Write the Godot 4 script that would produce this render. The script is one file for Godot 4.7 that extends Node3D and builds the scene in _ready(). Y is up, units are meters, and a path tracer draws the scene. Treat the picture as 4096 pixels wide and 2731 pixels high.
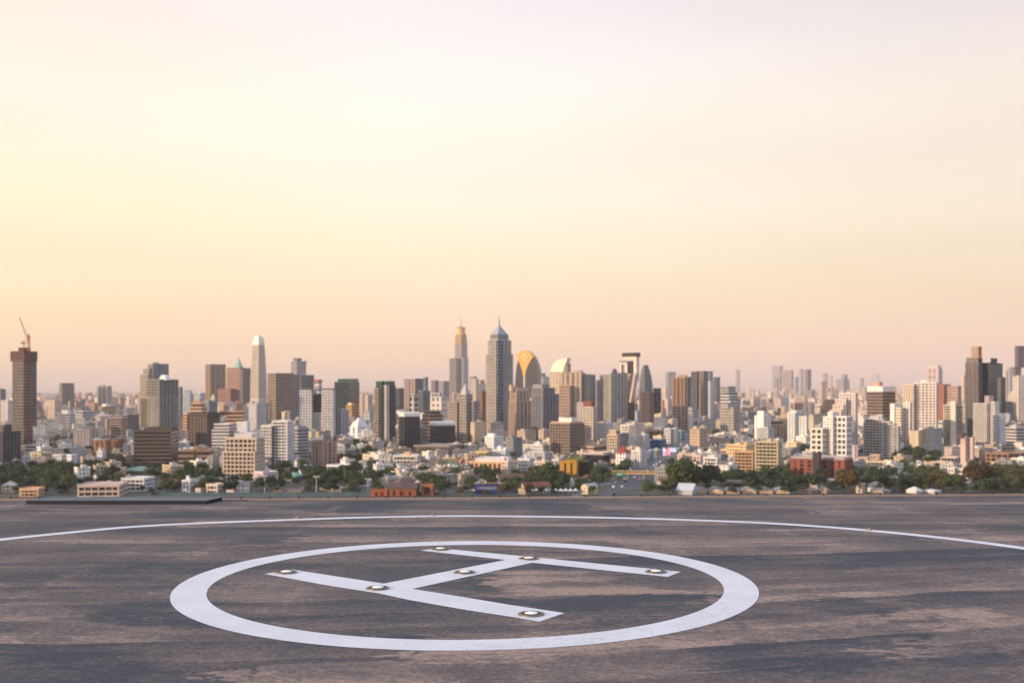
extends Node3D
# Rooftop helipad at dusk above a wide hazy city. y is up, metres; the street level is y = 0, the pad lies at y = 80,
# the camera stands at x = 0, z = 0 on the pad and looks along -z.

const PAD := 80.0
var rng := RandomNumberGenerator.new()
var mats := {}
var taken := {}
var feet := []      # footprints of what stands on the ground: x, z, radius
var marks := []     # landmarks by which the small houses are described: x, z, phrase
var grime: ImageTexture
var blinds: ImageTexture
var leafy: ImageTexture

# ---------------------------------------------------------------- materials
func hexcol(h: String) -> Color:
	return Color.html(h)

func wall(h: String, rough := 0.85) -> StandardMaterial3D:
	var key := "w" + h + str(rough)
	if not mats.has(key):
		var m := StandardMaterial3D.new()
		m.resource_name = "plaster_" + h
		m.albedo_color = hexcol(h)
		m.albedo_texture = grime
		m.uv1_triplanar = true
		m.uv1_world_triplanar = true
		m.uv1_scale = Vector3(0.021, 0.013, 0.021)
		m.roughness = rough
		mats[key] = m
	return mats[key]

func glass(h: String, rough := 0.16) -> StandardMaterial3D:
	var key := "g" + h
	if not mats.has(key):
		var m := StandardMaterial3D.new()
		m.resource_name = "window_glass_" + h
		m.albedo_color = hexcol(h)
		m.albedo_texture = blinds
		m.texture_filter = BaseMaterial3D.TEXTURE_FILTER_NEAREST
		m.roughness = rough
		m.metallic = 0.25
		m.metallic_specular = 0.7
		mats[key] = m
	return mats[key]

func plain(h: String, rough := 0.7, metal := 0.0) -> StandardMaterial3D:
	var key := "p" + h + str(rough) + str(metal)
	if not mats.has(key):
		var m := StandardMaterial3D.new()
		m.resource_name = "paint_" + h
		m.albedo_color = hexcol(h)
		m.roughness = rough
		m.metallic = metal
		mats[key] = m
	return mats[key]

func noise(kind: int, freq: float, seed_: int, octaves := 4) -> FastNoiseLite:
	var n := FastNoiseLite.new()
	n.noise_type = kind
	n.frequency = freq
	n.seed = seed_
	n.fractal_type = FastNoiseLite.FRACTAL_FBM
	n.fractal_octaves = octaves
	return n

func make_textures() -> void:
	# weathering of plaster and concrete: broad stains and fine grain
	var a := noise(FastNoiseLite.TYPE_SIMPLEX, 0.012, 5).get_seamless_image(256, 256)
	var b := noise(FastNoiseLite.TYPE_SIMPLEX, 0.11, 6, 3).get_seamless_image(256, 256)
	var im := Image.create(256, 256, false, Image.FORMAT_RGB8)
	for y in 256:
		for x in 256:
			var v := 0.84 + 0.17 * a.get_pixel(x, y).r + 0.1 * b.get_pixel(x, y).r
			v = clampf(v, 0, 1)
			im.set_pixel(x, y, Color(v, v * 0.992, v * 0.975))
	grime = ImageTexture.create_from_image(im)
	# one cell per window: drawn blinds, curtains, dark rooms
	var g := Image.create(64, 64, false, Image.FORMAT_RGB8)
	rng.seed = 77
	for y in 64:
		for x in 64:
			var v := rng.randf_range(0.68, 0.92)
			if rng.randf() < 0.2:
				v = rng.randf_range(0.92, 1.0)
			g.set_pixel(x, y, Color(v, v, v))
	blinds = ImageTexture.create_from_image(g)
	var l := Image.create(64, 64, false, Image.FORMAT_RGB8)
	for y in 64:
		for x in 64:
			var v := rng.randf_range(0.55, 1.0)
			l.set_pixel(x, y, Color(v, v, v * 0.9))
	leafy = ImageTexture.create_from_image(l)

# ---------------------------------------------------------------- nodes
func numbered(called: String) -> String:
	var n: int = taken.get(called, 0)
	taken[called] = n + 1
	return called if n == 0 else "%s_%03d" % [called, n]

func tag(o: Node3D, label: String, category: String, group := "") -> Node3D:
	o.set_meta("label", label)
	o.set_meta("category", category)
	if group:
		o.set_meta("group", group)
	return o

func thing(called: String, label: String, category: String, at: Vector3, turn := 0.0, group := "") -> Node3D:
	var o := Node3D.new()
	o.name = numbered(called)
	add_child(o)
	o.position = at
	o.rotation.y = turn
	return tag(o, label, category, group)

func begin() -> SurfaceTool:
	var st := SurfaceTool.new()
	st.begin(Mesh.PRIMITIVE_TRIANGLES)
	st.set_smooth_group(-1)
	return st

func put(st: SurfaceTool, called: String, mat: Material, parent: Node, kind := "") -> MeshInstance3D:
	st.generate_normals()
	var o := MeshInstance3D.new()
	o.mesh = st.commit()
	o.material_override = mat
	if parent == self:
		called = numbered(called)
	o.name = called
	parent.add_child(o, true)
	if kind:
		o.set_meta("kind", kind)
	return o

# ---------------------------------------------------------------- shapes (front faces run clockwise)
func quad(st: SurfaceTool, a: Vector3, b: Vector3, c: Vector3, d: Vector3, u := 1.0, v := 1.0) -> void:
	# a lower left, b lower right, c upper right, d upper left, seen from outside
	st.set_uv(Vector2(0, v)); st.add_vertex(a)
	st.set_uv(Vector2(0, 0)); st.add_vertex(d)
	st.set_uv(Vector2(u, 0)); st.add_vertex(c)
	st.set_uv(Vector2(0, v)); st.add_vertex(a)
	st.set_uv(Vector2(u, 0)); st.add_vertex(c)
	st.set_uv(Vector2(u, v)); st.add_vertex(b)

func tri(st: SurfaceTool, a: Vector3, b: Vector3, c: Vector3) -> void:
	st.set_uv(Vector2.ZERO); st.add_vertex(a); st.add_vertex(c); st.add_vertex(b)

func ring_wall(st: SurfaceTool, lo: PackedVector3Array, hi: PackedVector3Array) -> void:
	# both rings run counter-clockwise seen from above (x right, z towards the viewer)
	var n := lo.size()
	for i in n:
		var j := (i + 1) % n
		quad(st, lo[i], lo[j], hi[j], hi[i])

func cap(st: SurfaceTool, r: PackedVector3Array, up := true) -> void:
	for i in range(1, r.size() - 1):
		if up: tri(st, r[0], r[i], r[i + 1])
		else: tri(st, r[0], r[i + 1], r[i])

func rect(x0: float, x1: float, z0: float, z1: float, y: float) -> PackedVector3Array:
	return PackedVector3Array([Vector3(x0, y, z1), Vector3(x1, y, z1), Vector3(x1, y, z0), Vector3(x0, y, z0)])

func bx(st: SurfaceTool, x0: float, x1: float, y0: float, y1: float, z0: float, z1: float) -> void:
	var lo := rect(x0, x1, z0, z1, y0)
	var hi := rect(x0, x1, z0, z1, y1)
	ring_wall(st, lo, hi)
	cap(st, hi)
	cap(st, lo, false)

func taper(st: SurfaceTool, x0: float, x1: float, z0: float, z1: float, y0: float, y1: float, f: float) -> void:
	# a box that narrows to the share f of its base (0 is a pyramid)
	var mx := (x0 + x1) / 2; var mz := (z0 + z1) / 2
	var lo := rect(x0, x1, z0, z1, y0)
	var hi := rect(mx + (x0 - mx) * f, mx + (x1 - mx) * f, mz + (z0 - mz) * f, mz + (z1 - mz) * f, y1)
	ring_wall(st, lo, hi)
	if f > 0: cap(st, hi)
	cap(st, lo, false)

func circle(x: float, z: float, r: float, y: float, n: int) -> PackedVector3Array:
	var p := PackedVector3Array()
	for i in n:
		var a := TAU * i / n
		p.append(Vector3(x + r * cos(a), y, z - r * sin(a)))
	return p

func lathe(st: SurfaceTool, x: float, z: float, prof: Array, n := 20) -> void:
	# prof: Vector2(radius, height) from the bottom up
	for k in prof.size() - 1:
		ring_wall(st, circle(x, z, prof[k].x, prof[k].y, n), circle(x, z, prof[k + 1].x, prof[k + 1].y, n))
	cap(st, circle(x, z, prof[-1].x, prof[-1].y, n))

func slab(st: SurfaceTool, pts: PackedVector2Array, z0: float, z1: float) -> void:
	# an outline in x and y (counter-clockwise seen from +z) drawn out along z
	var n := pts.size()
	for i in n:
		var a := pts[i]; var b := pts[(i + 1) % n]
		quad(st, Vector3(a.x, a.y, z1), Vector3(a.x, a.y, z0), Vector3(b.x, b.y, z0), Vector3(b.x, b.y, z1))
	var t := Geometry2D.triangulate_polygon(pts)
	for i in range(0, t.size(), 3):
		var a := pts[t[i]]; var b := pts[t[i + 1]]; var c := pts[t[i + 2]]
		if (b - a).cross(c - a) < 0:
			var s := b; b = c; c = s
		tri(st, Vector3(a.x, a.y, z1), Vector3(b.x, b.y, z1), Vector3(c.x, c.y, z1))
		tri(st, Vector3(a.x, a.y, z0), Vector3(c.x, c.y, z0), Vector3(b.x, b.y, z0))

func plate(st: SurfaceTool, pts: PackedVector2Array, y0: float, y1: float, uv := 0.0) -> void:
	# an outline in x and z laid flat, from y0 up to y1
	var t := Geometry2D.triangulate_polygon(pts)
	for i in range(0, t.size(), 3):
		var v := [pts[t[i]], pts[t[i + 1]], pts[t[i + 2]]]
		if (v[1] - v[0]).cross(v[2] - v[0]) > 0:
			var s = v[1]; v[1] = v[2]; v[2] = s
		for k in [0, 2, 1]:
			st.set_uv(v[k] * uv)
			st.add_vertex(Vector3(v[k].x, y1, v[k].y))
	if y1 > y0:
		var n := pts.size()
		var area := 0.0
		for i in n:
			area += pts[i].cross(pts[(i + 1) % n])
		for i in n:
			var a := pts[i]; var b := pts[(i + 1) % n]
			if area > 0:
				var s := a; a = b; b = s
			quad(st, Vector3(a.x, y0, a.y), Vector3(b.x, y0, b.y), Vector3(b.x, y1, b.y), Vector3(a.x, y1, a.y))

func beam(st: SurfaceTool, a: Vector3, b: Vector3, w: float, w2 := -1.0) -> void:
	if w2 < 0: w2 = w
	var d := (b - a).normalized()
	var s := d.cross(Vector3.UP if absf(d.y) < 0.9 else Vector3.RIGHT).normalized()
	var t := s.cross(d).normalized()
	var lo := PackedVector3Array(); var hi := PackedVector3Array()
	for k in [[-1, -1], [1, -1], [1, 1], [-1, 1]]:
		lo.append(a + (s * k[0] + t * k[1]) * w / 2)
		hi.append(b + (s * k[0] + t * k[1]) * w2 / 2)
	ring_wall(st, lo, hi)
	cap(st, hi)
	cap(st, lo, false)

# ---------------------------------------------------------------- buildings
# share of a storey that is spandrel, share of a bay that is pier, depth of the glass behind the wall, how far piers stand out
const STYLE := {
	"punch": [0.5, 0.42, 0.35, 0.06], "grid": [0.36, 0.26, 0.45, 0.12], "band": [0.5, 0.0, 0.4, 0.0], "fin": [0.16, 0.42, 0.5, 0.45],
	"glass": [0.12, 0.07, 0.18, 0.1], "balcony": [0.36, 0.12, 1.3, -0.3], "frame": [0.34, 0.24, 1.2, 0.1], "blank": [1.0, 0.0, 0.0, 0.0],
	"stripe": [0.3, 0.5, 0.4, 0.3], "louvre": [0.34, 0.0, 0.5, 0.0],
}

func building(called: String, label: String, category: String, x: float, z: float, turn: float, r: float, mark := "", group := "") -> Node3D:
	var b := thing(called, label, category, Vector3(x, 0, z), turn, group)
	feet.append(Vector3(x, z, r))
	if mark:
		marks.append([x, z, mark])
	return b

func greyed(h: String) -> String:
	# city dust: every wall colour a little greyer and cooler than its paint
	var c := Color.html(h)
	var k := 0.34 if c.s < 0.36 else 0.1
	var y := 0.3 * c.r + 0.59 * c.g + 0.11 * c.b
	return c.lerp(Color(y * 0.98, y, minf(y * 1.07, 1.0)), k).to_html(false)

func mass(b: Node3D, called: String, cx: float, cz: float, wl: float, wr: float, y0: float, y1: float, style: String, wc: String, gc: String, fh := 3.5, bay := 3.6, panes := false, roofed := true) -> void:
	# a block whose near corner is at (cx, cz); wl is the width of its left face, wr that of its right face
	wc = greyed(wc)
	var s: Array = STYLE[style]
	var x0 := cx - wl; var z0 := cz - wr
	var h := y1 - y0
	var floors := maxi(1, roundi(h / fh))
	var nx := maxi(1, roundi(wl / bay)); var nz := maxi(1, roundi(wr / bay))
	var step := h / floors
	var inset: float = minf(s[2], minf(wl, wr) * 0.2)
	if style == "blank":
		var w := begin()
		bx(w, x0, cx, y0, y1, z0, cz)
		put(w, called, wall(wc), b)
	else:
		var g := begin()
		var a := Vector3(x0 + inset, y0, cz - inset); var c := Vector3(cx - inset, y1, z0 + inset)
		quad(g, a, Vector3(c.x, y0, a.z), Vector3(c.x, y1, a.z), Vector3(a.x, y1, a.z), nx / 64.0, floors / 64.0)
		quad(g, Vector3(c.x, y0, a.z), Vector3(c.x, y0, c.z), Vector3(c.x, y1, c.z), Vector3(c.x, y1, a.z), nz / 64.0, floors / 64.0)
		quad(g, Vector3(c.x, y0, c.z), Vector3(a.x, y0, c.z), Vector3(a.x, y1, c.z), Vector3(c.x, y1, c.z), nx / 64.0, floors / 64.0)
		quad(g, Vector3(a.x, y0, c.z), Vector3(a.x, y0, a.z), Vector3(a.x, y1, a.z), Vector3(a.x, y1, c.z), nz / 64.0, floors / 64.0)
		put(g, "glazing", glass(gc), b)
		var w := begin()
		var bt: float = step * s[0]
		for i in floors:
			bx(w, x0, cx, y0 + i * step - (0.0 if i == 0 else bt * 0.35), y0 + i * step + bt * 0.65, z0, cz)
		if s[1] > 0:
			var po: float = s[3]
			var pw: float = wl / nx * s[1]
			for k in nx + 1:
				var px := clampf(x0 + k * wl / nx, x0 + pw / 2 - 0.05, cx - pw / 2 + 0.05)
				bx(w, px - pw / 2, px + pw / 2, y0 + 0.01, y1 + 0.2, cz - inset - 0.1, cz + po)
				bx(w, px - pw / 2, px + pw / 2, y0 + 0.01, y1 + 0.2, z0 - po, z0 + inset + 0.1)
			pw = wr / nz * s[1]
			for k in nz + 1:
				var pz := clampf(z0 + k * wr / nz, z0 + pw / 2 - 0.05, cz - pw / 2 + 0.05)
				bx(w, x0 - po - 0.02, x0 + inset + 0.1, y0 + 0.02, y1 + 0.23, pz - pw / 2, pz + pw / 2)
				bx(w, cx - inset - 0.1, cx + po + 0.02, y0 + 0.02, y1 + 0.23, pz - pw / 2, pz + pw / 2)
		put(w, called, wall(wc), b)
		if panes:
			var tints := ["2a2f36", "3c4046", "57534d", "1d2229", "6f675c"]
			var made := 0
			for face in 2:
				var n := nx if face == 0 else nz
				var span := (wl if face == 0 else wr) / n
				var pane := BoxMesh.new()
				var pw: float = span * (1.0 - s[1]) - 0.24
				var ph: float = step * (1.0 - s[0]) - 0.16
				pane.size = Vector3(pw, ph, 0.09) if face == 0 else Vector3(0.09, ph, pw)
				for i in floors:
					for k in n:
						made += 1
						if made > 300: break
						var o := MeshInstance3D.new()
						o.mesh = pane
						o.name = "window"
						o.material_override = glass(tints[rng.randi() % 5])
						var y := y0 + i * step + bt * 0.65 + (step - bt) / 2
						o.position = Vector3(x0 + (k + 0.5) * span, y, cz - inset + 0.05) if face == 0 else Vector3(cx - inset + 0.05, y, cz - (k + 0.5) * span)
						b.add_child(o, true)
	if roofed:
		var r := begin()
		bx(r, x0 - 0.15, cx + 0.15, y1 - 0.5, y1 + 0.5, z0 - 0.15, cz + 0.15)
		var top := put(r, "roof", wall(wc), b)
		var t := begin()   # parapet
		var e := 0.35
		bx(t, x0 - 0.2, cx + 0.2, y1 + 0.5, y1 + 1.4, cz - e, cz + 0.2)
		bx(t, x0 - 0.2, cx + 0.2, y1 + 0.5, y1 + 1.4, z0 - 0.2, z0 + e)
		bx(t, x0 - 0.2, x0 + e, y1 + 0.5, y1 + 1.39, z0 + e, cz - e)
		bx(t, cx - e, cx + 0.2, y1 + 0.5, y1 + 1.39, z0 + e, cz - e)
		put(t, "parapet", wall(wc), top)

func roof_kit(b: Node3D, cx: float, cz: float, wl: float, wr: float, y: float, col: String, seed_: int) -> void:
	# stair heads, plant rooms and tanks on a flat roof
	rng.seed = seed_
	col = greyed(col)
	for i in 2 + rng.randi() % 2:
		var w := wl * rng.randf_range(0.14, 0.3); var d := wr * rng.randf_range(0.2, 0.4); var h := rng.randf_range(2.4, 5.0)
		var x := cx - wl * rng.randf_range(0.12, 0.6) - w; var z := cz - wr * rng.randf_range(0.12, 0.55) - d
		var st := begin()
		bx(st, x, x + w, y + 0.4, y + h + i * 0.3, z, z + d)
		put(st, "plant_room", wall(col), b)
	if rng.randf() < 0.6:
		var st := begin()
		var r := minf(1.8, wl * 0.08)
		lathe(st, cx - wl * 0.8, cz - wr * 0.3, [Vector2(r, y + 0.4), Vector2(r, y + 3.4), Vector2(r * 0.3, y + 4.0)], 12)
		put(st, "water_tank", plain("8d8f92", 0.4, 0.3), b)
	if rng.randf() < 0.5:
		var st := begin()
		beam(st, Vector3(cx - wl * 0.4, y, cz - wr * 0.45), Vector3(cx - wl * 0.4, y + rng.randf_range(6, 13), cz - wr * 0.45), 0.5, 0.15)
		put(st, "antenna", plain("77706c", 0.6), b)

func pyramid_roof(b: Node3D, cx: float, cz: float, wl: float, wr: float, y0: float, y1: float, col: String, f := 0.0) -> void:
	var st := begin()
	taper(st, cx - wl, cx, cz - wr, cz, y0, y1, f)
	put(st, "pitched_roof", wall(col, 0.6), b)

func gable_roof(b: Node3D, called: String, x0: float, x1: float, z0: float, z1: float, y0: float, y1: float, col: String) -> void:
	# ridge along x
	var st := begin()
	var m := (z0 + z1) / 2
	var t := 0.25
	for s in [[z1, 1.0], [z0, -1.0]]:
		var e := Vector3(0, y0, s[0]); var r := Vector3(0, y1, m)
		var a := Vector3(x0, e.y, e.z); var c := Vector3(x1, e.y, e.z); var d := Vector3(x1, r.y, r.z); var f := Vector3(x0, r.y, r.z)
		var up := Vector3(0, t, 0)
		if s[1] > 0:
			quad(st, a + up, c + up, d + up, f + up)
			quad(st, a, c, c + up, a + up)
		else:
			quad(st, c + up, a + up, f + up, d + up)
			quad(st, c, a, a + up, c + up)
	tri(st, Vector3(x0, y0, z0), Vector3(x0, y0, z1), Vector3(x0, y1, m))
	tri(st, Vector3(x1, y0, z1), Vector3(x1, y0, z0), Vector3(x1, y1, m))
	put(st, called, wall(col), b)

func hip_roof(b: Node3D, x0: float, x1: float, z0: float, z1: float, y0: float, y1: float, col: String) -> void:
	var st := begin()
	var m := (z0 + z1) / 2; var k := minf((z1 - z0) / 2, (x1 - x0) * 0.4)
	var a := Vector3(x0, y0, z1); var c := Vector3(x1, y0, z1); var d := Vector3(x1, y0, z0); var e := Vector3(x0, y0, z0)
	var r0 := Vector3(x0 + k, y1, m); var r1 := Vector3(x1 - k, y1, m)
	quad(st, a, c, r1, r0)
	quad(st, d, e, r0, r1)
	tri(st, c, d, r1)
	tri(st, e, a, r0)
	put(st, "roof", wall(col), b)

# ---------------------------------------------------------------- special roofs and towers
func arc(half: float, h: float, n: int) -> PackedVector2Array:
	var p := PackedVector2Array()
	for i in n + 1:
		var a := PI * i / n
		p.append(Vector2(half * cos(a), h * sin(a)))
	return p

func vault(w: float, h: float, n: int) -> PackedVector2Array:
	# a barrel roof section with round shoulders
	var p := PackedVector2Array()
	for i in n + 1:
		var a := PI * i / n
		p.append(Vector2(w * 0.5 * signf(cos(a)) * pow(absf(cos(a)), 0.5), h * pow(sin(a), 0.6)))
	return p

func dome_profile(rad: float, y: float, h: float) -> Array:
	var p := []
	for i in 9:
		var a := PI / 2 * i / 8
		p.append(Vector2(rad * maxf(cos(a), 0.02), y + h * sin(a)))
	return p

func tower_crane(b: Node3D, foot: Vector3, h: float, jib: Vector3, counter: Vector3, col: String) -> void:
	# mast, slanting jib and short counter jib (world directions); lattice of four chords with braces
	jib = b.basis.inverse() * jib
	counter = b.basis.inverse() * counter
	var st := begin()
	var top := foot + Vector3(0, h * 0.55, 0)
	lattice(st, foot, top, 2.2, 2.2)
	lattice(st, top, top + jib, 2.0, 0.9)
	lattice(st, top, top + counter, 1.8, 1.2)
	beam(st, top + counter, top + counter + Vector3(0, -2.5, 0), 2.6)
	beam(st, top + Vector3(0, h * 0.3, 0), top + jib * 0.85, 0.25)
	beam(st, top + Vector3(0, h * 0.3, 0), top + counter, 0.25)
	beam(st, top, top + Vector3(0, h * 0.3, 0), 1.0)
	put(st, "crane", plain(col, 0.6), b)

func lattice(st: SurfaceTool, a: Vector3, b: Vector3, w: float, w2: float) -> void:
	var d := (b - a).normalized()
	var s := d.cross(Vector3.UP if absf(d.y) < 0.9 else Vector3.RIGHT).normalized()
	var t := s.cross(d).normalized()
	var n := maxi(3, int(a.distance_to(b) / (w * 1.6)))
	var at := func(k: int, i: int) -> Vector3:
		var f := float(i) / n
		var q := lerpf(w, w2, f) / 2
		return a.lerp(b, f) + s * q * [-1, 1, 1, -1][k] + t * q * [-1, -1, 1, 1][k]
	for k in 4:
		beam(st, at.call(k, 0), at.call(k, n), 0.26)
		for i in n:
			beam(st, at.call(k, i), at.call((k + 1) % 4, i + 1), 0.14)

func slender_tower(b: Node3D, mx: float, mz: float, wl: float, wr: float, y0: float, y1: float, ytop: float) -> void:
	# a shaft that narrows storey by storey, with vertical ribs and a rounded blank crown
	var w := begin(); var g := begin()
	var n := 56
	var prev := PackedVector3Array()
	for i in n:
		var f := float(i) / n
		var k := lerpf(1.0, 0.99, f * 2) if f < 0.35 else lerpf(0.995, 0.72, pow((f - 0.35) / 0.65, 1.15))
		var a := wl / 2 * k; var c := wr / 2 * k
		var ya := lerpf(y0, y1, f); var yb := lerpf(y0, y1, (i + 1.0) / n)
		bx(w, mx - a, mx + a, ya, ya + (yb - ya) * 0.42, mz - c, mz + c)
		bx(g, mx - a + 0.4, mx + a - 0.4, ya + (yb - ya) * 0.42, yb, mz - c + 0.4, mz + c - 0.4)
		for r in [-0.9, -0.45, 0.0, 0.45, 0.9]:
			bx(w, mx + a * r - 0.7, mx + a * r + 0.7, ya, yb + 0.01, mz - c - 0.3, mz + c + 0.3)
			bx(w, mx - a - 0.28, mx + a + 0.28, ya, yb + 0.02, mz + c * r - 0.7, mz + c * r + 0.7)
	put(w, "ribbed_shaft", wall("d8cbbb"), b)
	put(g, "glazing", glass("56606c"), b)
	var st := begin()
	var p := [Vector2(1.0, 0.0), Vector2(0.97, 0.35), Vector2(0.9, 0.6), Vector2(0.78, 0.8), Vector2(0.6, 0.92), Vector2(0.35, 1.0)]
	var r0 := 0.72
	for i in 5:
		var q: Vector2 = p[i]; var q2: Vector2 = p[i + 1]
		ring_wall(st, rect(mx - wl / 2 * r0 * q.x, mx + wl / 2 * r0 * q.x, mz - wr / 2 * r0 * q.x, mz + wr / 2 * r0 * q.x, lerpf(y1, ytop, q.y)), rect(mx - wl / 2 * r0 * q2.x, mx + wl / 2 * r0 * q2.x, mz - wr / 2 * r0 * q2.x, mz + wr / 2 * r0 * q2.x, lerpf(y1, ytop, q2.y)))
	cap(st, rect(mx - wl / 2 * r0 * 0.35, mx + wl / 2 * r0 * 0.35, mz - wr / 2 * r0 * 0.35, mz + wr / 2 * r0 * 0.35, ytop))
	put(st, "rounded_crown", wall("eae3d6", 0.45), b)

func round_crown(b: Node3D, mx: float, mz: float, rad: float, y0: float, y1: float, ytop: float) -> void:
	var st := begin()
	var h := y1 - y0
	lathe(st, mx, mz, [Vector2(rad * 1.05, y0), Vector2(rad * 1.05, y0 + h * 0.18), Vector2(rad * 0.9, y0 + h * 0.2), Vector2(rad * 0.9, y0 + h * 0.62), Vector2(rad, y0 + h * 0.64), Vector2(rad, y0 + h * 0.86)], 24)
	put(st, "gold_drum", wall("cf9f55", 0.4), b)
	var d := begin()
	lathe(d, mx, mz, [Vector2(rad * 1.02, y0 + h * 0.861), Vector2(rad * 0.98, y1 - h * 0.04), Vector2(rad * 0.5, y1 + h * 0.03)], 24)
	put(d, "round_roof", wall("7a6f78"), b)
	var m := begin()
	beam(m, Vector3(mx, y1, mz), Vector3(mx, lerpf(y1, ytop, 0.45), mz), rad * 0.22, rad * 0.14)
	beam(m, Vector3(mx, lerpf(y1, ytop, 0.45), mz), Vector3(mx, ytop, mz), rad * 0.12, rad * 0.04)
	put(m, "mast", plain("a08a86"), b)

func temple_roof(b: Node3D, x0: float, x1: float, z0: float, z1: float, y0: float, y1: float) -> void:
	# steep roof of two tiers with coloured fields framed in orange, pale ridges and gables
	var m := (z0 + z1) / 2
	var ym := lerpf(y0, y1, 0.3)
	gable_roof(b, "lower_roof", x0, x1, z0, z1, y0, lerpf(y0, y1, 0.55), "a8583a")
	gable_roof(b, "upper_roof", x0 + (x1 - x0) * 0.07, x1 - (x1 - x0) * 0.07, z0 + 2, z1 - 2, ym, y1, "b5623e")
	var a := x0 + (x1 - x0) * 0.14; var c := x1 - (x1 - x0) * 0.14
	for k in 5:
		var st := begin()
		var f0 := 0.1 + k * 0.17; var f1 := f0 + 0.12
		var za := lerpf(z1 - 2, m, f0); var zb := lerpf(z1 - 2, m, f1)
		var ya := lerpf(ym, y1, f0) + 0.45; var yb := lerpf(ym, y1, f1) + 0.45
		quad(st, Vector3(a, ya, za), Vector3(c, ya, za), Vector3(c, yb, zb), Vector3(a, yb, zb))
		quad(st, Vector3(a, ya - 0.3, za), Vector3(c, ya - 0.3, za), Vector3(c, ya, za), Vector3(a, ya, za))
		quad(st, Vector3(c, yb - 0.3, zb), Vector3(a, yb - 0.3, zb), Vector3(a, yb, zb), Vector3(c, yb, zb))
		put(st, "green_tile_field", wall("4f6a48", 0.5), b)
	for x in [x0 + (x1 - x0) * 0.065, x1 - (x1 - x0) * 0.065]:
		var st := begin()
		beam(st, Vector3(x, ym, z1 - 1.6), Vector3(x, y1 + 0.8, m), 0.9)
		beam(st, Vector3(x, ym, z0 + 1.6), Vector3(x, y1 + 0.8, m), 0.9)
		beam(st, Vector3(x, y1 + 0.6, m), Vector3(x, y1 + 3.4, m), 0.6, 0.1)
		put(st, "gable_edge", wall("d8a898"), b)

func bullet(w: float, y0: float, ys: float, y1: float, n: int, lean: float) -> PackedVector2Array:
	# outline of an arch that leans: straight sides to ys, then a pointed round top
	var p := PackedVector2Array([Vector2(-w / 2, y0), Vector2(w / 2, y0)])
	for i in n + 1:
		var f := float(i) / n
		var y := lerpf(ys, y1, sin(f * PI / 2))
		p.append(Vector2(lerpf(w / 2, lean, 1.0 - cos(f * PI / 2)), y))
	for i in range(n - 1, -1, -1):
		var f := float(i) / n
		p.append(Vector2(lerpf(-w / 2, lean, 1.0 - cos(f * PI / 2)), lerpf(ys, y1, sin(f * PI / 2))))
	return p

func lotus_tower(b: Node3D, mx: float, mz: float, half: float, depth: float, y0: float, ys: float, y1: float) -> void:
	var w := half * 2.0
	var h := y1 - ys
	var st := begin()
	slab(st, bullet(w * 0.97, y0 + 0.1, ys, y1 - h * 0.03, 14, -w * 0.12), -depth / 2, depth / 2)
	var o := put(st, "arched_glazing", glass("2e3440"), b)
	o.position = Vector3(mx, 0, mz)
	var fl := begin()
	var n := 26
	for i in n:   # floor edges that follow the arch
		var y := lerpf(ys - h * 0.7, y1 - h * 0.16, float(i) / n)
		var s: float = clampf((y - ys) / h, 0.0, 0.995)
		var c := 1.0 - sqrt(1.0 - s * s)
		bx(fl, lerpf(-w / 2, -w * 0.12, c), lerpf(w / 2, -w * 0.12, c), y, y + h * 0.012, -depth / 2 - 0.4, depth / 2 + 0.4)
	put(fl, "floor_edge", wall("5d5a5e"), b).position = Vector3(mx, 0, mz)
	var g := begin()   # the petal: wide at the crest, drawn in to a point
	var crest := PackedVector2Array()
	for i in 15:
		var f := i / 14.0
		var x := lerpf(w * 0.24, -w * 0.44, f)
		var s := (x + w * 0.12) / (w * 0.36)
		crest.append(Vector2(x, y1 + h * 0.01 - absf(s) * absf(s) * h * 0.2))
	for q in [Vector2(-w * 0.3, y1 - h * 0.38), Vector2(-w * 0.2, y1 - h * 0.58), Vector2(-w * 0.15, y1 - h * 0.78), Vector2(-w * 0.09, y1 - h * 0.78), Vector2(-w * 0.04, y1 - h * 0.58), Vector2(w * 0.07, y1 - h * 0.38)]:
		crest.append(q)
	slab(g, crest, -depth / 2 - 1.2, depth / 2 + 1.2)
	put(g, "gold_petal", wall("dfa63f", 0.35), b).position = Vector3(mx, 0, mz)
	for k in 8:   # round openings of the crest rosette
		var e := begin()
		var a := TAU * k / 8
		var q := Vector2(-w * 0.11 + cos(a) * w * 0.07, y1 - h * 0.2 + sin(a) * h * 0.09)
		var ring := PackedVector2Array()
		for i in 8:
			ring.append(q + Vector2(cos(TAU * i / 8) * w * 0.022, sin(TAU * i / 8) * h * 0.03))
		slab(e, ring, depth / 2 + 1.1, depth / 2 + 1.5)
		put(e, "rosette_light", wall("f0d9b0", 0.5), b).position = Vector3(mx, 0, mz)
	var v := begin()
	bx(v, -w * 0.145, -w * 0.085, y0 + 1, y1 - h * 0.77, depth / 2, depth / 2 + 1.0)
	put(v, "pale_fin", wall("d9c9bd"), b).position = Vector3(mx, 0, mz)

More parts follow.
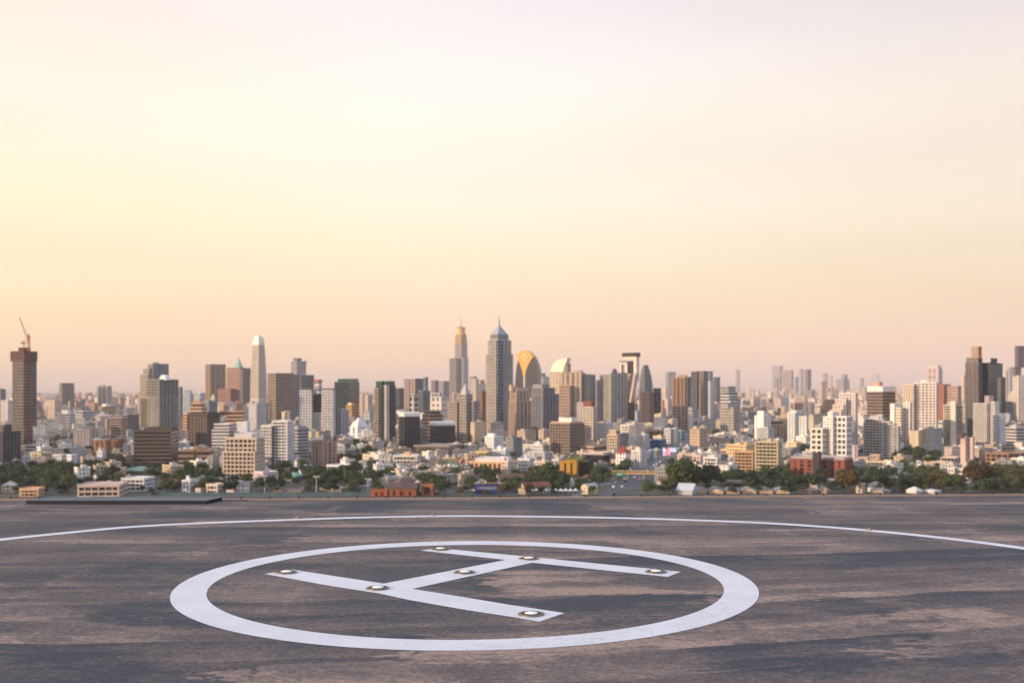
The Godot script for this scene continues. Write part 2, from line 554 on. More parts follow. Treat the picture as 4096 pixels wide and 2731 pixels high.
func sail_crest(b: Node3D, mx: float, mz: float, half: float, y0: float, y1: float) -> void:
	var h := y1 - y0
	var p := PackedVector2Array([Vector2(-half, y0 + 1), Vector2(half * 0.55, y0 + 1), Vector2(half * 0.75, y0 + h * 0.45), Vector2(half * 1.0, y0 + h * 0.82), Vector2(half * 1.08, y1)])
	p.append_array(PackedVector2Array([Vector2(half * 0.6, y1 - h * 0.02), Vector2(0, y1 - h * 0.14), Vector2(-half * 0.5, y0 + h * 0.66), Vector2(-half * 0.85, y0 + h * 0.34)]))
	var st := begin()
	slab(st, p, -half * 0.45, half * 0.45)
	put(st, "sail_crest", wall("dfd2b8", 0.4), b).position = Vector3(mx, 0, mz)
	var d := begin()
	var q := PackedVector2Array([Vector2(half * 0.62, y0 + 1), Vector2(half * 1.08, y0 + 1), Vector2(half * 1.08, y0 + h * 0.6), Vector2(half * 0.86, y0 + h * 0.5)])
	slab(d, q, -half * 0.4, half * 0.4)
	put(d, "crest_prop", wall("8f7f78"), b).position = Vector3(mx, 0, mz)

func stacked_frames(b: Node3D, cx: float, cz: float, k: float, yt: float, ybeam: float, yblock: float, yleg: float, y1: float) -> void:
	# k is metres per crop pixel; white frames stacked on the dark tower, a sign beam and a slanting leg
	var d := k * 40
	var st := begin()
	bx(st, cx - k * 50, cx + k * 92, ybeam, yt, cz - d, cz + 1.5)
	put(st, "sign_beam", wall("3b3436"), b)
	var f := begin()
	bx(f, cx + k * 58, cx + k * 84, y1 - k * 60, ybeam, cz - d + 1, cz)
	bx(f, cx - k * 48, cx + k * 58, ybeam - k * 20, ybeam - 0.01, cz - d + 1, cz - 0.4)
	put(f, "upper_frame", wall("e2d2c6"), b)
	var c := begin()
	bx(c, cx - k * 20, cx + k * 56, yblock - k * 120, yblock - k * 3, cz - d + 2, cz - 1.4)
	put(c, "glass_block", glass("262b36"), b)
	var e := begin()
	bx(e, cx - k * 74, cx - k * 2, yblock - k * 24, yblock - k * 8, cz - d + 3, cz + 1.0)
	bx(e, cx - k * 16, cx - k * 2, yblock - k * 95, yblock - k * 24, cz - d + 3, cz + 0.8)
	bx(e, cx - k * 74, cx - k * 60, yblock - k * 95, yblock - k * 24, cz - d + 3, cz + 0.7)
	put(e, "lower_frame", wall("e0cfc0"), b)
	var r := begin()
	bx(r, cx - k * 76, cx + k * 56, yblock - k * 7, yblock, cz - d + 2, cz + 1.8)
	put(r, "dark_edge_beam", wall("3b3436"), b)
	var l := begin()
	for s in [[0, 62, 78], [1, 6, 22]]:
		var p := PackedVector2Array([Vector2(cx - k * 4 + k * s[1] - k * 6, yleg), Vector2(cx - k * 4 + k * s[2] - k * 6, yleg), Vector2(cx + k * (s[2] - 8) + k * 24 + k * 18, y1 - k * 6), Vector2(cx + k * (s[1] - 8) + k * 24 + k * 18, y1 - k * 6)])
		slab(l, p, cz + 2, cz + 14)
	put(l, "slanting_leg", wall("cbb8ae"), b)
	for i in 9:
		var g := begin()
		var y := lerpf(yleg, y1 - k * 10, (i + 0.5) / 9)
		var x := lerpf(cx + k * 14, cx + k * 56, (i + 0.5) / 9)
		bx(g, x - k * 3, x + k * 40, y - k * 2.5, y + k * 2.5, cz + 3, cz + 13)
		put(g, "leg_floor", wall("7d7a80"), b)

func stepped_point(b: Node3D, mx: float, mz: float, wl: float, wr: float, y0: float, y1: float) -> void:
	var n := 7
	var w := begin(); var g := begin()
	for i in n:
		var f := float(i) / n
		var k := sqrt(1.0 - f * f)
		var xr := mx + wl / 2 * lerpf(1.0, -0.05, f * f * 0.9 + f * 0.1)
		var ya := lerpf(y0, y1, f); var yb := lerpf(y0, y1, (i + 1.0) / n)
		bx(g, mx - wl / 2 * k + 0.4, xr, ya, yb, mz - wr / 2 * k + 0.4, mz + wr / 2 * k - 0.4)
		for q in 4:
			var y := lerpf(ya, yb, q / 4.0)
			bx(w, mx - wl / 2 * k, xr + 0.3, y, y + 0.8, mz - wr / 2 * k, mz + wr / 2 * k)
		bx(w, mx - wl / 2 * k - 0.1, xr + 0.4, yb - 0.4, yb + 0.9, mz - wr / 2 * k - 0.1, mz + wr / 2 * k + 0.1)
	put(g, "stepped_glazing", glass("4d6066"), b)
	put(w, "stepped_crown", wall("8f9295"), b)

func plate_front(st: SurfaceTool, x: float, y: float, s: float, z: float) -> void:
	var p := PackedVector2Array()
	for i in 12:
		var a := TAU * i / 12
		p.append(Vector2(x + cos(a) * s * (1.0 + 0.35 * sin(a * 3)), y + sin(a) * s * 0.9))
	slab(st, p, z - 0.1, z)

# ---------------------------------------------------------------- trees
func leaf_mat(h: String) -> StandardMaterial3D:
	var key := "l" + h
	if not mats.has(key):
		var m := StandardMaterial3D.new()
		m.resource_name = "leaves_" + h
		m.albedo_color = hexcol(h)
		m.albedo_texture = leafy
		m.texture_filter = BaseMaterial3D.TEXTURE_FILTER_NEAREST
		m.roughness = 0.75
		m.cull_mode = BaseMaterial3D.CULL_DISABLED
		m.backlight_enabled = true
		m.backlight = Color(0.25, 0.3, 0.1)
		mats[key] = m
	return mats[key]

func crown_mesh(h: float, rad: float, seed_: int, blobs: int, per: int) -> SurfaceTool:
	rng.seed = seed_
	var st := begin()
	for k in blobs:
		var a := TAU * k / blobs * 2.4 + rng.randf()
		var up := rng.randf_range(-0.55, 0.75)
		var out := sqrt(maxf(0.0, 1.0 - up * up)) * rng.randf_range(0.35, 0.78)
		var c := Vector3(cos(a) * out * rad, h * 0.64 + up * h * 0.27, sin(a) * out * rad)
		var br := rad * rng.randf_range(0.3, 0.48)
		for i in per:
			var d := Vector3(rng.randfn(), rng.randfn() * 0.85 + 0.25, rng.randfn()).normalized()
			var p := c + d * br * rng.randf_range(0.72, 1.08)
			var n := (d + Vector3(rng.randfn(), rng.randfn(), rng.randfn()) * 0.45).normalized()
			var s := n.cross(Vector3(rng.randfn(), rng.randfn(), rng.randfn())).normalized() * rng.randf_range(0.3, 0.62) * (rad / 5.0)
			var t := n.cross(s).normalized() * s.length() * rng.randf_range(0.6, 1.0)
			var u := Vector2(rng.randf(), rng.randf())
			for q in [p - s, p + t, p + s, p - s, p + s, p - t]:
				st.set_uv(u)
				st.add_vertex(q)
	return st

func trunk_mesh(h: float, rad: float, seed_: int) -> SurfaceTool:
	rng.seed = seed_ + 999
	var st := begin()
	var fork := Vector3(rng.randf_range(-0.3, 0.3), h * 0.36, rng.randf_range(-0.3, 0.3))
	beam(st, Vector3(0, -0.3, 0), fork, h * 0.045, h * 0.03)
	for k in 5:
		var a := TAU * k / 5 + rng.randf()
		var e := fork + Vector3(cos(a) * rad * 0.55, h * rng.randf_range(0.2, 0.42), sin(a) * rad * 0.55)
		beam(st, fork, e, h * 0.02, h * 0.008)
	return st

# ---------------------------------------------------------------- the scene
func _ready() -> void:
	var cam := Camera3D.new()
	cam.name = "camera"
	cam.projection = Camera3D.PROJECTION_FRUSTUM
	cam.near = 0.5
	cam.far = 60000.0
	cam.size = 0.5 * 682.0 / 1062.3
	cam.frustum_offset = Vector2(0, 0.5 * 49.0 / 1062.3)
	cam.position = Vector3(0, PAD + 2.8, 0)
	var att := CameraAttributesPhysical.new()
	att.frustum_near = 0.5
	att.frustum_far = 60000.0
	att.frustum_focal_length = 37.0
	att.frustum_focus_distance = 15.0
	att.exposure_aperture = 1.4
	cam.attributes = att
	add_child(cam)
	var env := Environment.new()
	env.background_mode = Environment.BG_SKY
	env.tonemap_mode = Environment.TONE_MAPPER_LINEAR
	env.tonemap_exposure = 1.1
	env.sky = Sky.new()
	env.sky.sky_material = dusk_sky()
	env.fog_enabled = true
	env.fog_density = 0.00004
	env.fog_light_color = Color(1.0, 0.96, 0.95)
	env.sdfgi_enabled = true
	env.ssao_enabled = true
	env.ssil_enabled = true
	var we := WorldEnvironment.new()
	we.name = "environment"
	we.environment = env
	add_child(we)
	var sun := DirectionalLight3D.new()
	sun.name = "sun"
	sun.light_color = Color(1.0, 0.87, 0.73)
	sun.light_energy = 1.6
	sun.light_angular_distance = 0.6
	sun.shadow_enabled = true
	sun.directional_shadow_max_distance = 4000.0
	add_child(sun)
	sun.look_at_from_position(Vector3(-86, 16, 45), Vector3.ZERO)

	make_textures()
	ground()
	helipad()
	roads()
	city_left()
	city_middle()
	city_right()
	street_things()
	woods()
	houses()
	distance()

func dusk_sky() -> PanoramaSkyMaterial:
	# clear hazy evening air: warm near the horizon and towards the sun (on the left), pale overhead, a few thin veils of cloud
	var w := 512; var h := 256
	var im := Image.create(w, h, false, Image.FORMAT_RGBF)
	var veil := noise(FastNoiseLite.TYPE_SIMPLEX, 0.9, 21, 4)
	var near_sun := [[0, Color(1.201, 0.915, 0.458)], [0.015, Color(1.095, 0.897, 0.620)], [0.03, Color(1.052, 0.892, 0.676)], [0.06, Color(1.041, 0.913, 0.705)], [0.1, Color(1.034, 0.949, 0.766)], [0.17, Color(1.029, 0.973, 0.826)], [0.26, Color(1.002, 0.962, 0.884)], [0.36, Color(0.978, 0.915, 0.876)], [0.65, Color(0.87, 0.9, 0.98)], [1.0, Color(0.82, 0.89, 1.03)], [1.58, Color(0.79, 0.88, 1.05)]]
	var opposite := [[0, Color(1.082, 0.812, 0.690)], [0.015, Color(1.007, 0.815, 0.713)], [0.03, Color(0.970, 0.816, 0.716)], [0.06, Color(0.957, 0.835, 0.733)], [0.1, Color(0.954, 0.864, 0.760)], [0.17, Color(0.945, 0.884, 0.808)], [0.26, Color(0.937, 0.892, 0.850)], [0.36, Color(0.885, 0.851, 0.876)], [0.65, Color(0.87, 0.9, 0.98)], [1.0, Color(0.82, 0.89, 1.03)], [1.58, Color(0.79, 0.88, 1.05)]]
	for y in h:
		var up := PI / 2 - PI * (y + 0.5) / h
		for x in w:
			var az := TAU * (x + 0.5) / w
			var d := Vector3(sin(az) * cos(up), sin(up), -cos(az) * cos(up))   # the panorama's left edge looks along -z
			var t := 0.5 - 0.5 * (d.x * -0.98 + d.z * 0.1) / maxf(cos(up), 0.01)
			t = clampf((t - 0.5) * 1.25 + 0.5, 0, 1)
			t = t * t * (3 - 2 * t)
			var e := maxf(up, 0.0)
			var c := pick(near_sun, e).lerp(pick(opposite, e), t)
			var v := veil.get_noise_3d(d.x * 1.4 + d.y * 2.0, d.y * 9.0, d.z) * 0.024
			# the anti-solar side, to the right, turns blue grey
			var away := smoothstep(0.55, 1.5, clampf(angle_difference(0.0, az), 0.0, 1.5)) * smoothstep(-2.6, -2.0, -absf(angle_difference(1.4, az)) - 0.6) * (1.0 - smoothstep(0.3, 1.2, e))
			c = c.lerp(Color(0.77, 0.82, 0.95), away * 0.8)
			# a broad pale veil of high cloud ahead
			var bright := exp(-pow(angle_difference(az, -0.06) / 0.34, 2)) * smoothstep(0.04, 0.22, up) * (1.0 - smoothstep(0.45, 0.9, up))
			c = Color(c.r + 0.022 * bright, c.g + 0.042 * bright, c.b + 0.056 * bright)
			if up < 0:
				c = Color(0.45, 0.4, 0.38)
			c = Color(c.r + v, c.g + v, c.b + v * 1.2)
			im.set_pixel(x, y, c.srgb_to_linear())
	var m := PanoramaSkyMaterial.new()
	m.panorama = ImageTexture.create_from_image(im)
	return m

func pick(a: Array, e: float) -> Color:
	for i in a.size() - 1:
		if e <= a[i + 1][0]:
			var f: float = (e - a[i][0]) / (a[i + 1][0] - a[i][0])
			var c0: Color = a[i][1]
			return c0.lerp(a[i + 1][1], clampf(f, 0, 1))
	return a[-1][1]

func structure(st: SurfaceTool, called: String, m: Material, label: String, category: String) -> MeshInstance3D:
	var o := put(st, called, m, self, "structure")
	tag(o, label, category)
	return o

func ground() -> void:
	# the street level, one sheet to the horizon; bare earth, yards and asphalt between the houses
	var im := Image.create(512, 512, false, Image.FORMAT_RGB8)
	var a := noise(FastNoiseLite.TYPE_CELLULAR, 0.05, 3, 2).get_seamless_image(512, 512)
	var c := noise(FastNoiseLite.TYPE_SIMPLEX, 0.03, 4).get_seamless_image(512, 512)
	for y in 512:
		for x in 512:
			var u := a.get_pixel(x, y).r; var v := c.get_pixel(x, y).r
			var col := Color(0.34, 0.33, 0.32).lerp(Color(0.27, 0.31, 0.24), clampf(v * 2.4 - 0.7, 0, 1))
			col = col.lerp(Color(0.46, 0.42, 0.38), clampf(u * 1.4 - 0.6, 0, 0.6))
			im.set_pixel(x, y, col)
	var m := StandardMaterial3D.new()
	m.resource_name = "earth_and_yards"
	m.albedo_texture = ImageTexture.create_from_image(im)
	m.uv1_scale = Vector3(1, 1, 1)
	m.roughness = 0.95
	var st := begin()
	quad(st, Vector3(-26000, 0, 2000), Vector3(26000, 0, 2000), Vector3(26000, 0, -45000), Vector3(-26000, 0, -45000), 52000 / 300.0, 47000 / 300.0)
	structure(st, "ground", m, "wide flat city ground of yards, lanes and earth reaching to the horizon", "ground")

# ---------------------------------------------------------------- the helipad
func pad_texture() -> ImageTexture:
	# dark bitumen coat rolled on in strips of many tones, over a paler pinkish screed; covers x -32..32, z -5..-30
	var w := 2048; var h := 1024
	var streak := noise(FastNoiseLite.TYPE_SIMPLEX, 0.022, 11, 5).get_image(760, h)
	streak.resize(w, h, Image.INTERPOLATE_CUBIC)
	var fine := noise(FastNoiseLite.TYPE_SIMPLEX, 0.11, 12, 3).get_image(1600, h)
	fine.resize(w, h, Image.INTERPOLATE_CUBIC)
	var broad := noise(FastNoiseLite.TYPE_SIMPLEX, 0.006, 13, 4).get_image(w, h)
	var grain := noise(FastNoiseLite.TYPE_SIMPLEX, 0.35, 14, 2).get_image(w, h)
	streak.convert(Image.FORMAT_L8); fine.convert(Image.FORMAT_L8); broad.convert(Image.FORMAT_L8); grain.convert(Image.FORMAT_L8)
	var s := streak.get_data(); var f := fine.get_data(); var b := broad.get_data(); var g := grain.get_data()
	rng.seed = 404
	var tones := []
	var cols := []   # laps run from seam to seam; the seams lie along z, 1.1 to 1.7 m apart
	var at_x := 0
	while at_x < w:
		cols.append(at_x)
		at_x += rng.randi_range(35, 54)
	for layer in 2:
		var rows := []
		for k in 140:
			var row := PackedFloat32Array()
			row.resize(w)
			var t := rng.randf()
			for c: int in cols.size():
				var from: int = maxi(0, cols[c] + rng.randi_range(-4, 4))
				var till: int = w if c == cols.size() - 1 else mini(w, cols[c + 1] + 6)
				if rng.randf() < (0.7 if layer == 0 else 0.45): t = clampf(rng.randfn(0.42, 0.3), 0, 1)
				for x in range(from, till): row[x] = t
			rows.append(row)
		tones.append(rows)
	var seam := PackedFloat32Array()
	seam.resize(w)
	for c in cols:
		var much := rng.randf_range(-0.05, 0.3)
		for o in range(-7, 8):
			if c + o >= 0 and c + o < w: seam[c + o] = maxf(seam[c + o], much * (1.0 - absf(o) / 8.0))
	var patch := {}
	stain(patch, PackedVector2Array([Vector2(-0.47, -16.1), Vector2(0.05, -16.52), Vector2(1.35, -16.34), Vector2(1.83, -15.16), Vector2(2.87, -14.63), Vector2(1.02, -14.32), Vector2(0, -14.08), Vector2(-0.16, -14.13), Vector2(-0.29, -15.06)]), 0.62)
	stain(patch, PackedVector2Array([Vector2(4.43, -14.72), Vector2(4.86, -14.08), Vector2(5.16, -13.34), Vector2(5.5, -12.92), Vector2(5.87, -12.75), Vector2(5.85, -13.72), Vector2(5.26, -14.29), Vector2(4.86, -14.77)]), 0.6)
	for dark_ in [PackedVector2Array([Vector2(-0.12, -13.96), Vector2(1.01, -14.23), Vector2(2.85, -14.56), Vector2(2.4, -13.75), Vector2(1.85, -13.29), Vector2(1.19, -12.55), Vector2(0.69, -12.72), Vector2(0.67, -13.4)]), PackedVector2Array([Vector2(4.27, -14.63), Vector2(4.41, -14.55), Vector2(4.82, -13.96), Vector2(5.19, -13.26), Vector2(4.71, -13.2), Vector2(4.14, -13.34), Vector2(3.6, -13.64), Vector2(3.4, -14.12)]), PackedVector2Array([Vector2(-5.77, -13.34), Vector2(-4.69, -13.45), Vector2(-4.12, -13.34), Vector2(-3.68, -12.92), Vector2(-3.26, -12.45), Vector2(-4.32, -12.58), Vector2(-5.3, -12.85)]), PackedVector2Array([Vector2(1.69, -11.4), Vector2(2.92, -12.11), Vector2(4.04, -12.55), Vector2(5.24, -13.27), Vector2(4.73, -12.45), Vector2(4.29, -12.02), Vector2(3.37, -11.73), Vector2(2.33, -11.29)]), PackedVector2Array([Vector2(3.93, -10.83), Vector2(3.22, -10.37), Vector2(2.52, -10.46), Vector2(1.75, -10.93), Vector2(2.71, -11.24), Vector2(3.58, -11.13)]), PackedVector2Array([Vector2(-7.81, -16.2), Vector2(-6.89, -16.26), Vector2(-6.79, -15.68), Vector2(-6.78, -15.09), Vector2(-7.23, -15)]), PackedVector2Array([Vector2(-0.79, -16.09), Vector2(-0.43, -16.09), Vector2(-0.36, -15.19), Vector2(-0.26, -14.46), Vector2(-1.1, -15.04)]), PackedVector2Array([Vector2(-5.79, -12.02), Vector2(-5.15, -12.14), Vector2(-4.41, -11.67), Vector2(-4.38, -10.93), Vector2(-5.22, -10.83)]), PackedVector2Array([Vector2(4.89, -11.78), Vector2(5.85, -12.14), Vector2(5.22, -10.83), Vector2(4.33, -10.74), Vector2(4.42, -11.29)]), PackedVector2Array([Vector2(-9.2, -24.35), Vector2(-6.57, -24.73), Vector2(-6.65, -23.3), Vector2(-8.19, -23.08)]), PackedVector2Array([Vector2(-6.18, -25.65), Vector2(-3.86, -24.11), Vector2(-2.77, -25.65), Vector2(-4.13, -25.78)]), PackedVector2Array([Vector2(-3.36, -26.78), Vector2(1.23, -26.63), Vector2(0.9, -25.92), Vector2(-2.34, -25.78)])]:
		stain(patch, dark_, -0.38)
	for pale in [PackedVector2Array([Vector2(-6.77, -14.12), Vector2(-6.58, -15.38), Vector2(-6.78, -17), Vector2(-6.61, -18.56)]), PackedVector2Array([Vector2(-5.64, -16.53), Vector2(-5.43, -17.62), Vector2(-5.1, -21.16)]), PackedVector2Array([Vector2(-2.97, -15.09), Vector2(-2.97, -13.8), Vector2(-3.11, -13.27)]), PackedVector2Array([Vector2(-3.93, -16.65), Vector2(-3.91, -17.49), Vector2(-4.29, -21.16), Vector2(-4.13, -23.41), Vector2(-4.19, -26.2)]), PackedVector2Array([Vector2(1.16, -18.85), Vector2(1.43, -17.62), Vector2(1.65, -16.42), Vector2(1.75, -15.09)]), PackedVector2Array([Vector2(0.8, -22.97), Vector2(2.04, -19.62), Vector2(2.98, -18.42), Vector2(3.52, -17.88)]), PackedVector2Array([Vector2(5.24, -21.73), Vector2(5.47, -20.27), Vector2(5.77, -19.46), Vector2(6.36, -18.42), Vector2(6.75, -17.24)]), PackedVector2Array([Vector2(2.99, -12.39), Vector2(3.63, -12.65), Vector2(4.55, -13.2), Vector2(5.25, -13.42)]), PackedVector2Array([Vector2(-2.53, -10.5), Vector2(-1.72, -10.74), Vector2(-0.74, -10.93), Vector2(0, -11.08), Vector2(1.22, -11.67)]), PackedVector2Array([Vector2(-1.48, -21.16), Vector2(-1.55, -19.62), Vector2(-1.29, -17.62)])]:
		line_stain(patch, pale, 0.2, 0.2)
	line_stain(patch, PackedVector2Array([Vector2(1.94, -14.56), Vector2(1.67, -14.44), Vector2(1.48, -14.22), Vector2(1.3, -14), Vector2(1.18, -13.8), Vector2(1.1, -13.53), Vector2(1.06, -13.31), Vector2(1.08, -12.92), Vector2(1.12, -12.71), Vector2(1.22, -12.55)]), 0.12, -0.5)
	line_stain(patch, PackedVector2Array([Vector2(1.61, -12.11), Vector2(1.8, -11.99), Vector2(2.07, -11.91), Vector2(2.36, -11.99), Vector2(2.52, -12.11), Vector2(2.64, -12.32), Vector2(2.74, -12.65), Vector2(2.76, -12.92)]), 0.05, -0.32)
	var dark := Color(0.278, 0.286, 0.312); var mid := Color(0.456, 0.41, 0.395); var light := Color(0.675, 0.58, 0.52)
	var out := PackedByteArray()
	out.resize(w * h * 3)
	var i := 0
	for y in h:
		var z := 5.0 + 25.0 * y / h
		for x in w:
			var px := -32.0 + x / 32.0
			var q := maxf(px + 6.0, 0.0)
			var tilt := 0.014 * q * q * clampf((25.0 - z) / 12.0, 0.0, 1.0)
			var warp := (b[i] - 128) / 128.0
			var zz := z - tilt + warp * 0.12 + (s[i] - 128) / 2600.0
			var u0 := zz / 0.42 + 20.0; var u1 := (zz + 0.3) / 1.1 + 20.0
			var r0: PackedFloat32Array = tones[0][int(u0) % 140]
			var r1: PackedFloat32Array = tones[1][int(u1) % 140]
			var lap0 := 0.5 - (u0 - floorf(u0)); var lap1 := 0.5 - (u1 - floorf(u1))   # thick at the far lap of each strip, thin at the near one
			var xi := clampi(x + (s[i] - 128) / 5 + (f[i] - 128) / 9, 0, w - 1)
			var v0 := r0[xi]; var v1 := r1[xi]
			var t: float = 0.06 + 0.3 * v0 + 0.5 * v1 + lap0 * 0.3 * absf(v1 - 0.4) + lap1 * 0.62 * absf(v0 - 0.3) + (s[i] - 128) / 620.0 + (f[i] - 128) / 1000.0 + warp * 0.2 + (g[i] - 128) / 1300.0
			t += seam[clampi(x + (f[i] - 128) / 16, 0, w - 1)] * clampf((s[(i * 7) % (w * h)] - 70) / 90.0, 0.2, 1.0)
			if patch.has(i):
				t += patch[i] * (0.75 + (s[i] - 128) / 200.0)
			t = clampf(t, 0, 1)
			var c := dark.lerp(mid, t * 2.0) if t < 0.5 else mid.lerp(light, t * 2.0 - 1.0)
			var k := 1.0 + (g[i] - 128) / 800.0
			out[i * 3] = int(clampf(c.r * k, 0, 1) * 255)
			out[i * 3 + 1] = int(clampf(c.g * k, 0, 1) * 255)
			out[i * 3 + 2] = int(clampf(c.b * k, 0, 1) * 255)
			i += 1
	return ImageTexture.create_from_image(Image.create_from_data(w, h, false, Image.FORMAT_RGB8, out))

func stain(patch: Dictionary, pts: PackedVector2Array, much: float) -> void:
	# a worn patch with ragged edges, in cells of the pad texture
	var n := noise(FastNoiseLite.TYPE_SIMPLEX, 0.9, 31, 4)
	var lo := Vector2(1e9, 1e9); var hi := -lo
	for p in pts:
		lo = lo.min(p); hi = hi.max(p)
	for y in range(int((-hi.y - 5.3) / 25.0 * 1024), int((-lo.y - 4.7) / 25.0 * 1024)):
		for x in range(int((lo.x + 31.6) * 32), int((hi.x + 32.4) * 32)):
			var q := Vector2(-32.0 + x / 32.0, -(5.0 + 25.0 * y / 1024))
			var wob := Vector2(n.get_noise_2d(q.x * 0.6, q.y * 2.0) * 0.5, n.get_noise_2d(q.x * 0.6 + 50, q.y * 2.0) * 0.16)
			var soft := n.get_noise_2d(q.x * 3.0, q.y * 7.0) * 0.5 + 0.75
			if Geometry2D.is_point_in_polygon(q + wob, pts):
				patch[y * 2048 + x] = patch.get(y * 2048 + x, 0.0) + much * soft

func line_stain(patch: Dictionary, pts: PackedVector2Array, width: float, much: float) -> void:
	var n := noise(FastNoiseLite.TYPE_SIMPLEX, 2.5, 32, 3)
	for k in pts.size() - 1:
		var a := pts[k]; var b := pts[k + 1]
		var m := int(a.distance_to(b) / 0.02)
		for j in m:
			var p := a.lerp(b, float(j) / m)
			for o in range(-10, 11):
				var q := p + (b - a).normalized().orthogonal() * o / 10.0 * width
				if n.get_noise_2d(q.x, q.y) > -0.12 + absf(o) * 0.02:
					patch[int((-q.y - 5.0) / 25.0 * 1024) * 2048 + int((q.x + 32.0) * 32)] = much * (1.0 - absf(o) / 14.0)

func paint_texture() -> ImageTexture:
	# white traffic paint with faint scuffs and tyre scribbles; covers x -7..7, z -9..-23
	var im := Image.create(1024, 1024, false, Image.FORMAT_RGB8)
	var a := noise(FastNoiseLite.TYPE_SIMPLEX, 0.012, 41, 5).get_image(1024, 1024)
	var b := noise(FastNoiseLite.TYPE_SIMPLEX, 0.15, 42, 2).get_image(1024, 1024)
	for y in 1024:
		for x in 1024:
			var v := 0.835 + 0.06 * (a.get_pixel(x, y).r - 0.5) + 0.05 * (b.get_pixel(x, y).r - 0.5)
			im.set_pixel(x, y, Color(v, v * 0.997, v * 1.01))
	rng.seed = 9
	for c in PackedVector2Array([Vector2(2.81, -13.88), Vector2(2.32, -13.34), Vector2(1.87, -12.92), Vector2(1.8, -12.45), Vector2(1.43, -12.39), Vector2(0.77, -11.93), Vector2(-0.51, -11.61), Vector2(-0.32, -11.7), Vector2(2.6, -13.72), Vector2(0.62, -11.87)]):
		for k in 6:   # short curved scuffs
			var p: Vector2 = c + Vector2(rng.randfn() * 0.35, rng.randfn() * 0.16)
			var dir := rng.randf_range(-0.5, 0.4)
			for j in 26:
				p += Vector2(cos(dir), sin(dir)) * 0.012
				dir += rng.randfn() * 0.22
				var x := int((p.x + 7.0) / 14.0 * 1024); var y := int((-p.y - 9.0) / 14.0 * 1024)
				if x > 0 and x < 1023 and y > 0 and y < 1023 and rng.randf() < 0.6:
					im.set_pixel(x, y, im.get_pixel(x, y).darkened(rng.randf_range(0.05, 0.25)))
	return ImageTexture.create_from_image(im)

func mapped(st: SurfaceTool, pts: PackedVector2Array, y: float, x0: float, xs: float, z0: float, zs: float) -> void:
	var t := Geometry2D.triangulate_polygon(pts)
	for i in range(0, t.size(), 3):
		var v := [pts[t[i]], pts[t[i + 1]], pts[t[i + 2]]]
		if (v[1] - v[0]).cross(v[2] - v[0]) < 0:
			var s = v[1]; v[1] = v[2]; v[2] = s
		for k in 3:
			st.set_uv(Vector2((v[k].x - x0) / xs, (-v[k].y - z0) / zs))
			st.add_vertex(Vector3(v[k].x, y, v[k].y))

func band_outline(line: PackedVector2Array, width: float) -> PackedVector2Array:
	var a := PackedVector2Array(); var b := PackedVector2Array()
	for i in line.size():
		var d := (line[mini(i + 1, line.size() - 1)] - line[maxi(i - 1, 0)]).normalized().orthogonal()
		a.append(line[i] + d * width / 2)
		b.append(line[i] - d * width / 2)
	b.reverse()
	a.append_array(b)
	return a

